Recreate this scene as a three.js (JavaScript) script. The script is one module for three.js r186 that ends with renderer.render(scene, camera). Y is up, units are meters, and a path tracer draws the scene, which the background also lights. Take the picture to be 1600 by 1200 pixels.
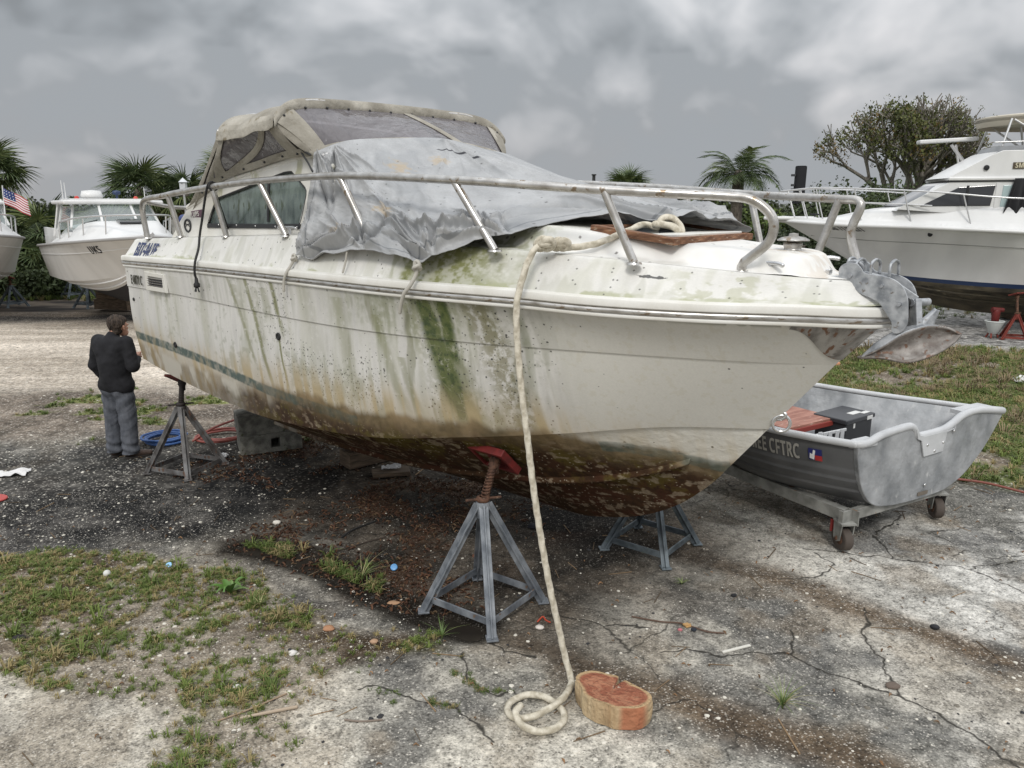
import * as THREE from 'three';
import { mergeGeometries, mergeVertices, toCreasedNormals } from 'three/addons/utils/BufferGeometryUtils.js';
import { RoundedBoxGeometry } from 'three/addons/geometries/RoundedBoxGeometry.js';
import { FontLoader } from 'three/addons/loaders/FontLoader.js';
import { TextGeometry } from 'three/addons/geometries/TextGeometry.js';
import { MarchingCubes } from 'three/addons/objects/MarchingCubes.js';

// ---------------------------------------------------------------- camera, sky, sun, exposure
const scene = new THREE.Scene();
const camera = new THREE.PerspectiveCamera(53.13, 4 / 3, 0.1, 900);
camera.position.set(0, 3, 0);
camera.rotation.set(-Math.atan(280 / 1200), 0, 0);

const SKY_GAIN = 1.0;
scene.background = skyTexture();
scene.environment = scene.background;
scene.backgroundIntensity = 1; scene.environmentIntensity = 1;

const sun = new THREE.DirectionalLight(new THREE.Color().setRGB(1, 0.965, 0.91), 1.5);
sun.position.set(-2, 21, 14);
sun.target.position.set(0, 0, -8);
sun.castShadow = true; sun.shadow.radius = 26;
sun.shadow.mapSize.set(2048, 2048);
Object.assign(sun.shadow.camera, { left: -22, right: 22, top: 22, bottom: -22, near: 1, far: 80 });
scene.add(sun, sun.target);

const renderer = new THREE.WebGLRenderer({ antialias: true });
renderer.toneMapping = THREE.LinearToneMapping;
renderer.toneMappingExposure = 1.03;
renderer.shadowMap.enabled = true;

// low rain cloud: brighter overhead than at the horizon, as any overcast sky, with torn darker masses
function skyTexture() {
  const W = 2048, H = 1024, d = new Float32Array(W * H * 4);
  for (let j = 0; j < H; j++) {
    const el = ((j + 0.5) / H - 0.5) * Math.PI, sy = Math.sin(el), cy = Math.cos(el);
    for (let i = 0; i < W; i++) {
      const az = ((i + 0.5) / W - 0.5) * 2 * Math.PI, k = (j * W + i) * 4;
      if (el < -0.03) { d[k] = d[k + 1] = d[k + 2] = 0.2; d[k + 3] = 1; continue; }
      const e = Math.max(sy, 0), X = Math.cos(az) * cy, Z = Math.sin(az) * cy;
      const px = X / (e + 0.62) * 2.7 + 0.6, pz = Z / (e + 0.62) * 2.7;
      const w1 = fbm(px * 0.8 + 3.1, pz * 0.8 + 7.7, 4) - 0.5, w2 = fbm(px * 0.8 + 11.3, pz * 0.8 + 1.9, 4) - 0.5;
      const big = fbm(px * 0.42 + w1 * 0.9 + 5.2, pz * 0.42 + w2 * 0.9 + 2.4, 4);
      const mid = fbm(px * 1.3 + w2 * 1.6 + 9.0, pz * 1.3 + w1 * 1.6, 5);
      const fine = fbm(px * 4.1 + w1 * 5, pz * 4.1 + w2 * 5 + 4.0, 6);
      let c = (big - 0.5) * 1.7 + (mid - 0.5) * 1.35 + (fine - 0.5) * 0.85; c = 0.6 * Math.tanh(c / 0.85) + (fine - 0.5) * 0.38 + (mid - 0.5) * 0.3 - 0.02;
      
      const grad = 0.29 + 1.12 * Math.pow(e, 0.85);
      const L = SKY_GAIN * grad * (1 + c * 0.95) ;
      const t = Math.max(0, Math.min(1, 0.5 + c * 1.3));   // thin cloud is a little warmer and paler, dense cloud bluer
      d[k] = L * (0.915 + 0.08 * t); d[k + 1] = L * (0.985 + 0.01 * t); d[k + 2] = L * (1.055 - 0.04 * t); d[k + 3] = 1;
    }
  }
  const t = new THREE.DataTexture(d, W, H, THREE.RGBAFormat, THREE.FloatType);
  t.mapping = THREE.EquirectangularReflectionMapping;
  t.magFilter = t.minFilter = THREE.LinearFilter; t.wrapS = THREE.RepeatWrapping; t.needsUpdate = true;
  return t;
}
// ---------------------------------------------------------------- helpers
function hsh(ix, iy) { let h = Math.imul(ix, 374761393) + Math.imul(iy, 668265263) | 0; h = Math.imul(h ^ (h >>> 13), 1274126177); return ((h ^ (h >>> 16)) >>> 0) / 4294967296; }
function vn(x, y) {
  const ix = Math.floor(x), iy = Math.floor(y); let fx = x - ix, fy = y - iy;
  fx = fx * fx * (3 - 2 * fx); fy = fy * fy * (3 - 2 * fy);
  const a = hsh(ix, iy), b = hsh(ix + 1, iy), c = hsh(ix, iy + 1), e = hsh(ix + 1, iy + 1);
  return a + (b - a) * fx + (c - a + (a - b - c + e) * fx) * fy;
}
function fbm(x, y, n) { let s = 0, a = 0.5, t = 0; for (let i = 0; i < n; i++) { s += a * vn(x, y); t += a; a *= 0.5; const q = x * 1.62 + y * 1.18 + 17.3; y = y * 1.62 - x * 1.18 + 5.1; x = q; } return s / t; }
function cell(x, y) {          // [nearest, second nearest] distances to jittered points
  const ix = Math.floor(x), iy = Math.floor(y); let a = 9, b = 9;
  for (let j = -1; j < 2; j++) for (let i = -1; i < 2; i++) {
    const dx = ix + i + hsh(ix + i, iy + j) - x, dy = iy + j + hsh(ix + i + 57, iy + j + 113) - y, q = dx * dx + dy * dy;
    if (q < a) { b = a; a = q; } else if (q < b) b = q;
  }
  return [Math.sqrt(a), Math.sqrt(b)];
}
function n3(x, y, z) { return (vn(x + z * 0.71, y + z * 1.37) + vn(y * 1.13 + 31.7 - z * 0.5, z * 1.07 + x * 0.3 + 9.1)) * 0.5; }
const clamp = (v, a = 0, b = 1) => v < a ? a : v > b ? b : v;
const sst = (a, b, v) => { const t = clamp((v - a) / (b - a)); return t * t * (3 - 2 * t); };
const lerp = (a, b, t) => a + (b - a) * t;
function rngOf(seed) { let a = seed >>> 0; return () => { a = a + 0x6D2B79F5 | 0; let t = Math.imul(a ^ a >>> 15, 1 | a); t = t + Math.imul(t ^ t >>> 7, 61 | t) ^ t; return ((t ^ t >>> 14) >>> 0) / 4294967296; }; }
const V = (x, y, z) => new THREE.Vector3(x, y, z);
function curve1(pairs) {       // monotone-ish smooth interpolation through [x, y] pairs
  return (x) => {
    const n = pairs.length; if (x <= pairs[0][0]) return pairs[0][1]; if (x >= pairs[n - 1][0]) return pairs[n - 1][1];
    let i = 0; while (x > pairs[i + 1][0]) i++;
    const m = (k) => k <= 0 ? (pairs[1][1] - pairs[0][1]) / (pairs[1][0] - pairs[0][0]) : k >= n - 1 ? (pairs[n - 1][1] - pairs[n - 2][1]) / (pairs[n - 1][0] - pairs[n - 2][0]) : (pairs[k + 1][1] - pairs[k - 1][1]) / (pairs[k + 1][0] - pairs[k - 1][0]);
    const [x0, y0] = pairs[i], [x1, y1] = pairs[i + 1], h = x1 - x0, t = (x - x0) / h, t2 = t * t, t3 = t2 * t;
    return (2 * t3 - 3 * t2 + 1) * y0 + (t3 - 2 * t2 + t) * h * m(i) + (-2 * t3 + 3 * t2) * y1 + (t3 - t2) * h * m(i + 1);
  };
}
function segDist(x, y, pts) { // distance to a polyline
  let d = 1e9;
  for (let i = 0; i + 1 < pts.length; i++) {
    const ax = pts[i][0], ay = pts[i][1], bx = pts[i + 1][0] - ax, by = pts[i + 1][1] - ay;
    const t = clamp(((x - ax) * bx + (y - ay) * by) / (bx * bx + by * by)), dx = x - ax - bx * t, dy = y - ay - by * t, q = dx * dx + dy * dy;
    if (q < d) d = q;
  }
  return Math.sqrt(d);
}
function polyDist(x, y, p) { // signed distance to a polygon, negative inside
  let inside = false;
  for (let i = 0, j = p.length - 1; i < p.length; j = i++) if ((p[i][1] > y) !== (p[j][1] > y) && x < (p[j][0] - p[i][0]) * (y - p[i][1]) / (p[j][1] - p[i][1]) + p[i][0]) inside = !inside;
  const d = segDist(x, y, [...p, p[0]]); return inside ? -d : d;
}
const toByte = (v) => { v = clamp(v); return 255 * (v <= 0.0031308 ? 12.92 * v : 1.055 * Math.pow(v, 1 / 2.4) - 0.055); };
function texture(W, H, fn, { srgb = true, repeat, wrap = true } = {}) {  // fn(u, v, out) fills linear r g b
  const d = new Uint8Array(W * H * 4), o = [0, 0, 0];
  for (let j = 0; j < H; j++) for (let i = 0; i < W; i++) {
    fn((i + 0.5) / W, (j + 0.5) / H, o);
    const k = (j * W + i) * 4;
    if (srgb) { d[k] = toByte(o[0]); d[k + 1] = toByte(o[1]); d[k + 2] = toByte(o[2]); } else { d[k] = clamp(o[0]) * 255; d[k + 1] = clamp(o[1]) * 255; d[k + 2] = clamp(o[2]) * 255; }
    d[k + 3] = 255;
  }
  const t = new THREE.DataTexture(d, W, H, THREE.RGBAFormat);
  t.colorSpace = srgb ? THREE.SRGBColorSpace : THREE.NoColorSpace;
  t.magFilter = THREE.LinearFilter; t.minFilter = THREE.LinearMipmapLinearFilter; t.generateMipmaps = true;
  t.wrapS = t.wrapT = wrap ? THREE.RepeatWrapping : THREE.ClampToEdgeWrapping;
  if (repeat) t.repeat.set(repeat[0], repeat[1]);
  t.needsUpdate = true; return t;
}
const wrapN = (f, u, v, s) => {   // makes a noise tile by blending
  const a = sst(0.8, 1, u), b = sst(0.8, 1, v), x = u * s, y = v * s;
  return lerp(lerp(f(x, y), f(x - s, y), a), lerp(f(x, y - s), f(x - s, y - s), a), b);
};
// a mottled surface: colour blends a..b by noise, with spots of colour c
function mottle(size, metres, a, b, { spots = 0, c = a, streak = 1, freq = 6, seed = 0, fine = 0.25 } = {}) {
  const t = texture(size, size, (u, v, o) => {
    const m = wrapN((x, y) => fbm(x + seed * 7.1, y * streak + seed * 3.3, 5), u, v, freq), f = vn(u * size / 2.1 + seed, v * size / 2.1) - 0.5;
    const q = clamp((m - 0.5) * 2.2 + 0.5 + f * fine), s = spots ? sst(1 - spots, 1 - spots + 0.12, wrapN((x, y) => fbm(x * 1.7 + 40 + seed, y * 1.7 * streak + 9, 5), u, v, freq)) : 0;
    for (let k = 0; k < 3; k++) o[k] = lerp(lerp(a[k], b[k], q), c[k], s);
  });
  t.repeat.set(1 / metres, 1 / metres); return t;
}
function bumps(size, metres, freq, { streak = 1, oct = 5, seed = 0, sharp = 1 } = {}) {
  const t = texture(size, size, (u, v, o) => { o[0] = o[1] = o[2] = clamp((wrapN((x, y) => fbm(x + seed, y * streak + seed, oct), u, v, freq) - 0.5) * 1.8 * sharp + 0.5); }, { srgb: false });
  t.repeat.set(1 / metres, 1 / metres); return t;
}
function M(rgb, rough = 0.6, o = {}) { const m = new THREE.MeshStandardMaterial({ roughness: rough, side: THREE.DoubleSide, ...o }); m.color.setRGB(...rgb); return m; }
const WHITE = [1, 1, 1];
function dusty(rgb, o = {}) { const m = new THREE.MeshPhysicalMaterial({ roughness: 1, specularIntensity: 0.2, side: THREE.DoubleSide, ...o }); m.color.setRGB(...rgb); return m; }   // matt ground and fouling with hardly any sheen

// geometry: everything a part is made of goes through build(), which merges and gives it uv in metres
function flat(g) { g = g.index ? g.toNonIndexed() : g; for (const k of Object.keys(g.attributes)) if (k !== 'position' && k !== 'normal' && k !== 'uv') g.deleteAttribute(k); if (!g.attributes.normal) g.computeVertexNormals(); return g; }
function boxUV(g) {
  const p = g.attributes.position, n = g.attributes.normal, uv = new Float32Array(p.count * 2);
  for (let i = 0; i < p.count; i += 3) {
    let nx = 0, ny = 0, nz = 0; for (let k = 0; k < 3; k++) { nx += n.getX(i + k); ny += n.getY(i + k); nz += n.getZ(i + k); }
    nx = Math.abs(nx); ny = Math.abs(ny); nz = Math.abs(nz);
    for (let k = i; k < i + 3 && k < p.count; k++) {
      const x = p.getX(k), y = p.getY(k), z = p.getZ(k);
      uv[k * 2] = ny > nx && ny > nz ? x : nx > nz ? z : x; uv[k * 2 + 1] = ny > nx && ny > nz ? z : y;
    }
  }
  g.setAttribute('uv', new THREE.BufferAttribute(uv, 2)); return g;
}
function build(name, geos, material, parent, { uv = true, label } = {}) {
  geos = (Array.isArray(geos) ? geos : [geos]).map(flat);
  for (const g of geos) if (!g.attributes.uv) boxUV(g);
  let g = geos.length > 1 ? mergeGeometries(geos) : geos[0];
  if (uv) boxUV(g);
  const m = new THREE.Mesh(g, material); m.name = name; m.castShadow = m.receiveShadow = true;
  if (label) m.userData.label = label;
  if (parent) parent.add(m); return m;
}
const used = {};
function numbered(n) { const k = used[n] = (used[n] ?? -1) + 1; return k ? n + '_' + String(k).padStart(3, '0') : n; }
function tag(o, label, category, group) { o.userData.label = label; o.userData.category = category; if (group) o.userData.group = group; return o; }
function thing(name, label, category, [x, y, z] = [0, 0, 0], turn = 0, group) {
  const o = new THREE.Group(); o.name = numbered(name); o.position.set(x, y, z); o.rotation.y = turn; scene.add(o); return tag(o, label, category, group);
}
function solo(name, geos, m, label, category, group, opt) { const o = build(numbered(name), geos, m, scene, opt); return tag(o, label, category, group); }
function copyOf(o, label, [x, y, z], turn = 0, group) {
  const c = o.clone(); c.name = numbered(o.name.replace(/_\d+$/, '')); c.userData = { ...o.userData, label }; if (group) c.userData.group = group;
  c.position.set(x, y, z); c.rotation.y = turn; scene.add(c); return c;
}
function struct(o) { o.userData.kind = 'structure'; o.receiveShadow = true; scene.add(o); return o; }
function stuff(name, geo, mat, list, label, category, tint, parent) {   // list of [x, y, z, ry, scale, rx, rz]
  const im = new THREE.InstancedMesh(geo, mat, list.length), d = new THREE.Object3D(), c = new THREE.Color();
  list.forEach((q, i) => {
    d.position.set(q[0], q[1], q[2]); d.rotation.set(q[5] || 0, q[3] || 0, q[6] || 0, 'YXZ'); const s = q[4] ?? 1; if (Array.isArray(s)) d.scale.set(...s); else d.scale.setScalar(s);
    d.updateMatrix(); im.setMatrixAt(i, d.matrix); if (tint) { const k = tint(i); c.setRGB(k[0], k[1], k[2]); im.setColorAt(i, c); }
  });
  im.name = parent ? name : numbered(name); im.userData.kind = 'stuff'; im.castShadow = im.receiveShadow = true;
  if (label) im.userData.label = label; if (category) im.userData.category = category;
  (parent || scene).add(im); return im;
}
const T = (g, x = 0, y = 0, z = 0) => g.translate(x, y, z);
function box(w, h, d, x = 0, y = 0, z = 0, r = 0.006) {
  const s = Math.min(w, h, d), g = s > 3 * r && r > 0 ? new RoundedBoxGeometry(w, h, d, 2, r) : new THREE.BoxGeometry(w, h, d); return g.translate(x, y, z);
}
function along(g, p, q, up = V(0, 1, 0)) {   // turns a shape built along +y (centred) so it runs from p to q
  const dir = q.clone().sub(p).normalize(); let side = up.clone().cross(dir); if (side.lengthSq() < 1e-6) side = V(1, 0, 0).cross(dir); side.normalize();
  const fwd = side.clone().cross(dir).negate();
  const m = new THREE.Matrix4().makeBasis(side, dir, side.clone().cross(dir)); m.setPosition(p.clone().add(q).multiplyScalar(0.5)); return g.applyMatrix4(m);
}
const bar = (p, q, w, t = w, r = 0.004, up) => along(box(w, p.distanceTo(q), t, 0, 0, 0, r), p, q, up);
function angleBar(p, q, w, t, up) { // steel angle section
  const L = p.distanceTo(q); return [along(box(w, L, t, 0, 0, w / 2 - t / 2, 0.002), p, q, up), along(box(t, L, w - t, w / 2 - t / 2, 0, -t / 2, 0.002), p, q, up)];
}
function rod(p, q, r, r2 = r, n = 12) { return along(new THREE.CylinderGeometry(r2, r, p.distanceTo(q), n, 1), p, q); }
function tube(pts, r, n = 10, seg, closed = false, tension = 0.5) {
  const c = new THREE.CatmullRomCurve3(pts.map((p) => Array.isArray(p) ? V(...p) : p), closed, 'catmullrom', tension);
  const g = new THREE.TubeGeometry(c, seg || pts.length * 8, r, n, closed);
  if (closed) return g;
  const caps = [g]; const L = c.getLength();
  for (const [t, e] of [[0, -1], [1, 1]]) { const s = new THREE.SphereGeometry(r, n, 6); const p = c.getPoint(t); s.translate(p.x, p.y, p.z); caps.push(s); }
  return mergeGeometries(caps.map(flat));
}
function lathe(pairs, n = 24) { return new THREE.LatheGeometry(pairs.map(([r, y]) => new THREE.Vector2(r, y)), n); }
function plate(pts, depth, bevel = 0.003, holes = []) { // an outline in x, y extruded along z, centred
  const s = new THREE.Shape(pts.map(([x, y]) => new THREE.Vector2(x, y)));
  for (const h of holes) s.holes.push(new THREE.Path(h.map(([x, y]) => new THREE.Vector2(x, y))));
  return new THREE.ExtrudeGeometry(s, { depth: depth - 2 * bevel, bevelEnabled: bevel > 0, bevelThickness: bevel, bevelSize: bevel, bevelSegments: 2, curveSegments: 10 }).translate(0, 0, -(depth - 2 * bevel) / 2);
}
function ring2(cx, cy, r, n = 16) { return Array.from({ length: n }, (_, i) => [cx + r * Math.cos(i / n * 6.2832), cy + r * Math.sin(i / n * 6.2832)]); }
// a surface from fn(i/nu, j/nv) -> Vector3, with smooth normals, uv kept as (u, v) or uvfn
function sheet(nu, nv, fn, uvfn) {
  const pos = [], uv = [], idx = [];
  for (let j = 0; j <= nv; j++) for (let i = 0; i <= nu; i++) { const u = i / nu, v = j / nv, p = fn(u, v); pos.push(p.x, p.y, p.z); const q = uvfn ? uvfn(u, v, p) : [u, v]; uv.push(q[0], q[1]); }
  for (let j = 0; j < nv; j++) for (let i = 0; i < nu; i++) { const a = j * (nu + 1) + i, b = a + 1, c = a + nu + 1, e = c + 1; idx.push(a, b, e, a, e, c); }
  const g = new THREE.BufferGeometry(); g.setAttribute('position', new THREE.Float32BufferAttribute(pos, 3)); g.setAttribute('uv', new THREE.Float32BufferAttribute(uv, 2)); g.setIndex(idx); g.computeVertexNormals(); return g;
}
// a thin sheet given thickness along its normals
function thick(g, t) {
  const p = g.attributes.position, n = g.attributes.normal, N = p.count, pos = [], uv = [], idx = [], I = g.index.array;
  for (const s of [0.5, -0.5]) for (let i = 0; i < N; i++) { pos.push(p.getX(i) + n.getX(i) * t * s, p.getY(i) + n.getY(i) * t * s, p.getZ(i) + n.getZ(i) * t * s); uv.push(g.attributes.uv.getX(i), g.attributes.uv.getY(i)); }
  const edge = new Map();
  for (let i = 0; i < I.length; i += 3) {
    idx.push(I[i], I[i + 1], I[i + 2], I[i] + N, I[i + 2] + N, I[i + 1] + N);
    for (let k = 0; k < 3; k++) { const a = I[i + k], b = I[i + (k + 1) % 3]; if (edge.has(b * N + a)) edge.delete(b * N + a); else edge.set(a * N + b, [a, b]); }
  }
  const o = new THREE.BufferGeometry(); o.setAttribute('position', new THREE.Float32BufferAttribute(pos, 3)); o.setAttribute('uv', new THREE.Float32BufferAttribute(uv, 2));
  for (const [a, b] of edge.values()) idx.push(b, a, a + N, b, a + N, b + N);
  o.setIndex(idx); o.computeVertexNormals(); return o;
}
const DROID = 'fonts/droid/';
const fontBold = await new FontLoader().loadAsync(DROID + 'droid_sans_bold.typeface.json');
const fontMono = await new FontLoader().loadAsync(DROID + 'droid_sans_mono_regular.typeface.json');
function glyphs(str, size, font = fontBold, depth = 0.003, wide = 1) { // one geometry per letter, laid along +x from 0
  const out = []; let x = 0;
  for (const ch of str) {
    const adv = (font.data.glyphs[ch]?.ha ?? 600) / font.data.resolution * size * wide;
    if (ch !== ' ') { const g = new TextGeometry(ch, { font, size, depth, curveSegments: 3, bevelEnabled: false }); g.scale(wide, 1, 1); g.translate(x, 0, 0); out.push([ch, g]); }
    x += adv;
  }
  return out;
}
// ---------------------------------------------------------------- the ground: broken concrete, asphalt, sand, dirt, a shell road
const BO = [0.53, -6.05], BA = [0.755, 0.656], BB = [-0.656, 0.755];   // the big boat: centre line point, forward, starboard
const toBoat = (x, z) => { const dx = x - BO[0], dz = z - BO[1]; return [dx * BA[0] + dz * BA[1], dx * BB[0] + dz * BB[1]]; };
const TURN = -Math.atan2(BA[1], BA[0]);
const GRASS_PATCH = [[-5.6, -6.3], [-4.2, -6.45], [-3.2, -6.25], [-2.35, -6.15], [-1.9, -5.7], [-1.3, -5.15], [-0.5, -4.95], [-0.5, -4.72], [-0.95, -4.42], [-1.25, -4.0], [-1.55, -3.55], [-1.9, -3.2], [-2.1, -3.9], [-2.5, -4.25], [-3.4, -4.45], [-5.6, -4.6]];
const TRENCH = [[-2.4, -6.5], [-1.95, -6.25], [-1.54, -6.02], [-1.05, -5.63], [-0.6, -5.28], [-0.3, -5.05]];
const STREAKS = [[[1.3, -6.5], [1.68, -6.2], [2.53, -5.52], [2.99, -4.97], [3.6, -4.4], [4.4, -3.6]], [[0.05, -4.85], [0.4, -4.6], [0.83, -4.38], [1.3, -4.05], [2.1, -3.55], [2.6, -3.1]]];
const CRACKS = [[[2.02, -5.03], [1.9, -4.72], [2.12, -4.5], [2.42, -4.28], [2.62, -4.03], [2.72, -3.72], [2.95, -3.3]], [[1.05, -4.78], [1.4, -4.72], [1.72, -4.74], [1.9, -4.72]], [[1.0, -5.05], [0.7, -5.1], [0.3, -5.25]],
  [[2.42, -4.28], [2.5, -4.6], [2.56, -5.0], [2.7, -5.35]], [[-0.95, -4.35], [-0.5, -4.2], [-0.35, -4.15], [-0.1, -3.85]], [[-0.35, -4.72], [-0.28, -4.42], [-0.1, -4.3], [0.05, -4.28]], [[-1.55, -3.9], [-1.3, -3.6], [-1.2, -3.3]], [[2.62, -6.4], [3.3, -6.2], [3.9, -6.0], [4.6, -6.2], [5.4, -6.1]], [[3.3, -6.2], [3.4, -6.7], [3.9, -7.2]], [[-0.25, -4.98], [-0.05, -4.75], [0.15, -4.72]],
  [[2.7, -6.3], [2.75, -6.05], [2.5, -5.85], [2.2, -5.8]], [[3.9, -6.0], [4.1, -5.5], [4.6, -5.2]]];
const FIELD = [[4.55, -8.35], [5.6, -7.7], [9, -6.2], [40, -6], [40, -17], [24, -16.6], [9.2, -16.3], [3.0, -16.5], [3.0, -9.5]];
const W0 = {}, relO = [0, 0, 0];    // weights of one place, reused
function ground(x, z, o) {      // fills o with the dry colour and returns the weights
  const wn = fbm(x * 1.1 + 3, z * 1.1 + 8, 4) - 0.5, wm = fbm(x * 1.1 + 23, z * 1.1 + 1, 4) - 0.5;
  const X = x + wn * 0.7, Z = z + wm * 0.7;
  const big = fbm(x * 0.55 + 1.7, z * 0.55 + 4.2, 4), mid = fbm(x * 2.3 + 9.2, z * 2.3 + 2.2, 4), hi = fbm(x * 9 + 1, z * 9 + 5, 3);
  const far = sst(-7.4, -9.5, z), [s, b] = toBoat(X, Z);
  const grass = sst(0.12, -0.16, polyDist(X, Z, GRASS_PATCH));
  const field = sst(0.3, -0.5, polyDist(X, Z, FIELD));
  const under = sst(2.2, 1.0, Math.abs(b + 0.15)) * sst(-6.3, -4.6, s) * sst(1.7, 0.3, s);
  const asph = sst(-2.1, -3.1, X) * sst(-6.15, -6.75, Z) * sst(-10.8, -9.3, Z) * (1 - far * 0.25);
  const road = sst(-12.2, -13.4, Z + X * 0.05) * sst(-20.6, -19.2, Z - X * 0.02) * sst(3, -1.5, x);
  const mid2 = sst(-9.3, -10.3, Z) * sst(-13.6, -12.3, Z + X * 0.05) * sst(1.5, -1, x);
  const back = sst(-18.8, -20.6, Z - X * 0.02);
  const gravel = sst(-15.9, -17, Z) * sst(5, 8, x);
  const tr = sst(0.34, 0.14, segDist(X * 0.5 + x * 0.5, Z * 0.5 + z * 0.5, TRENCH));
  let st = 0; for (let i = 0; i < 2; i++) { const q = segDist(X * 0.45 + x * 0.55, Z * 0.45 + z * 0.55, STREAKS[i]); st = Math.max(st, sst(0.3, 0.03, q) * sst(0.3, 0.6, mid * 0.6 + hi * 0.25 + 0.18)); }
  const sandy = sst(0.55, 0.7, fbm(x * 0.8 + 40, z * 0.8 + 7, 3) + (z > -4.6 && x < -1.7 ? 0.22 : 0)) * (1 - under);
  // concrete
  const tone = clamp(0.56 + (big - 0.5) * 1.7 + (mid - 0.5) * 1.4 + (hi - 0.5) * 0.9);
  const cool = sst(1.5, 4, x) * 0.6;
  o[0] = lerp(0.15, lerp(0.5, 0.59, cool), tone); o[1] = lerp(0.145, lerp(0.47, 0.585, cool), tone); o[2] = lerp(0.13, lerp(0.405, 0.565, cool), tone);
  const mix = (r, g, bl, w) => { o[0] = lerp(o[0], r, w); o[1] = lerp(o[1], g, w); o[2] = lerp(o[2], bl, w); };
  const blot = sst(0.56, 0.7, fbm(x * 1.5 + 61, z * 1.5 + 17, 4)); mix(0.075, 0.075, 0.074, blot * 0.7);       // old tar and weathered patches
  mix(0.2, 0.155, 0.105, sst(0.5, 0.66, fbm(x * 2.1 + 91, z * 2.1 + 12, 4)) * 0.42); mix(lerp(0.055, 0.15, hi), lerp(0.04, 0.108, hi), lerp(0.027, 0.07, hi), st * 0.9);
  if (under > 0) { const q = clamp(0.5 + (mid - 0.5) * 2.4 + (big - 0.5)); mix(lerp(0.008, 0.085, q * q), lerp(0.007, 0.069, q * q), lerp(0.0065, 0.053, q * q), under * 0.95); mix(0.075, 0.042, 0.024, under * sst(0.5, 0.64, fbm(x * 1.4, z * 1.4 + 4, 3)) * sst(0, -1, s) * 0.7); }  // dark ground and brown litter, with the shade under the hull painted in
  if (asph > 0) { const q = clamp(0.35 + (mid - 0.5) * 2 + (hi - 0.5)); mix(lerp(0.012, 0.1, q * q), lerp(0.0125, 0.094, q * q), lerp(0.0135, 0.087, q * q), asph * 0.96); }
  const rim = sst(0.16, 0.02, Math.abs(polyDist(X, Z, GRASS_PATCH) - 0.1)) * sst(-5.0, -5.5, z) ; mix(0.06, 0.058, 0.055, rim * 0.75);
  if (grass > 0) { const q = clamp(0.5 + (mid - 0.5) * 2.2), g = sst(0.5, 0.66, fbm(x * 3.1 + 11, z * 3.1 + 6, 4)); const q2 = clamp(q * 0.6 + hi * 0.7 - 0.2); mix(lerp(0.06, 0.36, q2 * q2), lerp(0.043, 0.305, q2 * q2), lerp(0.028, 0.235, q2 * q2), grass); mix(0.075, 0.08, 0.026, grass * g * 0.6); }
  if (sandy > 0) mix(0.43, 0.385, 0.315, sandy * 0.4 * (1 - asph) * (1 - st));
  if (mid2 > 0) { const q = clamp(0.45 + (mid - 0.5) * 1.6 + (hi - 0.5) * 0.6), g = sst(0.53, 0.64, fbm(x * 0.9 + 4, z * 1.7 + 31, 4)); mix(lerp(0.075, 0.25, q), lerp(0.062, 0.21, q), lerp(0.05, 0.17, q), mid2); mix(0.14, 0.165, 0.04, mid2 * g * 0.8); }
  if (road > 0) { const q = clamp(0.5 + (fbm(x * 0.35, z * 2.2 + 3, 4) - 0.5) * 1.9 + (hi - 0.5) * 0.5); mix(lerp(0.33, 0.62, q), lerp(0.285, 0.55, q), lerp(0.23, 0.465, q), road); }
  if (back > 0) { const q = clamp(0.5 + (fbm(x * 0.3 + 5, z * 1.1, 4) - 0.5) * 3), g = sst(-25.2, -26.6, Z); mix(lerp(0.035, 0.2, q), lerp(0.032, 0.165, q), lerp(0.03, 0.13, q), back); mix(0.085, 0.12, 0.03, back * g * 0.85); }
  if (field > 0) { const q = clamp(0.5 + (mid - 0.5) * 1.8), g = sst(0.36, 0.54, fbm(x * 0.9 + 17, z * 0.9 + 3, 5)); mix(lerp(0.1, 0.3, q), lerp(0.08, 0.255, q), lerp(0.06, 0.2, q), field); mix(lerp(0.07, 0.15, hi), lerp(0.1, 0.19, hi), 0.035, field * g * 0.85); }
  if (gravel > 0) { const q = clamp(0.5 + (hi - 0.5) * 2 + (mid - 0.5)); mix(lerp(0.13, 0.42, q), lerp(0.125, 0.41, q), lerp(0.12, 0.39, q), gravel * sst(-26, -22, z)); mix(0.07, 0.1, 0.03, gravel * sst(-22, -27, z)); }
  mix(0.014, 0.011, 0.008, tr * 0.95);
  W0.grass = grass; W0.field = field; W0.under = under; W0.asph = asph; W0.road = road; W0.tr = tr; W0.st = st; W0.mid2 = mid2; W0.back = back; W0.gravel = gravel;
  W0.hard = (1 - grass) * (1 - field) * (1 - tr) * (1 - road) * (1 - back) * (1 - mid2);
  return W0;
}
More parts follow.
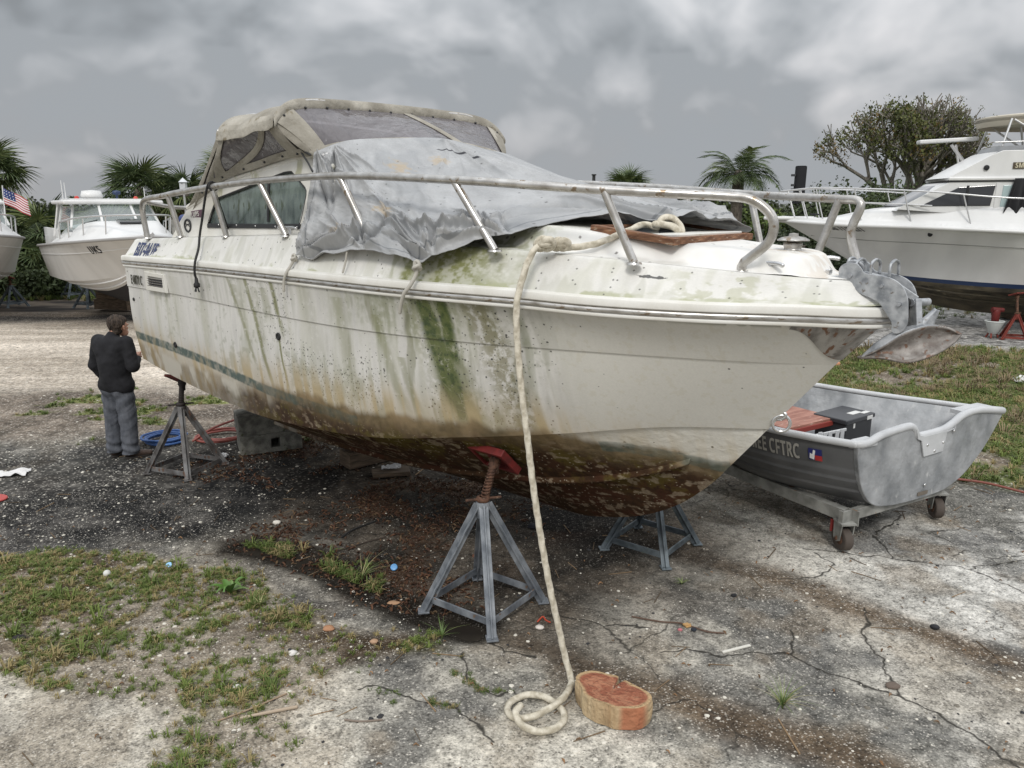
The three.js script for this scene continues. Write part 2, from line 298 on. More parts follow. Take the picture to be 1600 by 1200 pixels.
function groundFine(x, z, o) { // grain, shells, cracks on top
  const w = ground(x, z, o), g1 = vn(x * 210, z * 210), g2 = vn(x * 95 + 7, z * 95), g3 = vn(x * 43 + 3, z * 43 + 9);
  const amp = 0.8, g4 = fbm(x * 17 + 4, z * 17, 3), f = Math.max(0.25, 1 + ((g1 - 0.5) * 0.85 + (g2 - 0.5) * 0.75 + (g3 - 0.5) * 0.5 + (g4 - 0.5) * 1.1) * amp);
  o[0] *= f; o[1] *= f; o[2] *= f;
  const mix = (r, g, b, k) => { o[0] = lerp(o[0], r, k); o[1] = lerp(o[1], g, k); o[2] = lerp(o[2], b, k); };
  // exposed aggregate and crushed shell
  for (const [sc, th, seed] of [[62, 0.84, 3], [118, 0.8, 71]]) {
    const ix = Math.floor(x * sc), iz = Math.floor(z * sc), h = hsh(ix + seed, iz - seed);
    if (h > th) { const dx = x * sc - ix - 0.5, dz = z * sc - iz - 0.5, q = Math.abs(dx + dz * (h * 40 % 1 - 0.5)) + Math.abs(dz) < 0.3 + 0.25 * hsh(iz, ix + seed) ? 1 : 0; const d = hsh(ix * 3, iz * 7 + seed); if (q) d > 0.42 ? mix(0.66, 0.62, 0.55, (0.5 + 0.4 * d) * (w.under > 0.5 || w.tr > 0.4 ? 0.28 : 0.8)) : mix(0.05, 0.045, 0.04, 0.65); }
  }
  if (w.hard > 0.15) {
    let k = 0; const wx = x + (vn(x * 9, z * 9) - 0.5) * 0.075 + (vn(x * 31, z * 31 + 4) - 0.5) * 0.022, wz = z + (vn(x * 9 + 50, z * 9) - 0.5) * 0.075 + (vn(x * 31 + 9, z * 31) - 0.5) * 0.022;
    for (const c of CRACKS) { if (Math.abs(c[0][0] - x) > 2.6) continue; const d = segDist(wx, wz, c); k = Math.max(k, sst(0.013, 0.003, d)); }
    const [a, b] = cell(wx * 1.15 + 3.3, wz * 1.15 + 1.1); const m = sst(0.5, 0.62, fbm(x * 0.9 + 70, z * 0.9, 3));
    k = Math.max(k, sst(0.02, 0.004, b - a) * m * 0.85);
    const [a2, b2] = cell(wx * 5.5, wz * 5.5); k = Math.max(k, sst(0.05, 0.012, b2 - a2) * sst(0.6, 0.68, fbm(x * 1.2 + 14, z * 1.2 + 90, 3)) * 0.6);
    mix(0.03, 0.028, 0.024, k * w.hard * 0.9); W0.crack = k * w.hard;
  } else W0.crack = 0;
  return w;
}
function groundY(x, z) {
  const near = sst(-13, -9, z);
  let y = (fbm(x * 1.3, z * 1.3, 3) - 0.5) * 0.03 * near;
  y -= 0.05 * sst(0.26, 0.05, segDist(x, z, TRENCH));
  y += 0.025 * sst(0.1, -0.4, polyDist(x, z, GRASS_PATCH)) * (fbm(x * 4, z * 4, 3));
  y += 0.05 * (fbm(x * 0.9 + 8, z * 0.9, 4) - 0.4) * sst(0.3, -1, polyDist(x, z, FIELD)) * sst(5, 5.6, x);
  return y - 0.012 + (near < 1 ? 0 : 0);
}
function groundSheet(name, x0, x1, z0, z1, nx, nz, W, H, drop, fine) {
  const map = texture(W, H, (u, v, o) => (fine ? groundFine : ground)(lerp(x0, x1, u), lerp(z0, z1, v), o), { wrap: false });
  const relief = fine ? texture(W / 2, H / 2, (u, v, o) => { const x = lerp(x0, x1, u), z = lerp(z0, z1, v); o[0] = o[1] = o[2] = (groundFine(x, z, relO), 0) + clamp(0.55 - 0.6 * W0.crack + (vn(x * 120, z * 120) - 0.5) * 0.5 + (vn(x * 55, z * 55) - 0.5) * 0.5 + (fbm(x * 14, z * 14, 3) - 0.5) * 0.5); }, { srgb: false, wrap: false }) : null;
  const g = sheet(nx, nz, (u, v) => { const x = lerp(x0, x1, u), z = lerp(z0, z1, v); return V(x, groundY(x, z) - drop, z); });
  const idx = g.index.array; for (let i = 0; i < idx.length; i += 3) { const t = idx[i + 1]; idx[i + 1] = idx[i + 2]; idx[i + 2] = t; } g.computeVertexNormals();
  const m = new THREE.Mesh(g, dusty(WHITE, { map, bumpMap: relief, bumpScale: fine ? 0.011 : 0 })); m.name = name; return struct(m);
}
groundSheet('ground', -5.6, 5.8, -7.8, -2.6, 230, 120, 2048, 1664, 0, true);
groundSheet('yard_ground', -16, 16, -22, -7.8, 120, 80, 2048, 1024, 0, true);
{
  // the plain to the horizon, one coarse sheet under the rest
  const S = 1024, R = 60, map = texture(S, S, (u, v, o) => { ground(lerp(-R, R, u), lerp(-R - 22, R - 22, v), o); const f = 0.8 + 0.4 * vn(u * 900, v * 900); o[0] *= f; o[1] *= f; o[2] *= f; }, { wrap: false });
  const g = new THREE.PlaneGeometry(1400, 1400, 1, 1).rotateX(-Math.PI / 2); g.translate(0, -0.06, -22);
  const uv = g.attributes.uv, p = g.attributes.position; for (let i = 0; i < 4; i++) uv.setXY(i, (p.getX(i) + R) / (2 * R), (p.getZ(i) + R + 22) / (2 * R));
  const m = new THREE.Mesh(g, dusty(WHITE, { map })); m.name = 'plain'; struct(m);
}
// ---------------------------------------------------------------- the old cabin cruiser (local x forward, y up, z to starboard)
const sheerY = curve1([[-5.2, 2.385], [-3.5, 2.405], [-1, 2.4], [0.3, 2.395], [0.8, 2.375], [1.4, 2.36], [1.9, 2.35], [2.26, 2.325]]);
const sheerB = (s) => s < -1.2 ? 1.3 - 0.02 * sst(-4.2, -5.2, s) : 1.3 * Math.pow(Math.max(0, 1 - Math.pow((s + 1.2) / 3.46, 2.35)), 0.74);
const deckY0 = curve1([[-5.2, 2.635], [-3.6, 2.70], [-2, 2.755], [-0.6, 2.735], [0.1, 2.715], [0.6, 2.69], [1.1, 2.65], [1.57, 2.605], [2.1, 2.555]]);
const deckB = (s) => Math.max(0, sheerB(s + 0.07 * sst(0, 2, s)) - 0.125 + 0.05 * sst(1.2, 2.1, s));
const knuckY = curve1([[-5.2, 2.13], [-4, 2.12], [-2, 2.07], [-0.5, 2.07], [0.6, 2.07], [1.4, 2.05], [2.0, 2.02]]);
const chineY = curve1([[-5.2, 1.3], [-4.44, 1.19], [-3, 1.07], [-2.15, 1.09], [-1.15, 1.18], [-0.33, 1.31], [0.4, 1.42], [1.05, 1.515], [1.6, 1.52]]);
const keelY = curve1([[-5.2, 0.5], [0, 0.475], [0.39, 0.545], [0.69, 0.65], [0.98, 0.82], [1.23, 1.05], [1.34, 1.19], [1.6, 1.52]]);
const tip = (s, end, full, start, p, q) => s < start ? full : full * Math.pow(Math.max(0, 1 - Math.pow((s - start) / (end - start), p)), q);
const hullCurves = {
  sheer: (t) => { const s = -5.2 + 7.46 * t; return V(s, sheerY(s) - 0.005, sheerB(s)); },
  knuckle: (t) => { const s = -5.2 + 7.2 * t; return V(s, knuckY(s), tip(s, 2.0, 1.275, -1.4, 2.1, 0.86)); },
  chine: (t) => { const s = -5.2 + 6.8 * t; return V(s, chineY(s), tip(s, 1.6, 1.2, -1.6, 2.1, 1.0)); },
  keel: (t) => { const s = -5.2 + 6.8 * t; return V(s, keelY(s), 0); },
};
const hullUV = (u, v, p) => [(p.x + 5.4) / 7.8, (p.y - 0.4) / 2.1];
const lift = (p, k) => { p.z += k; return p; };
const upperPt = (t, v) => { const a = hullCurves.knuckle(t), b = hullCurves.sheer(t); const p = a.lerp(b, v); p.z += 0.012 * sst(1, 0.93, t) - 0.02 * Math.sin(v * Math.PI) * sst(0.3, 0.8, t) * sst(1, 0.9, t); return p; };
const lowerPt = (t, v) => { const a = hullCurves.chine(t), b = hullCurves.knuckle(t); const p = a.lerp(b, v); p.z += 0.028 * Math.sin(v * Math.PI) * sst(1, 0.6, t); return p; };
const bottomPt = (t, v) => { const a = hullCurves.keel(t), b = hullCurves.chine(t); b.z = Math.max(0, b.z - 0.028); b.y -= 0.004; const p = a.lerp(b, v); p.y -= 0.05 * Math.sin(v * Math.PI) * sst(1, 0.5, t); return p; };
const tw = (t) => 1 - Math.pow(1 - t, 1.35);     // more stations towards the bow
function bothSides(g) { const m = g.clone(); m.scale(1, 1, -1); const i = m.index.array; for (let k = 0; k < i.length; k += 3) { const q = i[k + 1]; i[k + 1] = i[k + 2]; i[k + 2] = q; } m.computeVertexNormals(); return [g, m]; }

// stains, run-off, algae and old paint on the topsides and bottom, placed along the boat (s) and by height (y)
const scumY = curve1([[-5.2, 1.5], [-3.8, 1.4], [-2.4, 1.43], [-1.1, 1.43], [0.05, 1.47], [0.45, 1.42], [1.0, 1.32], [1.6, 1.2]]);
const bootY = curve1([[-5.2, 1.585], [-3.84, 1.5], [-2.58, 1.36], [-1.7, 1.315], [-0.5, 1.26], [0.7, 1.315], [1.3, 1.19]]);
const RUNS = [[-3.02, 2.36, -2.66, 1.55, 0.022, 0.55], [-2.93, 2.3, -2.75, 1.75, 0.05, 0.3], [-2.72, 2.36, -2.45, 1.4, 0.024, 0.8], [-2.6, 2.3, -2.5, 1.7, 0.05, 0.25], [-2.45, 2.3, -2.36, 2.0, 0.04, 0.4], [-2.31, 2.36, -2.2, 1.9, 0.024, 0.85], [-2.27, 1.88, -2.2, 1.42, 0.012, 0.9], [-1.4, 2.3, -1.2, 1.4, 0.06, 0.35], [-0.95, 2.2, -0.72, 1.45, 0.04, 0.5], [-0.72, 1.9, -0.6, 1.45, 0.03, 0.5], [-3.6, 2.3, -3.5, 1.6, 0.08, 0.18], [-4.1, 2.3, -4.05, 1.7, 0.1, 0.15], [-1.85, 2.35, -1.6, 1.5, 0.08, 0.22]];
function hullPaint(u, v, o) {
  const s = u * 7.8 - 5.4, y = v * 2.1 + 0.4;
  const drip = fbm(s * 16, y * 1.3 + 3, 4), blot = fbm(s * 1.6 + 3, y * 1.9 + 8, 4), fine = vn(s * 150, y * 150), f2 = fbm(s * 28 + 9, y * 28, 3), lo = fbm(s * 5, y * 4.2, 4);
  const clean = sst(0.35, 0.75, s);          // the bow was wiped: smooth and pale
  const tone = 0.665 + (drip - 0.5) * 0.26 * (1 - clean) + (blot - 0.5) * 0.26 * (1 - clean * 0.7) + (fine - 0.5) * 0.05;
  const tc = tone * (1 - 0.07 * clean); o[0] = tc; o[1] = tc * 0.98; o[2] = tc * lerp(0.935, 0.9, clean); if (clean > 0.3 && f2 > 0.66) { o[0] *= 0.96; o[1] *= 0.95; o[2] *= 0.92; }
  const mix = (r, g, b, k) => { k = clamp(k); o[0] = lerp(o[0], r, k); o[1] = lerp(o[1], g, k); o[2] = lerp(o[2], b, k); };
  mix(0.33, 0.335, 0.28, sst(0.48, 0.68, drip * 0.6 + blot * 0.4) * 0.5 * (1 - clean)); mix(0.3, 0.31, 0.24, sst(0.56, 0.7, fbm(s * 22 + 3, y * 20, 4) * 0.5 + blot * 0.5) * 0.45 * (1 - clean));
  mix(0.4, 0.4, 0.28, sst(0.5, 0.75, fbm(s * 9 + 70, y * 1.1, 4)) * 0.24 * (1 - clean));
  // green bloom under the rail where the tarp drips
  const gz = sst(-1.9, -0.9, s) * sst(0.62, 0.1, s), hang = sst(1.75, 2.36, y + (drip - 0.5) * 0.7);
  mix(0.16, 0.175, 0.075, gz * hang * (0.4 + 0.6 * sst(0.35, 0.65, drip * 0.6 + f2 * 0.4)) * 0.62);
  mix(0.2, 0.2, 0.12, gz * sst(0.56, 0.7, fbm(s * 11 + 33, y * 2.2, 4)) * 0.55);
  const line = (x0, y0, x1, y1) => s - lerp(x0, x1, clamp((y0 - y) / (y0 - y1))) ;
  const wob = (fbm(y * 4, 3, 3) - 0.5) * 0.07, torn = f2 * 0.9 + fine * 0.25;
  { // the wet green run
    const d = Math.abs(line(-0.47, 2.36, -0.2, 1.45) + wob), wdt = lerp(0.075, 0.095, clamp((2.36 - y) / 0.9));
    const d2 = Math.abs(line(-0.3, 2.36, -0.24, 1.85) + wob), body = Math.max(sst(wdt + 0.05, wdt - 0.03, d), sst(0.08, 0.03, d2) * sst(1.82, 1.95, y)) * sst(1.36, 1.5, y);
    const k = body * sst(0.86, 0.5, torn * 0.62 + Math.abs(fbm(s * 22, y * 9, 3) - 0.5) * 0.8);
    mix(lerp(0.022, 0.075, f2), lerp(0.045, 0.11, f2), 0.012, k * 0.96); mix(0.17, 0.18, 0.08, sst(wdt + 0.22, wdt, d) * 0.4 * sst(0.35, 0.6, torn));
  }
  { const d = Math.abs(line(0.02, 2.36, 0.2, 1.46) - wob); mix(0.2, 0.185, 0.105, sst(0.2, 0.04, d) * sst(0.3, 0.62, torn + (drip - 0.5) * 0.4) * 0.75); }
  for (const [x0, y0, x1, y1, w, k] of RUNS) { if (y > y0 || y < y1 - 0.1) continue; const d = Math.abs(line(x0, y0, x1, y1) + wob * 0.6); mix(0.19, 0.195, 0.085, sst(w * 1.9, w * 0.4, d) * k * sst(0.2, 0.5, torn) * sst(y1 - 0.1, y1 + 0.15, y)); }
  // black mould specks
  for (const [sc, th, seed] of [[36, 0.9, 5], [62, 0.93, 17]]) {
    const ix = Math.floor(s * sc), iy = Math.floor(y * sc), h = hsh(ix + seed, iy * 3 + seed), dense = sst(-2.9, -1.9, s) * sst(0.6, -0.1, s) * sst(0.44, 0.62, blot + 0.06) + 0.035 * (1 - clean) + 0.012;
    if (h > 1 - (1 - th) * dense * 2.2) { const dx = s * sc - ix - hsh(ix, iy + 9), dy = y * sc - iy - hsh(ix + 5, iy); if (dx * dx + dy * dy < 0.018 + 0.07 * hsh(iy, ix)) mix(0.035, 0.035, 0.03, 0.9); }
  }
  const cr = cell(s * 13, y * 13), cg = gz * sst(2.2, 1.9, y); if (cg > 0.2) mix(0.62, 0.6, 0.52, sst(0.055, 0.015, cr[1] - cr[0]) * cg * 0.4 * sst(0.45, 0.6, lo));
  // waterline: tea-coloured bleed above, scum and worn bottom paint below
  const sy = scumY(s) + (lo - 0.5) * 0.09 + (drip - 0.5) * 0.06, below = sy - y;
  mix(0.47, 0.375, 0.225, sst(-0.34, 0.0, below) * (0.42 + 0.5 * sst(0.4, 0.65, drip)) * (1 - clean * 0.62));
  const scum = sst(-0.02, 0.06, below), fwd = sst(-3.2, -2.2, s + (lo - 0.5) * 0.4);
  const q = clamp(0.5 + (lo - 0.5) * 2 + (f2 - 0.5) * 0.7);
  mix(lerp(0.1, 0.28, q), lerp(0.072, 0.205, q), lerp(0.036, 0.115, q), scum * lerp(0.5, 0.96, fwd));
  mix(0.6, 0.57, 0.5, scum * (1 - fwd) * sst(0.45, 0.62, fbm(s * 7 + 8, y * 3 + 2, 4)) * 0.85);
  { const st = Math.abs(y - bootY(s)), worn = (0.55 + 0.45 * sst(0.64, 0.4, fbm(s * 19 + 4, y * 17, 4) * 0.7 + drip * 0.3)) * lerp(1, 0.55, sst(-2.9, -2.1, s + (lo - 0.5))); mix(lerp(0.04, 0.1, f2), lerp(0.08, 0.14, f2), lerp(0.075, 0.13, f2), sst(0.055, 0.035, st + (f2 - 0.5) * 0.012) * worn * 0.95 * sst(-5.4, -5.3, s) * (s > 0.6 && s < 1.35 || s < -1.3 ? 1 : 0)); }
  const deep = sst(0.06, 0.24, below + (lo - 0.5) * 0.12) * sst(-4.6, -2.2, s + (lo - 0.5) * 0.8);
  if (deep > 0) {
    const a = fbm(s * 6 + 21, y * 9 + 3, 4), b = fbm(s * 8 + 51, y * 11 + 33, 4);
    mix(lerp(0.02, 0.07, f2), lerp(0.012, 0.034, f2), lerp(0.008, 0.017, f2), deep * 0.96);
    mix(0.085, 0.066, 0.016, deep * sst(0.46, 0.6, a * 0.6 + f2 * 0.4) * sst(0.62, 0.2, below) * 0.9);
    mix(0.055, 0.022, 0.013, deep * sst(0.5, 0.6, b) * sst(0.2, 0.5, below) * 0.7);
    mix(0.27, 0.22, 0.16, deep * sst(0.55, 0.66, fbm(s * 13 + 80, y * 34 + 14, 5) * 0.55 + f2 * 0.45 + 0.05 * sst(0.2, 0.9, s) + 0.12 * (lo - 0.5)) * (0.5 + 0.5 * fine) * 0.75);
    { const cx = s * 62, cy = y * 80, h = hsh(Math.floor(cx), Math.floor(cy)); if (h > 0.955 && Math.hypot(cx - Math.floor(cx) - 0.5, cy - Math.floor(cy) - 0.5) < 0.2 + 0.2 * f2) mix(0.38, 0.34, 0.26, deep * 0.75); }
  }
  // moss along the underside of the rail at the bow
  mix(0.05, 0.065, 0.015, sst(0.9, 1.7, s) * sst(0.055, 0.015, sheerY(Math.min(s, 2.2)) - y - 0.02) * sst(0.46, 0.56, fbm(s * 14, y * 14, 3)));
}
function bandPaint(u, v, o) {        // the sloping band between the rail and the deck edge
  const s = u * 7.8 - 5.4, drip = fbm(s * 13 + 5, v * 1.2, 4), blot = fbm(s * 2.2 + 30, v * 1.4, 4), f2 = fbm(s * 30, v * 12, 3), fine = vn(s * 150, v * 60);
  const tone = 0.69 + (drip - 0.5) * 0.16 + (blot - 0.5) * 0.16 + (fine - 0.5) * 0.05; o[0] = tone; o[1] = tone * 0.985; o[2] = tone * 0.93;
  const mix = (r, g, b, k) => { k = clamp(k); o[0] = lerp(o[0], r, k); o[1] = lerp(o[1], g, k); o[2] = lerp(o[2], b, k); };
  mix(0.4, 0.4, 0.34, sst(0.5, 0.7, drip) * 0.42); mix(0.44, 0.44, 0.33, sst(0.52, 0.7, fbm(s * 7 + 9, v * 0.7 + 3, 3)) * 0.3);
  const gz = sst(-0.85, -0.6, s + (drip - 0.5) * 0.2) * sst(0.5, -0.1, s + (drip - 0.5) * 0.5);
  mix(0.17, 0.18, 0.045, gz * (0.55 + 0.45 * sst(0.35, 0.6, f2 * 0.5 + drip * 0.5)) * 0.92);
  mix(0.25, 0.27, 0.09, sst(0.22, 0.02, v + (f2 - 0.5) * 0.3) * sst(0.5, 0.66, fbm(s * 6, v * 3 + 7, 4) + 0.07 * sst(0.6, 1.5, s)) * 0.55);
  mix(0.36, 0.365, 0.22, sst(1.1, 1.4, s) * sst(2.0, 1.6, s) * sst(0.45, 0.62, fbm(s * 14, v * 5 + 50, 4)) * 0.5);
  const h = hsh(Math.floor(s * 42), Math.floor(v * 10)); if (h > 0.972) { const dx = s * 42 % 1, dy = v * 10 % 1; if (Math.abs(Math.abs(dx) - 0.5) + Math.abs(dy - 0.5) < 0.28) mix(0.06, 0.06, 0.05, 0.8); }
  if (Math.abs(s - 1.12) < 0.1 && Math.abs(v - 0.62 - (f2 - 0.5) * 0.12) < 0.03 * sst(0.1, 0.03, Math.abs(s - 1.12))) mix(0.03, 0.03, 0.03, 0.9);
}
function deckPaint(u, v, o) {
  const s = u * 7.8 - 5.4, b = v * 2.8 - 1.4, blot = fbm(s * 3 + 3, b * 3, 4), f2 = fbm(s * 20, b * 20, 3), tone = 0.76 + (blot - 0.5) * 0.14 + (f2 - 0.5) * 0.08;
  o[0] = tone; o[1] = tone * 0.985; o[2] = tone * 0.94;
  const mix = (r, g, bl, k) => { k = clamp(k); o[0] = lerp(o[0], r, k); o[1] = lerp(o[1], g, k); o[2] = lerp(o[2], bl, k); };
  mix(0.3, 0.27, 0.2, sst(0.55, 0.7, blot) * 0.3); mix(0.24, 0.25, 0.12, sst(0.6, 0.1, s) * sst(-1.4, -0.4, s) * (0.4 + 0.6 * sst(0.4, 0.6, f2)) * 0.75);
  mix(0.42, 0.3, 0.17, sst(0.3, 0.1, Math.hypot(s - 1.62, b)) * sst(0.45, 0.6, f2) * 0.5 + sst(1.75, 2.0, s) * sst(0.45, 0.62, f2) * 0.5);
  if (hsh(Math.floor(s * 60), Math.floor(b * 60)) > 0.992) mix(0.07, 0.06, 0.05, 0.8);
}
const boatM = {
  hull: M(WHITE, 0.42, { map: texture(2048, 1024, hullPaint, { wrap: false }) }),
  fouled: null, band: M(WHITE, 0.42, { map: texture(2048, 192, bandPaint, { wrap: false }) }),
  deck: M(WHITE, 0.5, { map: texture(1024, 384, deckPaint, { wrap: false }) }),
  white: M(WHITE, 0.42, { map: mottle(512, 1.3, [0.62, 0.6, 0.54], [0.76, 0.75, 0.71], { spots: 0.3, c: [0.45, 0.44, 0.32], freq: 5, streak: 0.5, seed: 4 }) }),
  steel: M(WHITE, 0.3, { metalness: 0.75, map: mottle(256, 0.5, [0.38, 0.36, 0.33], [0.62, 0.61, 0.59], { spots: 0.33, c: [0.27, 0.21, 0.15], freq: 7, seed: 2 }) }),
  plate: M(WHITE, 0.38, { metalness: 0.7, map: mottle(256, 0.3, [0.16, 0.15, 0.14], [0.42, 0.41, 0.39], { spots: 0.4, c: [0.2, 0.11, 0.07], freq: 5, seed: 77 }) }),
  chrome: M([0.66, 0.66, 0.66], 0.2, { metalness: 0.9 }),
  galv: M(WHITE, 0.55, { metalness: 0.45, map: mottle(512, 0.35, [0.21, 0.225, 0.245], [0.47, 0.485, 0.5], { spots: 0.32, c: [0.2, 0.18, 0.16], freq: 8, seed: 8 }) }),
  dark: M([0.025, 0.026, 0.028], 0.5), rubber: M([0.02, 0.02, 0.02], 0.7),
  canvas: M(WHITE, 0.9, { map: mottle(512, 1.1, [0.25, 0.23, 0.19], [0.41, 0.385, 0.33], { spots: 0.32, c: [0.22, 0.19, 0.135], freq: 6, seed: 3 }), bumpMap: bumps(512, 0.9, 6, { seed: 5 }), bumpScale: 0.02 }),
  vinyl: new THREE.MeshPhysicalMaterial({ color: new THREE.Color().setRGB(0.27, 0.25, 0.262), roughness: 0.2, transmission: 0.5, thickness: 0, side: THREE.DoubleSide, bumpMap: bumps(256, 0.7, 4, { seed: 12, streak: 0.6 }), bumpScale: 0.03 }),
  glass: new THREE.MeshPhysicalMaterial({ color: WHITE, roughness: 0.12, transmission: 0.4, thickness: 0, side: THREE.DoubleSide, map: mottle(256, 0.55, [0.08, 0.115, 0.105], [0.33, 0.4, 0.37], { spots: 0.35, c: [0.12, 0.15, 0.1], streak: 0.4, freq: 7, seed: 6 }) }),
  teak: M(WHITE, 0.8, { map: mottle(512, 0.5, [0.1, 0.042, 0.02], [0.3, 0.15, 0.08], { spots: 0.33, c: [0.33, 0.25, 0.18], streak: 6, freq: 7, seed: 9 }) }),
  navy: M([0.045, 0.06, 0.14], 0.5), ink: M([0.05, 0.05, 0.035], 0.6),
};
boatM.fouled = dusty(WHITE, { map: boatM.hull.map, bumpMap: bumps(512, 0.25, 8, { seed: 66 }), bumpScale: 0.005 }); boatM.fouled.bumpMap.repeat.set(14, 5);
const boat = thing('cabin_cruiser', 'large neglected white cabin cruiser with green streaks propped on stands', 'boat', [BO[0], 0, BO[1]], TURN);
{
  const B = boat, m = boatM;
  const hull = build('hull', [
    ...bothSides(sheet(150, 8, (u, v) => upperPt(tw(u), v), hullUV)), ...bothSides(sheet(150, 14, (u, v) => lowerPt(tw(u), v), hullUV)), 
    ...bothSides(sheet(150, 1, (u, v) => bottomPt(tw(u), 1).lerp(lowerPt(tw(u), 0), v), hullUV)),
    // the small step along the crease
    ...bothSides(sheet(150, 1, (u, v) => { const a = upperPt(tw(u), 0), c = lowerPt(tw(u), 1); return a.lerp(c, v); }, (u, v, p) => hullUV(u, v, p))),
    sheet(2, 12, (u, v) => { const p = v < 0.5 ? bottomPt(0, v * 2) : v < 0.85 ? lowerPt(0, (v - 0.5) / 0.35) : upperPt(0, (v - 0.85) / 0.15); return V(-5.2, p.y, p.z * (1 - u * 2)); }, hullUV),
  ], m.hull, B, { uv: false });
  build('bottom', bothSides(sheet(150, 14, (u, v) => bottomPt(tw(u), v), hullUV)), m.fouled, B, { uv: false });
  // strakes on the bottom, near side and far
  for (const z of [1, -1]) build('spray_rail', sheet(60, 4, (u, v) => { const t = 0.25 + u * 0.68, p = bottomPt(t, 0.52 + 0.04 * (v - 0.5)), k = Math.sin(v * Math.PI) * 0.03; return V(p.x, p.y - k, (p.z + k) * z); }, hullUV), m.fouled, B, { uv: false });
  const along1 = (t) => -5.22 + 7.5 * tw(t);
  const sweep = (prof, edge, n = 160) => sheet(n, prof.length - 1, (u, v) => { const s = along1(u), k = Math.round(v * (prof.length - 1)), [db, dy] = prof[k]; return edge(s, db, dy); }, (u, v, p) => [p.x, v * 0.2]);
  const railEdge = (s, db, dy) => { const e = sst(2.15, 2.28, s); return V(s + db * e, sheerY(Math.min(s, 2.26)) + dy, Math.max(0, sheerB(Math.min(s, 2.26)) + db * (1 - e * 0.9)) * (s > 2.262 ? 0 : 1)); };
  const half = [], R = 0.021; for (let i = 0; i <= 8; i++) { const a = -Math.PI / 2 + i / 8 * Math.PI; half.push([0.012 + R * Math.cos(a), R * 0.95 * Math.sin(a)]); }
  for (const g of bothSides(sweep(half, railEdge))) build('rub_rail', g, m.steel, B, { uv: false });
  const ledge = [[0.012, -0.045], [0.022, -0.04], [0.024, -0.022], [0.012, -0.021], [0.012, 0.021], [0.03, 0.022], [0.034, 0.03], [0.033, 0.066], [0.02, 0.078], [-0.01, 0.082]];
  for (const g of bothSides(sweep(ledge, railEdge))) build('moulding', g, m.white, B, { uv: false });
  // sloping band up to the deck edge with a rounded top
  const bandPt = (s, v) => { const b0 = sheerB(Math.min(s, 2.26)) - 0.008, y0 = sheerY(s) + 0.08, b1 = deckB(s), y1 = deckY0(s), k = clamp(v / 0.9), r = clamp((v - 0.9) / 0.1); return V(s - 0.0, lerp(y0, y1 - 0.02, k) + 0.02 * Math.sin(r * 1.57), Math.max(0, lerp(b0, b1, k) - 0.03 * (1 - Math.cos(r * 1.57)))); };
  const bandS = (t) => -5.2 + 7.3 * tw(t);
  build('topside_band', [...bothSides(sheet(160, 14, (u, v) => bandPt(bandS(u), v), (u, v, p) => [(p.x + 5.4) / 7.8, v])),
    sheet(8, 8, (u, v) => { const p = bandPt(2.1, v); return V(lerp(2.1, 2.25 - 0.17 * v, Math.sin((1 - Math.abs(u * 2 - 1)) * 1.57)), p.y, p.z * (1 - u * 2)); }, (u, v, p) => [(p.x + 5.4) / 7.8, v])], m.band, B, { uv: false });
  build('transom_band', sheet(2, 3, (u, v) => { const p = bandPt(-5.2, v); return V(-5.195, p.y, p.z * (1 - 2 * u)); }), m.white, B);
  // deck with the raised trunk and, aft, the slope under the windscreen
  const trunkY = curve1([[-1.9, 3.2], [-1.45, 3.12], [-0.6, 2.9], [0, 2.88], [0.3, 2.86], [0.74, 2.8], [1.18, 2.755], [1.55, 2.725], [1.8, 2.7], [1.95, 2.6]]);
  const trunkB = curve1([[-1.9, 0.7], [-0.5, 0.68], [0, 0.72], [0.3, 0.74], [0.74, 0.56], [1.18, 0.4], [1.55, 0.31], [1.8, 0.2], [1.93, 0.02]]);
  const deckPt = (s, b) => { const y0 = deckY0(s) + 0.012 * (1 - Math.min(1, (b / Math.max(0.05, deckB(s))) ** 2)); if (s < -1.9) return y0; const h = Math.max(0, trunkY(s) - y0), w = Math.max(0.02, trunkB(s)); return y0 + h * sst(w + 0.17, w - 0.03, Math.abs(b)) * sst(1.95, 1.82, s); };
  build('deck', sheet(220, 70, (u, v) => { const s = -1.9 + 4.0 * u, w = deckB(s) - 0.03, b = (v * 2 - 1) * w; return V(s, deckPt(s, b), b); }, (u, v, p) => [(p.x + 5.4) / 7.8, (p.z + 1.4) / 2.8]), m.deck, B, { uv: false });
  for (const k of [1, -1]) build('side_deck', sheet(40, 4, (u, v) => { const s = -5.19 + 3.3 * u; return V(s, deckY0(s) + 0.002, k * lerp(deckB(s) - 0.03, 0.93, v)); }), m.deck, B);
  build('cockpit_sole', box(3.1, 0.04, 1.9, -3.5, 2.05, 0), m.white, B);
  // cabin sides with their openings
  const side = [[-4.62, 2.64], [-4.42, 2.83], [-4.24, 2.97], [-4.02, 3.04], [-3.8, 3.1], [-3.56, 3.2], [-2.9, 3.3], [-2.3, 3.385], [-2.02, 3.385], [-1.9, 3.33], [-1.7, 3.1], [-1.5, 2.7], [-3, 2.68]];
  const hole = [[-3.84, 2.81], [-3.7, 3.03], [-3.62, 3.07], [-2.52, 3.275], [-2.4, 3.28], [-2.19, 3.14], [-2.17, 3.1], [-2.27, 2.83]];
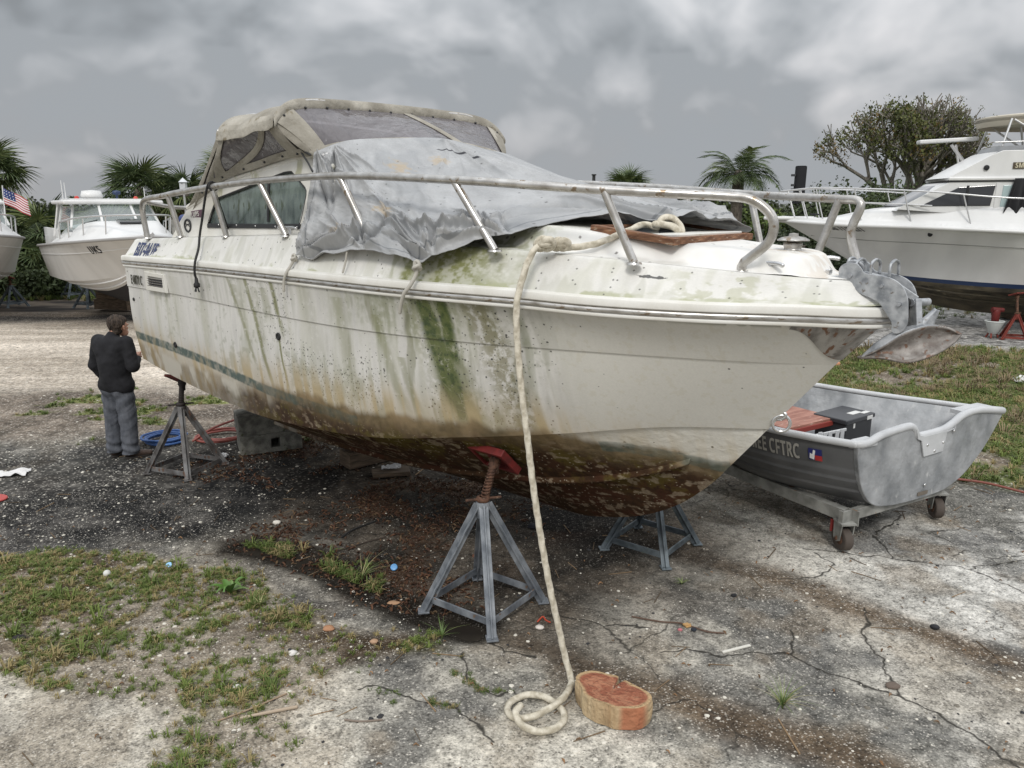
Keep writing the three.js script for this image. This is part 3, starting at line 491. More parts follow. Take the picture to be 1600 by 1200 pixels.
  for (const k of [1, -1]) {
    const lean = (g) => { const p = g.attributes.position; for (let i = 0; i < p.count; i++) p.setZ(i, k * (p.getZ(i) + 1.0 - (p.getY(i) - 2.7) * 0.1)); if (k < 0) { const gi = g; gi.computeVertexNormals(); } g.computeVertexNormals(); return g; };
    build('cabin_side', lean(plate(side, 0.035, 0.006, [hole])), m.white, B);
    const win = build('side_window', lean(plate(hole.map(([x, y]) => [x, y]), 0.008, 0).translate(0, 0, -0.008)), m.glass, B);
    const rim = hole.map(([x, y]) => V(x, y, 0.008)); win.add(build('window_frame', lean(mergeGeometries([tube(rim.map((p) => p.clone()), 0.013, 6, 120, true, 0.05)].map(flat))), m.dark, null));
    const g = lean(plate([[-3.83, 2.78], [-2.25, 2.8], [-2.24, 2.835], [-3.83, 2.815]], 0.02, 0.003).translate(0, 0, 0.02)); win.add(build('sill', g, m.dark, null));
    for (let i = 0; i < 5; i++) win.add(build('screw', lean(new THREE.SphereGeometry(0.009, 8, 6).translate(-3.6 + i * 0.33, 2.812, 0.032)), m.chrome, null));
    win.add(build('window_bar', lean(box(0.03, 0.36, 0.012, -2.78, 3.03, 0.0)), m.dark, null));
    // white moulding on which the canvas is snapped
    build('coaming', lean(tube([[-4.26, 2.975, 0], [-3.8, 3.11, 0], [-3.5, 3.22, 0], [-2.9, 3.315, 0], [-2.3, 3.4, 0], [-2.02, 3.4, 0], [-1.85, 3.3, 0]], 0.032, 10, 60)), m.white, B);
  }
  // seen dimly through the window: bulkhead, curtain, bench
  build('bulkhead', box(0.03, 1.2, 1.7, -1.95, 2.75, 0), m.white, B);
  build('bench', [box(1.0, 0.35, 0.5, -3.0, 2.35, 0.55), box(1.0, 0.35, 0.12, -3.0, 2.6, 0.33)], m.canvas, B);
  build('curtain', sheet(30, 2, (u, v) => V(-2.45 + u * 0.3, lerp(2.8, 3.22, v), 0.88 + 0.02 * Math.sin(u * 30))), M([0.45, 0.44, 0.36], 0.9), B);
  // windscreen frame that carries the canvas and the tarp
  build('windscreen_frame', tube([[-1.93, 3.39, 0.97], [-1.9, 3.47, 0.7], [-1.72, 3.51, 0.3], [-1.6, 3.52, 0], [-1.55, 3.49, -0.4], [-1.6, 3.43, -0.8], [-1.75, 3.38, -0.97]], 0.02, 8), m.steel, B);
  // louvred vent
  const vent = build('vent', plate([[-4.66, 2.13], [-4.22, 2.13], [-4.24, 2.305], [-4.66, 2.315]], 0.03, 0.006, [[[-4.61, 2.17], [-4.62, 2.28], [-4.27, 2.275], [-4.27, 2.165]]]).translate(0, 0, 1.308), m.white, B);
  vent.add(build('vent_recess', box(0.36, 0.12, 0.01, -4.44, 2.22, 1.301, 0), m.dark, null));
  for (let i = 0; i < 4; i++) vent.add(build('slat', box(0.345, 0.006, 0.032, 0, 0, 0, 0).rotateX(0.5).translate(-4.443, 2.187 + i * 0.025, 1.312), m.chrome, null));
  // through-hull fittings
  const zAt = (s, y) => { const t = (s + 5.2) / 6.95; return lowerPt(clamp(t), clamp((y - chineY(s)) / (knuckY(s) - chineY(s)))).z; };
  for (const [s, y, r] of [[-0.47, 1.92, 0.026], [-2.27, 1.89, 0.024], [-4.25, 1.58, 0.022], [-5.09, 1.99, 0.014]]) { const f = build('drain_fitting', new THREE.TorusGeometry(r, r * 0.42, 8, 18).translate(s, y, zAt(s, y) + 0.006), m.rubber, B); f.add(build('drain_hole', new THREE.CylinderGeometry(r * 0.75, r * 0.75, 0.01, 14).rotateX(1.57).translate(s, y, zAt(s, y) + 0.003), m.dark, null)); }
  // name and number
  { const th = 0.42, mt = new THREE.Matrix4().makeBasis(V(1, 0, 0), V(0.0, Math.cos(th), -Math.sin(th)), V(0, Math.sin(th), Math.cos(th))); mt.setPosition(-4.99, 2.468, 1.279);
    for (const [ch, g] of glyphs('BIT-ALIE', 0.155, fontBold, 0.004, 0.56)) { g.applyMatrix4(new THREE.Matrix4().makeShear(0, 0, 0.24, 0, 0, 0)); g.applyMatrix4(mt); build('letter', g, m.navy, B); } 
    for (const [ch, g] of glyphs('E 4071 C', 0.1, fontBold, 0.004, 0.5)) { g.applyMatrix4(new THREE.Matrix4().makeTranslation(-5.05, 2.165, 1.303)); build('letter', g, m.ink, B); } }
  // stickers on the swept cabin end
  { const z = 0.995 + 0.022; const st = build('badge', plate([[-4.2, 2.845], [-3.97, 2.87], [-3.94, 2.955], [-4.17, 2.935]], 0.006, 0.001).translate(0, 0, z - 0.02), M([0.12, 0.06, 0.09], 0.5), B);
    for (const [ch, g] of glyphs('LUPS', 0.05, fontBold, 0.003)) { g.rotateZ(0.1); g.translate(-4.17, 2.875, z - 0.016); st.add(build('letter', g, m.white, null)); }
    const c = build('emblem', new THREE.TorusGeometry(0.06, 0.012, 6, 24).translate(-4.24, 2.79, z - 0.004), m.dark, B); c.add(build('emblem_disc', new THREE.CylinderGeometry(0.056, 0.056, 0.004, 24).rotateX(1.57).translate(-4.24, 2.79, z - 0.006), m.white, null)); c.add(build('emblem_bird', plate([[-4.28, 2.78], [-4.24, 2.8], [-4.2, 2.78], [-4.22, 2.8], [-4.2, 2.815], [-4.24, 2.806], [-4.28, 2.815], [-4.26, 2.798]], 0.004, 0).translate(0, 0, z), m.dark, null)); }
  // bow rails
  const flange = (x, y, z) => new THREE.CylinderGeometry(0.045, 0.05, 0.012, 16).translate(x, y + 0.006, z);
  const railR = 0.0285;
  const RT = [[-4.84, 2.66, 1.17], [-4.86, 2.85, 1.18], [-4.84, 2.98, 1.19], [-4.72, 3.055, 1.2], [-4.35, 3.085, 1.2], [-4.0, 3.115, 1.21], [-3.27, 3.163, 1.22], [-2.43, 3.2, 1.22], [-1.35, 3.215, 1.2], [-0.15, 3.158, 1.17], [0.4, 3.12, 1.06], [0.85, 3.087, 0.9], [1.2, 3.065, 0.74], [1.46, 3.05, 0.58], [1.6, 3.03, 0.53], [1.7, 2.96, 0.5], [1.735, 2.88, 0.49], [1.7, 2.785, 0.47], [1.6, 2.7, 0.46], [1.545, 2.655, 0.455], [1.535, 2.61, 0.45]];
  const st = [[-4.13, 2.69, 1.15, -4.22, 3.1, 1.205], [-3.22, 2.715, 1.16, -3.3, 3.16, 1.22], [-2.22, 2.745, 1.17, -2.5, 3.2, 1.22], [-1.14, 2.74, 1.15, -1.4, 3.215, 1.2], [0.14, 2.71, 1.14, -0.2, 3.16, 1.17], [1.03, 2.655, 0.86, 0.83, 3.087, 0.91]];
  const railS = build('bow_rail', [tube(RT, railR, 14, 260), flange(1.535, 2.6, 0.45), flange(-4.84, 2.65, 1.17)], m.steel, B);
  for (const q of st) railS.add(build('stanchion', [rod(V(q[0], q[1], q[2]), V(q[3], q[4], q[5]), 0.0265), flange(q[0], q[1] - 0.008, q[2])], m.steel, null));
  const PT = RT.slice(0, 13).map(([a, b, c]) => [a, b, -c]).concat([[1.5, 3.05, -0.62], [1.78, 3.035, -0.5], [1.88, 3.03, -0.47], [1.915, 2.99, -0.455], [1.88, 2.88, -0.45], [1.87, 2.8, -0.45], [1.93, 2.62, -0.45], [1.935, 2.58, -0.45]]);
  const railP = build('bow_rail', [tube(PT, railR, 14, 260), flange(1.935, 2.56, -0.45)], m.steel, B);
  for (const q of [...st.slice(0, 3), [1.09, 2.68, 0.85, 0.96, 3.085, 0.88], [0.4, 2.7, 1.05, 0.3, 3.1, 1.09], [1.64, 2.6, 0.45, 1.76, 3.035, 0.5]]) railP.add(build('stanchion', [rod(V(q[0], q[1], -q[2]), V(q[3], q[4], -q[5]), 0.0265), flange(q[0], q[1] - 0.008, -q[2])], m.steel, null));
  build('stern_rail', tube([[-4.78, 3.03, 1.18], [-4.86, 3.0, 1.0], [-4.95, 2.975, 0.8], [-5.03, 2.965, 0.6], [-5.06, 2.95, 0.52], [-5.06, 2.88, 0.5], [-5.06, 2.66, 0.5]], 0.02, 10), m.steel, B);
  // hatch with a timber surround
  const hatch = new THREE.Group(); hatch.name = 'hatch'; B.add(hatch);
  const hy = (s) => lerp(2.85, 2.775, (s - 0.48) / 0.64), hp = (s, b, d = 0) => V(s, hy(s) + d, b);
  const beam = (a, c) => bar(a, c, 0.08, 0.045, 0.006);
  for (const [a, c] of [[hp(0.5, 0.54), hp(1.14, 0.54)], [hp(0.5, -0.54), hp(1.14, -0.54)], [hp(1.1, 0.5, 0.001), hp(1.1, -0.5, 0.001)], [hp(0.54, 0.5, 0.001), hp(0.54, -0.5, 0.001)]]) hatch.add(build('hatch_frame', beam(a, c), m.teak, null));
  hatch.add(build('hatch_cover', sheet(1, 1, (u, v) => hp(lerp(0.56, 1.07, u), lerp(-0.5, 0.5, v), 0.012)), new THREE.MeshPhysicalMaterial({ color: new THREE.Color().setRGB(0.1, 0.115, 0.13), roughness: 0.12, clearcoat: 1, side: THREE.DoubleSide }), null));
  hatch.add(build('hatch_coaming', box(0.56, 0.07, 0.95, 0.82, 2.78, 0).applyMatrix4(new THREE.Matrix4()), m.white, null));
  // windlass, cleats, latch
  build('windlass', [lathe([[0, 0], [0.095, 0], [0.09, 0.012], [0.055, 0.02], [0.052, 0.04], [0.06, 0.055], [0.058, 0.07], [0.03, 0.076], [0.03, 0.082], [0.098, 0.083], [0.1, 0.09], [0.07, 0.105], [0.03, 0.112], [0.028, 0.128], [0, 0.132]], 28).translate(1.665, 2.695, 0.0)], m.steel, B);
  build('windlass_base', lathe([[0, 0], [0.125, 0], [0.118, 0.012], [0, 0.012]], 24).translate(1.665, 2.69, 0), m.teak, B);
  const cleat = (x, y, z, a, L = 0.24) => [tube([[-L / 2, 0.055, 0], [-L / 3, 0.062, 0], [0, 0.06, 0], [L / 3, 0.062, 0], [L / 2, 0.055, 0]], 0.014, 8), rod(V(-0.05, 0, 0), V(-0.045, 0.06, 0), 0.017, 0.013), rod(V(0.05, 0, 0), V(0.045, 0.06, 0), 0.017, 0.013), box(0.16, 0.008, 0.05, 0, 0.002, 0)].map((g) => flat(g).rotateY(a).translate(x, y, z));
  build('cleat', cleat(1.63, 2.595, 0.33, -0.45, 0.3), m.chrome, B); build('cleat', cleat(1.68, 2.595, -0.36, 0.45, 0.3), m.chrome, B); build('cleat', cleat(-2.34, 2.75, 1.08, 0.0, 0.26), m.chrome, B);
  build('deck_latch', [box(0.13, 0.02, 0.03, 1.86, 2.595, 0.05), rod(V(1.8, 2.59, 0.03), V(1.79, 2.65, 0.04), 0.008), box(0.03, 0.03, 0.05, 1.92, 2.6, 0.05)], m.chrome, B);
  // bow roller cheeks
  const cheek = [[2.01, 2.57], [2.0, 2.62], [2.03, 2.655], [2.09, 2.66], [2.12, 2.635], [2.15, 2.605], [2.25, 2.593], [2.31, 2.577], [2.36, 2.54], [2.39, 2.48], [2.402, 2.4], [2.405, 2.33], [2.38, 2.28], [2.335, 2.275], [2.325, 2.33], [2.285, 2.39], [2.245, 2.44], [2.19, 2.468], [2.13, 2.49], [2.09, 2.525], [2.04, 2.54]];
  const smooth = (p, n = 90) => new THREE.CatmullRomCurve3(p.map(([x, y]) => V(x, y, 0)), true, 'catmullrom', 0.5).getSpacedPoints(n).slice(0, n).map((q) => [q.x, q.y]);
  const roller = new THREE.Group(); roller.name = 'bow_roller'; B.add(roller);
  for (const z of [0.1, -0.1]) roller.add(build('cheek_plate', plate(smooth(cheek), 0.014, 0.003, [ring2(2.07, 2.588, 0.012), ring2(2.355, 2.44, 0.014)]).translate(0, 0, z), m.galv, null));
  for (const [x, y] of [[2.355, 2.44], [2.07, 2.588], [2.25, 2.54]]) roller.add(build('pin', rod(V(x, y, -0.125), V(x, y, 0.125), 0.011), m.galv, null));
  for (const x of [2.09, 2.175, 2.28]) roller.add(build('keeper', tube([[x, 2.6, -0.09], [x, 2.66, -0.08], [x, 2.68, -0.02], [x, 2.68, 0.03], [x, 2.66, 0.085], [x, 2.6, 0.095]], 0.009, 8), m.galv, null));
  roller.add(build('roller_wheel', lathe([[0, -0.08], [0.05, -0.08], [0.03, -0.02], [0.03, 0.02], [0.05, 0.08], [0, 0.08]], 20).rotateX(1.57).translate(2.355, 2.44, 0), m.rubber, null));
  roller.add(build('base_plate', [box(0.42, 0.014, 0.21, 2.0, 2.572, 0), box(0.25, 0.012, 0.3, 1.98, 2.57, -0.06)], m.galv, null));
  // bow plate against chafe, and the bow eye with its ring
  for (const k of [1, -1]) build('chafe_plate', sheet(20, 10, (u, v) => { const t = lerp(0.951, 1.0, u), lowv = lerp(0.78, 0.12, sst(0, 1, u)), p = upperPt(t, lerp(lowv, 0.93, v)); return V(p.x + 0.006, p.y, k * (p.z + 0.006)); }), m.plate, B);
  build('bow_eye', [tube([[1.6, 1.66, 0.0], [1.69, 1.655, 0.0], [1.71, 1.63, 0.0], [1.67, 1.6, 0.0], [1.58, 1.6, 0.0]], 0.011, 8), new THREE.TorusGeometry(0.056, 0.011, 10, 28).rotateY(0.5).translate(1.685, 1.575, 0.0)], m.chrome, B);
}
// ---------------------------------------------------------------- canvas top, tarp, ropes and anchor on the boat
{
  const B = boat, m = boatM;
  const top = new THREE.Group(); top.name = 'canvas_top'; B.add(top);
  const add = (n, g, mm, uv = true) => { const o = build(n, g, mm, null, { uv }); top.add(o); return o; };
  // roof: from the front bow to the aft edge, crowned, sagging between bows
  const rb = 1.23, roofY = (b, w) => { const e = Math.abs(b) / rb; return 3.895 - 0.155 * Math.pow(e, 11) - 0.055 * e * e - 0.05 * Math.sin(w * Math.PI) * (1 - 0.3 * e) - 0.055 * sst(0.3, 1, w) + 0.006 * Math.sin(w * 13 + b * 3) * (w > 0.05 ? 1 : 0); };
  const frontS = (b) => -2.05 - 0.15 * (b / rb) - 0.17 * (1 - Math.abs(b / rb) ** 2), backS = (b) => -3.12 - 0.1 * (1 - Math.abs(b / rb) ** 2);
  const roof = (b, w) => V(lerp(frontS(b), backS(b), w), roofY(b, w), b);
  add('roof', thick(sheet(60, 24, (u, v) => roof((u * 2 - 1) * rb, v)), 0.006), m.canvas);
  add('front_hem', thick(sheet(60, 5, (u, v) => { const b = (u * 2 - 1) * rb, p = roof(b, 0); return V(p.x + 0.028 * Math.sin(v * 2.2), p.y + 0.012 - v * 0.092, b * (1 + 0.012 * Math.sin(v * 2))); }), 0.006), m.canvas);
  for (const k of [1, -1]) add('side_valance', thick(sheet(30, 3, (u, v) => { const p = roof(k * rb, u); return V(p.x, p.y - v * (0.07 + 0.005 * Math.sin(u * 17)), p.z + k * 0.012 * v); }), 0.006), m.canvas);
  add('roof_bow', tube([0, 1, 2, 3, 4, 5, 6, 7, 8].map((i) => { const b = (i / 4 - 1) * (rb - 0.02), p = roof(b, 0); return V(p.x, p.y - 0.012, b); }), 0.016, 8), m.steel);
  add('roof_bow', tube([0, 1, 2, 3, 4, 5, 6, 7, 8].map((i) => { const b = (i / 4 - 1) * (rb - 0.02), p = roof(b, 1); return V(p.x, p.y - 0.012, b); }), 0.016, 8), m.steel);
  // front curtain: from under the hem down to the windscreen
  const wsc = new THREE.CatmullRomCurve3([V(-2.02, 3.39, 1.0), V(-1.93, 3.47, 0.75), V(-1.74, 3.52, 0.35), V(-1.58, 3.53, 0), V(-1.5, 3.5, -0.4), V(-1.5, 3.44, -0.8), V(-1.66, 3.39, -1.0)]);
  const front = (u, v, off = 0) => { const b = lerp(rb * 0.985, -rb * 0.985, u), a = roof(b, 0); a.y -= 0.06; a.x += 0.015; const c = wsc.getPoint(clamp(u)); const p = a.lerp(c, v); p.x += off + 0.03 * Math.sin(v * Math.PI) * (0.4 + 0.6 * Math.sin(u * 14)); return p; };
  add('clear_panel', sheet(50, 16, (u, v) => front(0.07 + 0.93 * u * 0.55, v)), m.vinyl); add('clear_panel', sheet(40, 16, (u, v) => front(0.5815 + 0.41 * u, v)), m.vinyl);
  const strip = (fn, u0, v0, u1, v1, w0, w1, off) => thick(sheet(3, 18, (a, t) => { const u = lerp(u0, u1, t), w = lerp(w0, w1, t); return fn(u + (a - 0.5) * w, lerp(v0, v1, t), off); }), 0.005);
  for (const [u0, u1, w] of [[0.035, 0.05, 0.07], [0.575, 0.62, 0.036], [0.965, 0.95, 0.07]]) add('strap', strip(front, u0, 0, u1, 1, w, w, 0.012), m.canvas);
  add('lower_hem', thick(sheet(60, 2, (u, v) => front(u, 0.86 + 0.16 * v, 0.012)), 0.005), m.canvas);
  // side curtains
  const rimS = new THREE.CatmullRomCurve3([V(-2.02, 3.4, 1.0), V(-2.4, 3.39, 0.985), V(-2.9, 3.325, 0.98), V(-3.5, 3.23, 0.985), V(-3.8, 3.12, 0.985), V(-4.2, 2.99, 0.99)]);
  for (const k of [1, -1]) {
    const sideC = (u, v, off = 0) => { const a = roof(rb * 0.99, u); a.y -= 0.055; const c = rimS.getPoint(clamp(u)); const p = a.lerp(c, v); p.z += off + 0.035 * Math.sin(v * Math.PI) * Math.sin(u * 9 + 1); p.z *= k; return p; };
    add('corner_panel', thick(sheet(3, 18, (u, v) => { const f = front(k > 0 ? 0.012 : 0.988, v, 0.01); return sideC(0.012, v, 0.01).lerp(f, u); }), 0.005), m.canvas);
    add('clear_panel', sheet(50, 20, (u, v) => sideC(0.06 + 0.84 * u, v)), m.vinyl);
    const S = (u0, v0, u1, v1, w0, w1) => add('strap', strip(sideC, u0, v0, u1, v1, w0, w1, 0.012), m.canvas);
    S(0.05, 0, 0.1, 1, 0.12, 0.1); S(0.2, 0, 0.6, 0.98, 0.1, 0.11); S(0.9, 0, 0.6, 0.98, 0.09, 0.12); S(0.955, 0, 0.975, 1, 0.09, 0.16); S(0.84, 0.25, 0.78, 1, 0.012, 0.16);
    add('lower_hem', thick(sheet(50, 2, (u, v) => sideC(0.02 + 0.98 * u, 0.8 + 0.22 * v, 0.013)), 0.005), m.canvas);
    for (let i = 0; i < 7; i++) { const p = sideC(0.08 + i * 0.13, 0.93, 0.02); add('snap', new THREE.SphereGeometry(0.011, 8, 6).translate(p.x, p.y, p.z + 0.004 * k), m.dark); }
  }
  for (let i = 0; i < 11; i++) { const b = rb * (0.93 - i * 0.186), p = roof(b, 0); add('snap', new THREE.SphereGeometry(0.011, 8, 6).translate(p.x + 0.036, p.y - 0.065, b), m.dark); }
  add('aft_curtain', thick(sheet(40, 12, (u, v) => { const b = lerp(1, -1, u) * 1.2, p = roof(b, 1); p.y -= 0.05; return p.lerp(V(-4.3, 2.85, b * 0.8), v); }), 0.006), m.canvas);

  // ---- tarp: a sheet pulled from the windscreen top down to the deck edge and over the hatch
  const Tc = new THREE.CatmullRomCurve3([V(-1.97, 3.42, 1.02), V(-1.9, 3.52, 0.75), V(-1.7, 3.555, 0.35), V(-1.52, 3.565, 0), V(-1.44, 3.5, -0.45), V(-1.36, 3.42, -0.83), V(-1.6, 3.2, -1.1)]);
  const Bc = new THREE.CatmullRomCurve3([[-1.93, 2.57, 1.27], [-1.65, 2.6, 1.3], [-1.41, 2.635, 1.305], [-1.10, 2.655, 1.305], [-0.80, 2.65, 1.305], [-0.53, 2.625, 1.31], [-0.39, 2.605, 1.31], [-0.23, 2.66, 1.28], [-0.06, 2.72, 1.2], [0.07, 2.765, 1.1], [0.17, 2.815, 0.96], [0.28, 2.875, 0.66], [0.45, 2.905, 0.46], [0.57, 2.93, 0.36], [0.70, 2.895, 0.2], [0.82, 2.9, 0.05], [0.91, 2.935, -0.08], [0.98, 2.89, -0.2], [1.03, 2.9, -0.31], [1.1, 2.865, -0.5], [1.1, 2.81, -0.62], [0.85, 2.77, -0.85], [0.35, 2.72, -1.1], [-0.4, 2.64, -1.3], [-1.2, 2.6, -1.3], [-1.9, 2.6, -1.28]].map((p) => V(...p)));
  // even spacing of the lower edge by parameter
  const ridged = (x, y) => 1 - Math.abs(2 * fbm(x, y, 3) - 1);
  // creases pulled from the tie points and the windscreen corners, each a sharp-backed fold fading along its length
  const creases = (() => { const r = rngOf(91), out = []; for (const [q0, p0, a0, a1, n, L] of [[0.0, 1, -1.5, -0.25, 8, 0.5], [0.265, 1, -2.6, -0.45, 11, 0.55], [0.385, 1, -2.9, -1.2, 8, 0.5], [0.13, 1.0, -2.2, -0.8, 7, 0.45], [0.02, 0, 0.35, 1.5, 8, 0.6], [0.12, 0.0, 0.7, 2.1, 7, 0.6], [0.5, 0.02, 0.5, 2.3, 8, 0.7], [0.62, 1, -2.9, -1.9, 6, 0.6], [0.75, 1, -2.7, -1.2, 6, 0.5]]) for (let i = 0; i < n; i++) { const a = lerp(a0, a1, (i + 0.3 + 0.4 * r()) / n); out.push([q0 + 0.012 * (r() - 0.5), p0, Math.cos(a), Math.sin(a), L * (0.5 + 0.8 * r()), 0.01 + 0.016 * r(), (r() < 0.66 ? 1 : -1) * (0.025 + 0.035 * r()), (r() - 0.5) * 0.5]); } return out; })();
  const folds = (q, p) => { let s = 0; const x = q * 2.4, y = p; for (const [q0, p0, c, sn, L, w, A, bend] of creases) { const dx = x - q0 * 2.4, dy = y - p0, t = dx * c + dy * sn; if (t < 0 || t > L) continue; const d = -dx * sn + dy * c - bend * t * t + 0.02 * (fbm(t * 9 + c * 7, sn * 5, 2) - 0.5), ww = w * (0.5 + 2.2 * t); if (Math.abs(d) > ww * 4) continue; s += A * Math.exp(-Math.abs(d) / ww * (d > 0 ? 1 : 2.2)) * sst(0, 0.08, t) * sst(L, L * 0.45, t); } return s; };
  const tarpPt = (q, p) => {
    const qt = q < 0.3 ? q * 0.9 : lerp(0.27, 1, (q - 0.3) / 0.7), a = Tc.getPoint(clamp(qt)), c = Bc.getPoint(clamp(q));
    const w = a.clone().lerp(c, p), side = sst(0.42, 0.3, q);
    // on the near side the sheet first stands off, then drops over the deck edge
    w.y += Math.sin(p * Math.PI) * lerp(-0.07, -0.03, side) + side * 0.05 * Math.sin(p * Math.PI) * sst(0.12, 0, q);
    const corner = sst(0.1, 0.0, q); w.z -= corner * 0.03 * Math.sin(p * Math.PI);
    const env = Math.sin(Math.min(1, p * 1.15) * Math.PI * 0.55 + 0.25);
    const f1 = ridged(q * 9 + p * 1.3 + 3, p * 1.6 + q * 2) - 0.55, f2 = ridged(q * 22 + p * 2.2, p * 2.3 + 8) - 0.55, f3 = ridged(q * 12 - p * 5, p * 7 + 3) - 0.55, f4 = fbm(q * 60, p * 30, 3) - 0.5;
    const k = 1.9 * folds(q, p) + 0.06 * f1 * Math.abs(f1) * 2.2 + 0.03 * f2 * (0.5 + p) + 0.02 * f3 + 0.008 * f4 + 0.022 * sst(0.75, 1, p) * (ridged(q * 34, p * 2) - 0.6);
    const nrm = V(0.45, 0.8, 0.55 * sst(0.6, 0.3, q) - 0.5 * sst(0.75, 0.95, q)).normalize(); w.addScaledVector(nrm, k * env * sst(0, 0.05, p) * (q > 0.42 ? 0.75 : 1));
    if (q > 0.94 || p > 0.995) w.y -= 0; return w;
  };
  const tarpTex = texture(1024, 512, (u, v, o) => {
    const a = fbm(u * 26, v * 11, 4), f = vn(u * 500, v * 250), L = 0.36 + (a - 0.5) * 0.16 + (f - 0.5) * 0.04; o[0] = L * 0.985; o[1] = L; o[2] = L * 1.01;
    const mix = (r, g, b, k) => { k = clamp(k); o[0] = lerp(o[0], r, k); o[1] = lerp(o[1], g, k); o[2] = lerp(o[2], b, k); };
    mix(0.24, 0.25, 0.26, sst(0.52, 0.7, fbm(u * 14 + 9, v * 5 + 4, 4)) * 0.5);
    for (const [cu, cv, r] of [[0.31, 0.28, 0.03], [0.205, 0.62, 0.026], [0.1, 0.82, 0.02], [0.42, 0.25, 0.02]]) { const d = Math.hypot((u - cu), (v - cv) * 0.45) / r; mix(0.4, 0.3, 0.17, 0.75 * sst(1.2, 0.2, d + (fbm(u * 90, v * 40, 3) - 0.5) * 2.2) * 0.8); }
    mix(0.1, 0.1, 0.1, hsh(Math.floor(u * 300), Math.floor(v * 130)) > 0.996 ? 0.8 : 0); const seam = Math.abs(v - 0.955) < 0.004 || Math.abs(u - 0.018) < 0.0015; if (seam) mix(0.14, 0.15, 0.16, 0.7);
    if (Math.abs(u - 0.47 - (v - 0.2) * 0.32) < 0.0035 && v > 0.13 && v < 0.3) mix(0.015, 0.015, 0.02, 0.95);
  }, { wrap: false });
  const crumple = texture(1024, 512, (u, v, o) => { const x = u * 13 + (fbm(u * 20, v * 9, 3) - 0.5) * 1.6, y = v * 4.5 + (fbm(u * 20 + 9, v * 9, 3) - 0.5) * 1.6, [a, b] = cell(x, y), [c, d] = cell(x * 2.7 + 4, y * 2.7), e = fbm(u * 70, v * 30, 3); o[0] = o[1] = o[2] = clamp(0.25 + 0.35 * a + 0.3 * sst(0, 0.35, b - a) * 0.5 + 0.2 * c * 0.8 + 0.12 * (e - 0.5)); }, { srgb: false, wrap: false });
  const tarp = thing('tarp', 'torn grey tarp stretched over the foredeck of the streaked cabin cruiser', 'tarp', [BO[0], 0, BO[1]], TURN);
  const tg = thick(sheet(560, 220, (u, v) => tarpPt(u, v), (u, v) => [u, v]), 0.005);
  build('sheet', tg, M(WHITE, 0.5, { map: tarpTex, bumpMap: crumple, bumpScale: 0.022 }), tarp, { uv: false });
  const cord = M([0.46, 0.44, 0.39], 0.9);
  const knot = (x, y, z, r) => [0, 1, 2].map((i) => new THREE.TorusGeometry(r, r * 0.55, 8, 14).rotateX(i * 1.1).rotateY(i * 2).translate(x, y - i * r * 0.5, z));
  build('tie_cord', [tube([[-1.93, 2.58, 1.29], [-1.96, 2.52, 1.31], [-1.99, 2.45, 1.345], [-2.02, 2.38, 1.35], [-2.03, 2.31, 1.35]], 0.012, 8), ...knot(-1.935, 2.585, 1.295, 0.02)], cord, tarp);
  build('tie_cord', [tube([[-1.22, 2.66, 1.3], [-1.24, 2.58, 1.305], [-1.26, 2.5, 1.32]], 0.008, 8)], cord, tarp);
  build('tie_cord', [tube([[-0.42, 2.61, 1.33], [-0.42, 2.54, 1.33], [-0.45, 2.46, 1.36], [-0.5, 2.4, 1.375], [-0.54, 2.33, 1.37], [-0.57, 2.26, 1.36]], 0.014, 10), ...knot(-0.41, 2.6, 1.33, 0.024)], cord, tarp);
  build('tie_cord', tube([[-1.98, 3.4, 1.05], [-2.05, 3.42, 1.04], [-2.12, 3.43, 1.04], [-2.02, 3.34, 1.05], [-1.95, 3.27, 1.06]], 0.008, 8), m.dark, tarp);

  // ---- black cord hung over the rail with a plug at its end
  const pc = thing('power_cord', 'black electric cord with a plug hanging over the stern quarter of the streaked cruiser', 'cord', [BO[0], 0, BO[1]], TURN);
  build('cable', tube([[-3.42, 2.78, 1.03], [-3.38, 2.95, 1.1], [-3.32, 3.12, 1.18], [-3.28, 3.2, 1.215], [-3.3, 3.18, 1.255], [-3.4, 3.05, 1.245], [-3.5, 2.86, 1.24], [-3.55, 2.72, 1.25], [-3.5, 2.6, 1.3], [-3.46, 2.48, 1.365], [-3.47, 2.38, 1.375], [-3.48, 2.31, 1.36]], 0.011, 8, 90), m.rubber, pc);
  const cuff = build('plug', lathe([[0, 0], [0.028, 0.003], [0.03, 0.03], [0.018, 0.05], [0.014, 0.09], [0, 0.09]], 14).translate(-3.48, 2.235, 1.36), m.rubber, pc);
  for (const [dx, dz] of [[-0.026, 0], [0.026, 0], [0, 0.012]]) cuff.add(build('prong', bar(V(-3.48 + dx * 0.4, 2.245, 1.36 + dz), V(-3.48 + dx * 1.5, 2.195, 1.362 + dz), 0.012, 0.01, 0), m.dark, null));
  build('loop', new THREE.TorusGeometry(0.036, 0.01, 8, 18).rotateY(1.3).translate(-3.28, 3.163, 1.22), m.rubber, pc);

  // ---- thick mooring rope over the deck edge, down to a loop on the ground
  const ropeM = M(WHITE, 0.88, { map: mottle(256, 0.16, [0.36, 0.32, 0.24], [0.62, 0.575, 0.475], { freq: 6, seed: 11, spots: 0.3, c: [0.27, 0.25, 0.18] }) });
  const L2W = (s, y, b) => V(BO[0] + s * BA[0] + b * BB[0], y, BO[1] + s * BA[1] + b * BB[1]);
  const rp = thing('mooring_rope', 'thick cream rope hanging over the bow rail to a loop on the ground', 'rope', [0, 0, 0]);
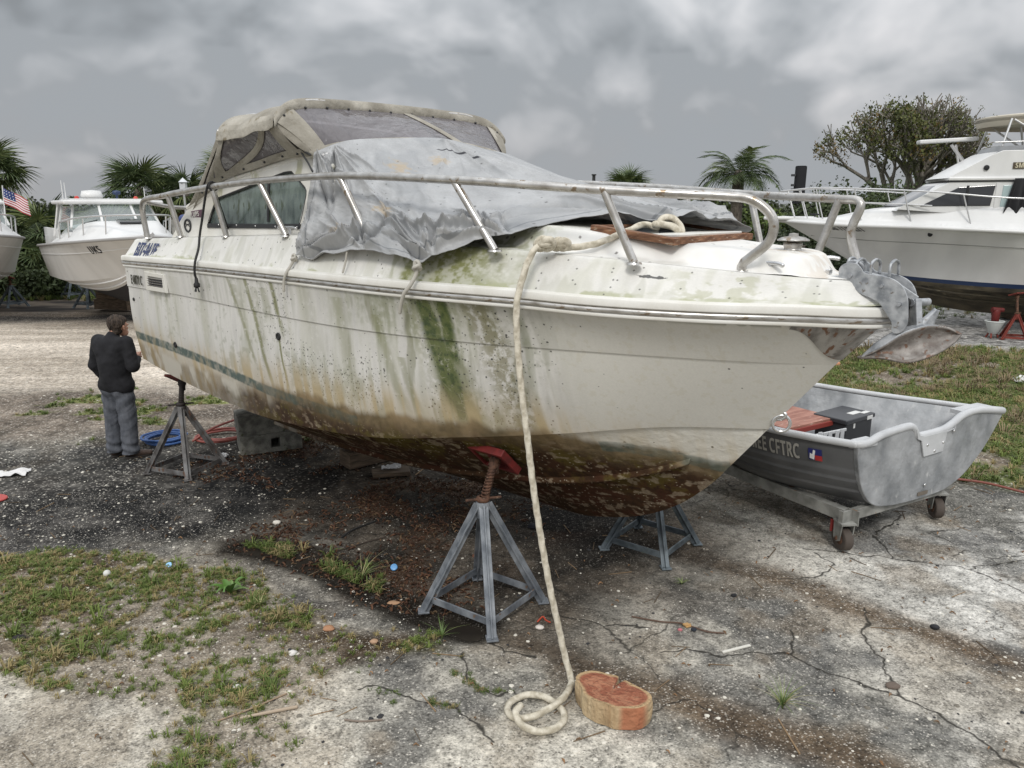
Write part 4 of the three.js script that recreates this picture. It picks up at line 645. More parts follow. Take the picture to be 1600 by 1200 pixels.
  function twisted(pts, r, seg) { // three strands laid together
    const c = new THREE.CatmullRomCurve3(pts), L = c.getLength(), fr = c.computeFrenetFrames(seg, false), out = [], n = 14;
    const P = [], idx = [], uv = []; let N = fr.normals[0].clone();
    for (let i = 0; i <= seg; i++) {
      const p = c.getPointAt(i / seg), t = c.getTangentAt(i / seg); N.addScaledVector(t, -N.dot(t)).normalize(); const Bn = t.clone().cross(N), tws = i / seg * L / (r * 5.2) * 6.2832 / 3;
      for (let k = 0; k <= n; k++) { const a = k / n * 6.2832, rr = r * (0.84 + 0.2 * Math.abs(Math.cos(1.5 * (a - tws)))); const q = p.clone().addScaledVector(N, Math.cos(a) * rr).addScaledVector(Bn, Math.sin(a) * rr); P.push(q.x, q.y, q.z); uv.push(k / n * r * 6, i / seg * L); }
    }
    for (let i = 0; i < seg; i++) for (let k = 0; k < n; k++) { const a = i * (n + 1) + k, b = a + n + 1; idx.push(a, a + 1, b, a + 1, b + 1, b); }
    const g = new THREE.BufferGeometry(); g.setAttribute('position', new THREE.Float32BufferAttribute(P, 3)); g.setAttribute('uv', new THREE.Float32BufferAttribute(uv, 2)); g.setIndex(idx); g.computeVertexNormals();
    const caps = [0, 1].map((t) => { const q = c.getPoint(t); return new THREE.SphereGeometry(r * 0.97, 12, 8).translate(q.x, q.y, q.z); });
    return mergeGeometries([g, ...caps].map(flat));
  }
  const deckPts = [[0.79, 2.845, 0.2], [0.74, 2.87, 0.29], [0.73, 2.84, 0.42], [0.72, 2.8, 0.6], [0.67, 2.755, 0.75], [0.59, 2.735, 0.86], [0.54, 2.735, 0.98], [0.505, 2.745, 1.06]].map((p) => L2W(...p));
  const edgePts = [[0.5, 2.745, 1.07], [0.48, 2.735, 1.13], [0.47, 2.65, 1.2], [0.465, 2.55, 1.245], [0.465, 2.47, 1.28], [0.47, 2.39, 1.305]].map((p) => L2W(...p));
  const hang = [[0.03, 2.22, -4.735], [0.055, 1.91, -4.69], [0.095, 1.59, -4.64], [0.135, 1.26, -4.59], [0.185, 0.93, -4.55], [0.245, 0.6, -4.5], [0.3, 0.35, -4.465], [0.345, 0.15, -4.43], [0.372, 0.06, -4.39]].map((p) => V(...p));
  const coil = [[0.378, 0.04, -4.338], [0.352, 0.055, -4.227], [0.305, 0.065, -4.126], [0.200, 0.05, -4.035], [0.083, 0.035, -3.985], [-0.008, 0.026, -4.02], [-0.027, 0.025, -4.101], [0.028, 0.025, -4.188], [0.128, 0.025, -4.225], [0.226, 0.024, -4.185], [0.292, 0.024, -4.101], [0.313, 0.024, -4.011], [0.270, 0.024, -3.925], [0.167, 0.026, -3.88], [0.064, 0.04, -3.91], [0.02, 0.075, -3.985], [0.05, 0.08, -4.04]].map((p) => V(...p));
  build('rope', twisted([...edgePts, ...hang, ...coil], 0.0215, 900), ropeM, rp, { uv: false });
  build('rope_end', twisted(deckPts, 0.022, 160), ropeM, rp, { uv: false });
  const k1 = L2W(0.5, 2.75, 1.07), k2 = L2W(0.79, 2.86, 0.2), k3 = L2W(0.55, 2.745, 0.97);
  for (const [k, r] of [[k1, 0.036], [k3, 0.03]]) build('knot', [0, 1, 2].map((i) => new THREE.TorusGeometry(r, 0.023, 10, 20).rotateX(0.5 + i).rotateY(i * 1.4 + 0.5).translate(k.x + (i - 1) * 0.018, k.y + 0.01, k.z + (i - 1) * 0.02)), ropeM, rp);
  build('loop', twisted([V(0, 0, 0), V(0.05, 0.05, -0.03), V(0.12, 0.045, -0.05), V(0.16, 0.0, -0.02), V(0.17, -0.05, 0), V(0.1, -0.005, 0.03), V(0.03, 0.01, 0.02), V(-0.02, 0.01, 0.03)].map((p) => p.add(k2)), 0.025, 120), ropeM, rp, { uv: false });

  // ---- anchor lodged in the bow roller
  const an = thing('anchor', 'galvanised plough anchor hanging from the bow roller', 'anchor', [BO[0], 0, BO[1]], TURN);
  const tgt = m.galv, rust = M(WHITE, 0.6, { metalness: 0.4, map: mottle(256, 0.25, [0.15, 0.13, 0.115], [0.34, 0.32, 0.3], { spots: 0.4, c: [0.17, 0.1, 0.07], freq: 6, seed: 31 }) });
  build('shank', [bar(V(2.0, 2.61, 0.02), V(2.26, 2.55, 0.0), 0.03, 0.06, 0.006), bar(V(2.26, 2.55, 0), V(2.4, 2.45, -0.05), 0.035, 0.06, 0.006), bar(V(2.4, 2.46, -0.05), V(2.43, 2.3, -0.02), 0.04, 0.07, 0.008), rod(V(2.385, 2.44, -0.02), V(2.45, 2.44, -0.14), 0.022)], tgt, an);
  // plough: a ridge from the toe to the heel with a blade either side
  const ridge = new THREE.CatmullRomCurve3([V(2.19, 2.115, 0.165), V(2.28, 2.205, 0.15), V(2.345, 2.262, 0.135), V(2.43, 2.3, 0.07)]);
  const near = new THREE.CatmullRomCurve3([V(2.195, 2.113, 0.17), V(2.31, 2.115, 0.12), V(2.42, 2.1, 0.08), V(2.53, 2.14, 0.02), V(2.62, 2.215, -0.1), V(2.645, 2.262, -0.14)]);
  const topE = new THREE.CatmullRomCurve3([V(2.19, 2.115, 0.166), V(2.3, 2.19, 0.13), V(2.4, 2.275, 0.09), V(2.5, 2.315, 0.0), V(2.58, 2.305, -0.08), V(2.645, 2.265, -0.14)]);
  build('blade', thick(sheet(36, 14, (u, v) => { const a = topE.getPoint(u), c = near.getPoint(u), p = a.lerp(c, v); p.z -= 0.06 * Math.sin(v * Math.PI) * Math.sin(u * Math.PI); p.x -= 0.02 * Math.sin(v * Math.PI); return p; }), 0.012), rust, an);
  const farE = new THREE.CatmullRomCurve3([V(2.19, 2.115, 0.16), V(2.25, 2.2, 0.1), V(2.33, 2.27, 0.06), V(2.42, 2.31, 0.0), V(2.5, 2.318, -0.02)]);
  build('blade', thick(sheet(30, 8, (u, v) => topE.getPoint(u * 0.7).lerp(farE.getPoint(u), v)), 0.012), tgt, an);
  build('fluke', thick(sheet(10, 12, (u, v) => { const a = V(2.4, 2.3, -0.1).lerp(V(2.475, 2.395, -0.21), v), c = V(2.48, 2.29, -0.18).lerp(V(2.495, 2.385, -0.225), v); const p = a.lerp(c, u); p.z += 0.02 * Math.sin(u * 3.14); return p; }), 0.012), tgt, an);
  build('shackle', [new THREE.TorusGeometry(0.045, 0.012, 8, 20).rotateX(0.5).translate(2.065, 2.63, 0.03), new THREE.TorusGeometry(0.035, 0.01, 8, 20).rotateY(1.2).translate(2.03, 2.65, -0.02)], tgt, an);
}
// ---------------------------------------------------------------- boat stands, blocks, dinghy on its dolly, hoses, log
const propM = {
  stand: M(WHITE, 0.6, { metalness: 0.35, map: mottle(512, 0.45, [0.12, 0.135, 0.155], [0.31, 0.33, 0.355], { spots: 0.3, c: [0.2, 0.13, 0.085], streak: 0.6, freq: 7, seed: 14 }) }),
  standDark: M(WHITE, 0.6, { metalness: 0.3, map: mottle(256, 0.45, [0.075, 0.09, 0.1], [0.17, 0.2, 0.22], { spots: 0.3, c: [0.13, 0.17, 0.14], freq: 7, seed: 15 }) }),
  standRust: M(WHITE, 0.7, { metalness: 0.2, map: mottle(512, 0.5, [0.06, 0.05, 0.045], [0.22, 0.22, 0.22], { spots: 0.36, c: [0.13, 0.075, 0.05], streak: 0.5, freq: 7, seed: 54 }) }), pipeDark: M([0.03, 0.024, 0.022], 0.8),
  rust: M(WHITE, 0.85, { metalness: 0.2, map: mottle(256, 0.25, [0.055, 0.03, 0.021], [0.17, 0.085, 0.052], { spots: 0.3, c: [0.22, 0.15, 0.1], freq: 8, seed: 16 }) }),
  red: M(WHITE, 0.6, { map: mottle(256, 0.3, [0.085, 0.009, 0.008], [0.16, 0.014, 0.012], { spots: 0.3, c: [0.05, 0.02, 0.015], freq: 6, seed: 17 }) }),
  redOld: M(WHITE, 0.75, { map: mottle(256, 0.3, [0.13, 0.022, 0.016], [0.22, 0.045, 0.03], { spots: 0.3, c: [0.08, 0.035, 0.02], freq: 6, seed: 18 }) }),
  block: M(WHITE, 0.95, { map: mottle(512, 0.5, [0.11, 0.107, 0.092], [0.25, 0.243, 0.21], { spots: 0.3, c: [0.08, 0.085, 0.05], freq: 8, seed: 19, fine: 0.6 }), bumpMap: bumps(256, 0.2, 16, { seed: 3 }), bumpScale: 0.006 }),
  timber: M(WHITE, 0.9, { map: mottle(512, 0.6, [0.06, 0.045, 0.03], [0.17, 0.12, 0.08], { streak: 8, freq: 5, seed: 20 }) }),
  poly: M(WHITE, 0.45, { map: mottle(1024, 1.6, [0.2, 0.21, 0.22], [0.37, 0.38, 0.39], { spots: 0.28, c: [0.46, 0.465, 0.46], freq: 9, seed: 21, fine: 0.2, streak: 0.6 }), bumpMap: bumps(512, 1.1, 5, { seed: 71 }), bumpScale: 0.02 }),
  polyLight: M(WHITE, 0.4, { map: mottle(512, 0.9, [0.44, 0.45, 0.46], [0.56, 0.57, 0.58], { freq: 5, seed: 22, fine: 0.1 }) }),
  polyShaded: M(WHITE, 0.5, { map: mottle(512, 1.2, [0.085, 0.087, 0.09], [0.125, 0.127, 0.13], { freq: 5, seed: 27 }) }),  // same grey plastic for the outer side, with its shade painted into the colour
  frame: M(WHITE, 0.65, { metalness: 0.25, map: mottle(512, 0.7, [0.2, 0.2, 0.185], [0.4, 0.4, 0.375], { spots: 0.27, c: [0.25, 0.13, 0.06], freq: 6, seed: 23 }) }),
};
function makeStand(label, [x, z], turn, { apex, half, head = true, mat = propM.stand, braceY = 0.1, padAt, padTilt, padTurn, padMat = propM.redOld, pipe = 0.3, pipeMat = propM.rust, group = 'boat stands under the streaked cruiser', v = false }) {
  const t = thing('boat_stand', label, 'boat stand', [x, 0, z], turn, group), f = [];
  for (let i = 0; i < 4; i++) { const a = i * Math.PI / 2; f.push(V(Math.cos(a) * half, 0, Math.sin(a) * half)); }
  f.forEach((p) => {
    const q = V(p.x * 0.07, apex, p.z * 0.07), up = V(p.x, 0, p.z).normalize();
    build('leg', [bar(V(p.x * 0.995, 0.004, p.z * 0.995), q, 0.076, 0.012, 0.003, V(-up.z, 0, up.x)), bar(p.clone().setY(0.004), q, 0.012, 0.07, 0.003, V(-up.z, 0, up.x)), box(0.085, 0.012, 0.085, p.x, 0.008, p.z, 0.002)], mat, t);
  });
  for (let i = 0; i < 4; i++) { const k = 1 - braceY / apex * 0.93, a = f[i].clone().multiplyScalar(k).setY(braceY), b = f[(i + 1) % 4].clone().multiplyScalar(k).setY(braceY); build('brace', bar(a, b, 0.012, 0.055, 0.003), mat, t); }
  build('socket', [lathe([[0.03, -0.1], [0.055, -0.1], [0.055, 0.02], [0.03, 0.02]], 8).translate(0, apex, 0)], mat, t);
  const c = padAt || V(0, apex + pipe, 0);
  const pipeTop = V(c.x * 0.8, c.y - 0.06, c.z * 0.8);
  const sc = build('screw', [rod(V(0, apex - 0.05, 0), pipeTop, 0.027), ...Array.from({ length: 12 }, (_, i) => new THREE.TorusGeometry(0.027, 0.005, 6, 14).rotateX(1.62).translate(pipeTop.x * i / 12, apex + 0.02 + i * 0.018, pipeTop.z * i / 12))], pipeMat, t);
  sc.add(build('handle', [rod(V(-0.13, apex + 0.045, 0.03), V(0.14, apex + 0.035, -0.03), 0.01), lathe([[0.028, 0], [0.05, 0.005], [0.05, 0.035], [0.028, 0.04]], 12).translate(0, apex + 0.02, 0)], pipeMat, null));
  sc.add(build('swivel', [lathe([[0, -0.07], [0.034, -0.07], [0.036, -0.02], [0.048, 0], [0.03, 0.03], [0, 0.03]], 14).translate(c.x * 0.9, c.y - 0.06, c.z * 0.9), new THREE.SphereGeometry(0.045, 12, 10).translate(c.x * 0.95, c.y - 0.035, c.z * 0.95)], pipeMat, null));
  const pg = [box(0.3, 0.03, 0.24, 0, 0, 0, 0.008)]; if (v) pg.push(box(0.35, 0.06, 0.03, 0, -0.02, 0.125, 0.006), box(0.35, 0.06, 0.03, 0, -0.02, -0.125, 0.006), box(0.03, 0.06, 0.25, 0.16, -0.021, 0, 0.006), box(0.03, 0.06, 0.25, -0.16, -0.021, 0, 0.006));
  const pm = new THREE.Matrix4().makeRotationFromEuler(new THREE.Euler(padTilt[0], padTurn, padTilt[1], 'YXZ')); pm.setPosition(c);
  build('pad', pg.map((g) => g.applyMatrix4(pm)), padMat, t); return t;
}
makeStand('grey steel boat stand with bright red pad under the near side of the streaked hull', [-0.215, -5.345], 0.16, { apex: 0.84, half: 0.46, v: true, padAt: V(0.13, 1.13, -0.24), padTilt: [-0.78, 0], padTurn: -0.88, padMat: propM.red });
makeStand('blue-grey boat stand half hidden behind the forefoot of the streaked hull', [1.25, -6.41], 0.12, { apex: 0.7, half: 0.43, mat: propM.standDark, padAt: V(-0.12, 0.95, 0.1), padTilt: [0.62, 0], padTurn: -0.72, padMat: propM.red, braceY: 0.09 });
makeStand('thin rusty boat stand under the stern quarter beside the blue hose', [-3.79, -8.5], 0.42, { apex: 0.74, half: 0.42, padAt: V(0.04, 1.06, -0.06), padTilt: [-0.5, 0.0], padTurn: -0.72, braceY: 0.06, mat: propM.standRust, pipeMat: propM.pipeDark });
// concrete blocks under the keel
function makeBlock(label, [x, y, z], turn, w = 0.72, h = 0.22, d = 0.5, hole = true) {
  const t = thing('concrete_block', label, 'concrete block', [x, y, z], turn, 'concrete blocks under the keel');
  build('shell', plate([[-w / 2, 0], [w / 2, 0], [w / 2, h], [-w / 2, h]], d, 0.008, hole ? [[[-w * 0.02, h * 0.2], [-w * 0.02, h * 0.82], [w * 0.15, h * 0.82], [w * 0.15, h * 0.2]]] : []), propM.block, t);
  build('web', box(w * 0.98, h * 0.96, 0.03, 0, h / 2, -d * 0.25, 0), propM.block, t); return t;
}
makeBlock('grey concrete block on the ground under the keel, with a square hole', [-3.09, 0.004, -9.36], 0.43);
makeBlock('mossy concrete block lying on top of the other under the keel', [-3.12, 0.238, -9.38], 0.45, 0.7, 0.215, 0.48, false);
{ const t = thing('timber_block', 'dark timber block wedged under the keel amidships', 'timber', [-1.72, 0, -8.75], 0.7); build('beam', box(0.62, 0.2, 0.26, 0, 0.1, 0, 0.012), propM.timber, t); build('beam', box(0.55, 0.2, 0.24, 0.02, 0.303, 0.01, 0.012).rotateY(0.06), propM.timber, t); }
solo('timber_plank', box(0.42, 0.05, 0.2, 0, 0.03, 0, 0.008).rotateY(0.25).translate(-1.38, 0, -8.3), propM.timber, 'short brown plank end lying in the shade under the hull', 'plank');

// ---- dinghy
{
  const P = propM, O = [2.96, 0, -6.33], turn = 0.5087;
  const D = thing('dinghy', 'grey plastic dinghy sitting on a wheeled dolly behind the bow', 'dinghy', O, turn);
  const outline = [[0.0, 0.98], [0.02, 0.84], [0.09, 0.62], [0.2, 0.46], [0.33, 0.375], [0.58, 0.335], [0.95, 0.325], [1.34, 0.345], [1.63, 0.45], [1.9, 0.66], [2.07, 0.86], [2.16, 0.985]];
  const oc = new THREE.CatmullRomCurve3(outline.map(([x, y]) => V(x / 2.16, y, 0)), false, 'catmullrom', 0.4);
  const Lx = curve1([[0, 0], [0.35, -0.16], [0.71, -0.27], [1.2, -0.29], [1.9, -0.08], [2.5, 0.3], [2.85, 0.62]]), Rx = curve1([[0, 2.16], [0.75, 1.82], [1.62, 1.37], [2.3, 1.0], [2.85, 0.66]]);
  const hullP = (w, a, off = 0) => { const q = oc.getPoint(clamp(a)), l = Lx(w) + off, r = Rx(w) - off; let x = lerp(l, r, q.x), y = q.y + (0.08 * sst(0.8, 2.8, w)) + 0.35 * sst(1.8, 2.85, w) * (1 - sst(0.5, 1, q.y)) + off * 0.6 * (q.y < 0.6 ? 1 : 0);
    if (off === 0 && q.y > 0.42 && q.y < 0.73) { const f = ((q.y - 0.42) / 0.103) % 1; x += (a < 0.5 ? -1 : 1) * 0.018 * f; } return V(x, y, -w); };
  build('hull', sheet(48, 140, (u, v) => hullP(u * 2.85, v)), P.polyShaded, D);
  build('liner', sheet(30, 60, (u, v) => hullP(0.03 + u * 2.7, v, 0.045)), P.poly, D);
  // transom, a thick board with a cut-down middle
  const topEdge = [[2.16, 1.02], [1.7, 1.078], [1.5, 1.05], [1.35, 0.985], [1.22, 0.945], [0.98, 0.935], [0.84, 0.937], [0.78, 1.01], [0.72, 1.055], [0.54, 1.048], [0.3, 1.03], [0.13, 0.992], [0, 1.0]];
  build('transom', plate([...oc.getSpacedPoints(50).map((p) => [p.x * 2.16, p.y]), ...topEdge], 0.05, 0.008).translate(0, 0, 0.012), P.poly, D);
  const gun = (pts, r) => tube(pts, r, 12, 120);
  build('gunwale', gun([0, 0.15, 0.35, 0.71, 1.2, 1.6, 1.9, 2.2, 2.5, 2.7, 2.85].map((w) => V(Lx(w) - 0.01, 0.99 + 0.08 * sst(0.8, 2.8, w), -w)), 0.034), P.polyLight, D);
  build('gunwale', gun([0, 0.4, 0.75, 1.2, 1.62, 2.0, 2.3, 2.6, 2.85].map((w) => V(Rx(w) + 0.01, 1.0 + 0.08 * sst(0.8, 2.8, w), -w)), 0.03), P.polyLight, D);
  build('transom_capping', gun([[-0.015, 0.985, -0.03], [0.03, 0.992, 0.03], [0.13, 1.0, 0.04], [0.3, 1.035, 0.03], [0.55, 1.052, 0.02], [0.7, 1.055, 0.02], [0.77, 1.02, 0.02], [0.83, 0.95, 0.02], [0.98, 0.94, 0.02], [1.22, 0.95, 0.02], [1.36, 0.99, 0.02], [1.5, 1.05, 0.02], [1.7, 1.075, 0.025], [1.95, 1.05, 0.03], [2.15, 1.015, 0.03], [2.2, 1.0, -0.02]], 0.036), P.polyLight, D);
  build('corner_pad', box(0.2, 0.05, 0.12, 0.13, 0.985, -0.01, 0.02), P.polyLight, D); build('corner_shelf', box(0.46, 0.04, 0.2, 1.88, 1.03, -0.09, 0.018), P.polyLight, D);
  const pl = build('motor_plate', plate([[0.76, 1.02], [0.8, 0.93], [0.86, 0.905], [0.92, 0.745], [1.2, 0.755], [1.23, 0.93], [1.36, 0.99], [1.36, 0.955], [1.26, 0.945], [0.9, 0.94], [0.82, 0.96]], 0.016, 0.003).translate(0, 0, 0.05), P.polyLight, D);
  for (const [x, y] of [[0.95, 0.85], [1.07, 0.775], [1.19, 0.84], [1.34, 0.93], [0.99, 0.455]]) pl.add(build('bolt', new THREE.SphereGeometry(0.016, 10, 8).scale(1, 1, 0.6).translate(x, y, 0.056), boatM.chrome, null));
  build('maker_plate', box(0.15, 0.035, 0.006, 0.99, 0.37, 0.043, 0), M([0.2, 0.17, 0.14], 0.5, { metalness: 0.3 }), D);
  build('drain_plug', new THREE.SphereGeometry(0.03, 12, 8).translate(1.52, 0.92, -1.28), boatM.dark, D);
  // painted letters on the near side and a small sticker
  { const a = V(-0.225, 0.815, -0.99), e = V(0.02, 0.77, -0.2), dir = V(0.23, -0.02, 0.74).normalize();
    const out = V(-0.95, -0.1, 0.3).normalize();
    const place = (g, w, y) => { const p0 = g.attributes.position; for (let i = 0; i < p0.count; i++) { const ww = w - p0.getX(i), yy = y + p0.getY(i); let lo = 0, hi = 0.42; for (let k = 0; k < 18; k++) { const mid = (lo + hi) / 2; if (hullP(ww, mid).y > yy) lo = mid; else hi = mid; } const q = hullP(ww, lo); p0.setXYZ(i, q.x - 0.012 - p0.getZ(i), q.y, q.z + 0.003); } g.computeVertexNormals(); return g; };
    for (const [ch, g] of glyphs('MEE CFTRC', 0.145, fontBold, 0.002, 0.47)) build('letter', place(g, 0.93, 0.76), M([0.36, 0.35, 0.32], 0.7), D);
    const st = build('sticker', place(new THREE.PlaneGeometry(0.11, 0.11, 4, 4), 0.3, 0.83), M([0.02, 0.025, 0.14], 0.4), D);
    st.add(build('sticker_patch', place(new THREE.PlaneGeometry(0.06, 0.05, 2, 2).translate(0.026, -0.03, 0.002), 0.3, 0.83), M([0.4, 0.03, 0.03], 0.5), null));
    st.add(build('sticker_mark', place(plate([[-0.045, -0.04], [-0.01, -0.05], [0.005, 0.04], [-0.012, 0.045], [-0.02, 0.0], [-0.04, 0.01]], 0.001, 0).translate(0, 0, 0.003), 0.3, 0.83), M([0.75, 0.75, 0.75], 0.5), null)); }
  // dolly
  const Y = thing('dolly', 'rusty four-wheeled steel dolly under the grey dinghy', 'dolly', O, turn);
  const fy = 0.315; build('side_rail', [box(0.055, 0.11, 1.95, 0.02, fy, -1.02, 0.004), box(0.05, 0.012, 1.95, 0.05, fy + 0.05, -1.02, 0.002)], P.frame, Y); build('side_rail', box(0.055, 0.11, 1.95, 1.4, fy, -1.02, 0.004), P.frame, Y);
  build('cross_beam', [box(1.43, 0.1, 0.05, 0.71, fy - 0.003, -0.035, 0.004)], P.frame, Y); build('cross_beam', box(1.43, 0.1, 0.05, 0.71, fy - 0.003, -1.95, 0.004), P.frame, Y);
  build('corner_post', [box(0.12, 0.14, 0.012, -0.01, fy - 0.005, 0.0, 0.002), box(0.012, 0.14, 0.12, 0.06, fy - 0.005, 0.01, 0.002), box(0.012, 0.14, 0.05, -0.06, fy - 0.005, -0.02, 0.002)], P.frame, Y);
  const caster = (x, z, a) => { const c = new THREE.Group(); c.name = 'caster'; c.position.set(x, 0, z); c.rotation.y = a; c.scale.set(1.3, 1.05, 1.25); Y.add(c);
    c.add(build('fork', [plate([[-0.05, 0.25], [0.06, 0.25], [0.05, 0.1], [0.01, 0.075], [-0.03, 0.1]], 0.008, 0.001).translate(0, 0, 0.045), plate([[-0.05, 0.25], [0.06, 0.25], [0.05, 0.1], [0.01, 0.075], [-0.03, 0.1]], 0.008, 0.001).translate(0, 0, -0.045), box(0.12, 0.016, 0.11, 0, 0.252, 0)], P.frame, null));
    c.add(build('tyre', lathe([[0.05, -0.03], [0.09, -0.034], [0.1, -0.022], [0.101, 0.022], [0.09, 0.034], [0.05, 0.03]], 28).rotateX(1.5708).translate(0.01, 0.101, 0), M([0.075, 0.06, 0.05], 0.85), null));
    c.add(build('rim', [lathe([[0.0, -0.026], [0.052, -0.03], [0.056, 0.03], [0, 0.026]], 20).rotateX(1.5708).translate(0.01, 0.101, 0), lathe([[0, -0.055], [0.016, -0.055], [0.016, 0.055], [0, 0.055]], 10).rotateX(1.57).translate(0.01, 0.101, 0)], P.rust, null));
    c.add(build('brake_plate', box(0.018, 0.11, 0.09, 0.105, 0.17, 0, 0.004), M([0.3, 0.035, 0.03], 0.6), null)); };
  caster(0.0, -0.02, 1.15); caster(1.42, -0.06, 0.9); caster(0.0, -1.85, 0.5); caster(1.42, -1.85, 0.9);
  // what lies in the dinghy
  const wl = (x, y, z) => { const c = Math.cos(turn), s = Math.sin(turn); return [O[0] + x * c + z * s, y, O[2] - x * s + z * c]; };
  const bench = thing('red_board', 'red-brown board laid across the dinghy as a seat', 'board', wl(0.55, 0.855, -1.28), turn + 0.06);
  build('board', box(0.78, 0.035, 0.72, 0, 0, 0, 0.006), M(WHITE, 0.7, { map: mottle(512, 0.7, [0.24, 0.1, 0.07], [0.4, 0.2, 0.15], { spots: 0.3, c: [0.47, 0.33, 0.27], streak: 5, freq: 5, seed: 24 }) }), bench);
  build('edge_strip', box(0.78, 0.05, 0.02, 0, -0.03, 0.372, 0.004), M([0.23, 0.035, 0.025], 0.6), bench);
  const bx = thing('battery_box', 'black plastic battery box with white labels inside the dinghy', 'box', wl(1.13, 0.6, -0.98), turn + 0.12);
  build('case', box(0.5, 0.24, 0.34, 0, 0.12, 0, 0.015), M([0.02, 0.021, 0.024], 0.42), bx); build('lid', box(0.54, 0.05, 0.38, 0, 0.262, 0, 0.015), M([0.035, 0.037, 0.042], 0.36), bx);
  const lab = M([0.66, 0.66, 0.64], 0.6); build('label_sheet', [box(0.17, 0.003, 0.07, 0.08, 0.2885, 0.06, 0), box(0.12, 0.003, 0.05, 0.19, 0.2886, 0.115, 0)], lab, bx); build('label_sheet', [box(0.1, 0.04, 0.003, 0.16, 0.255, 0.1915, 0), box(0.03, 0.05, 0.003, -0.09, 0.2, 0.171, 0)], lab, bx);
  const tank = thing('white_crate', 'white slatted crate tucked under the red board in the dinghy', 'crate', wl(0.62, 0.66, -0.72), turn); for (let i = 0; i < 5; i++) build('slat', box(0.05, 0.14, 0.012, -0.18 + i * 0.085, 0.1, 0, 0.003).rotateZ((i % 3 - 1) * 0.08), P.polyLight, tank); build('rail', [box(0.46, 0.03, 0.02, 0, 0.02, -0.015), box(0.46, 0.03, 0.02, 0, 0.15, -0.015)], P.polyLight, tank);
  const fd = thing('fender', 'slim white boat fender leaning in the corner of the dinghy', 'fender', wl(0.72, 0.78, -2.02), turn); build('body', lathe([[0, 0], [0.03, 0.02], [0.055, 0.1], [0.062, 0.25], [0.05, 0.36], [0.02, 0.42], [0, 0.43]], 18).rotateZ(0.28), M([0.62, 0.6, 0.56], 0.5), fd); build('eye', new THREE.TorusGeometry(0.02, 0.008, 8, 14).translate(-0.118, 0.42, 0), M([0.6, 0.58, 0.54], 0.5), fd);
}
// ---- hoses
function coilPts(cx, cz, r, n, seed, squash = 1) { const R = rngOf(seed), pts = []; for (let i = 0; i <= n * 14; i++) { const a = i / 14 * 6.2832, q = r * (0.82 + 0.24 * vn(i * 0.09, seed)); pts.push(V(cx + Math.cos(a) * q + (vn(i * 0.05, seed + 9) - 0.5) * 0.12, 0.018 + 0.012 * Math.floor(i / 14) + 0.03 * R() * 0.3, cz + Math.sin(a) * q * squash)); } return pts; }
solo('blue_hose', tube(coilPts(-4.5, -9.58, 0.27, 5, 4, 0.95), 0.016, 8, 420), M([0.05, 0.12, 0.32], 0.45), 'coiled blue hose on the ground beside the stern stand', 'hose');
solo('red_hose', tube([...coilPts(-3.82, -9.72, 0.31, 4, 9, 0.9), V(-3.4, 0.2, -9.7), V(-3.55, 0.26, -9.75), V(-3.9, 0.16, -9.65), V(-4.12, 0.03, -9.5)], 0.016, 8, 420), M([0.27, 0.075, 0.06], 0.5), 'coiled faded red hose on the ground beside the concrete blocks', 'hose');
solo('red_cable', tube([[4.9, 0.03, -8.1], [5.2, 0.03, -7.95], [5.5, 0.02, -7.65], [5.8, 0.02, -7.5], [6.4, 0.02, -7.3]], 0.014, 8, 60), M([0.22, 0.07, 0.05], 0.6), 'thin red cable lying on the concrete at the right edge', 'cable');

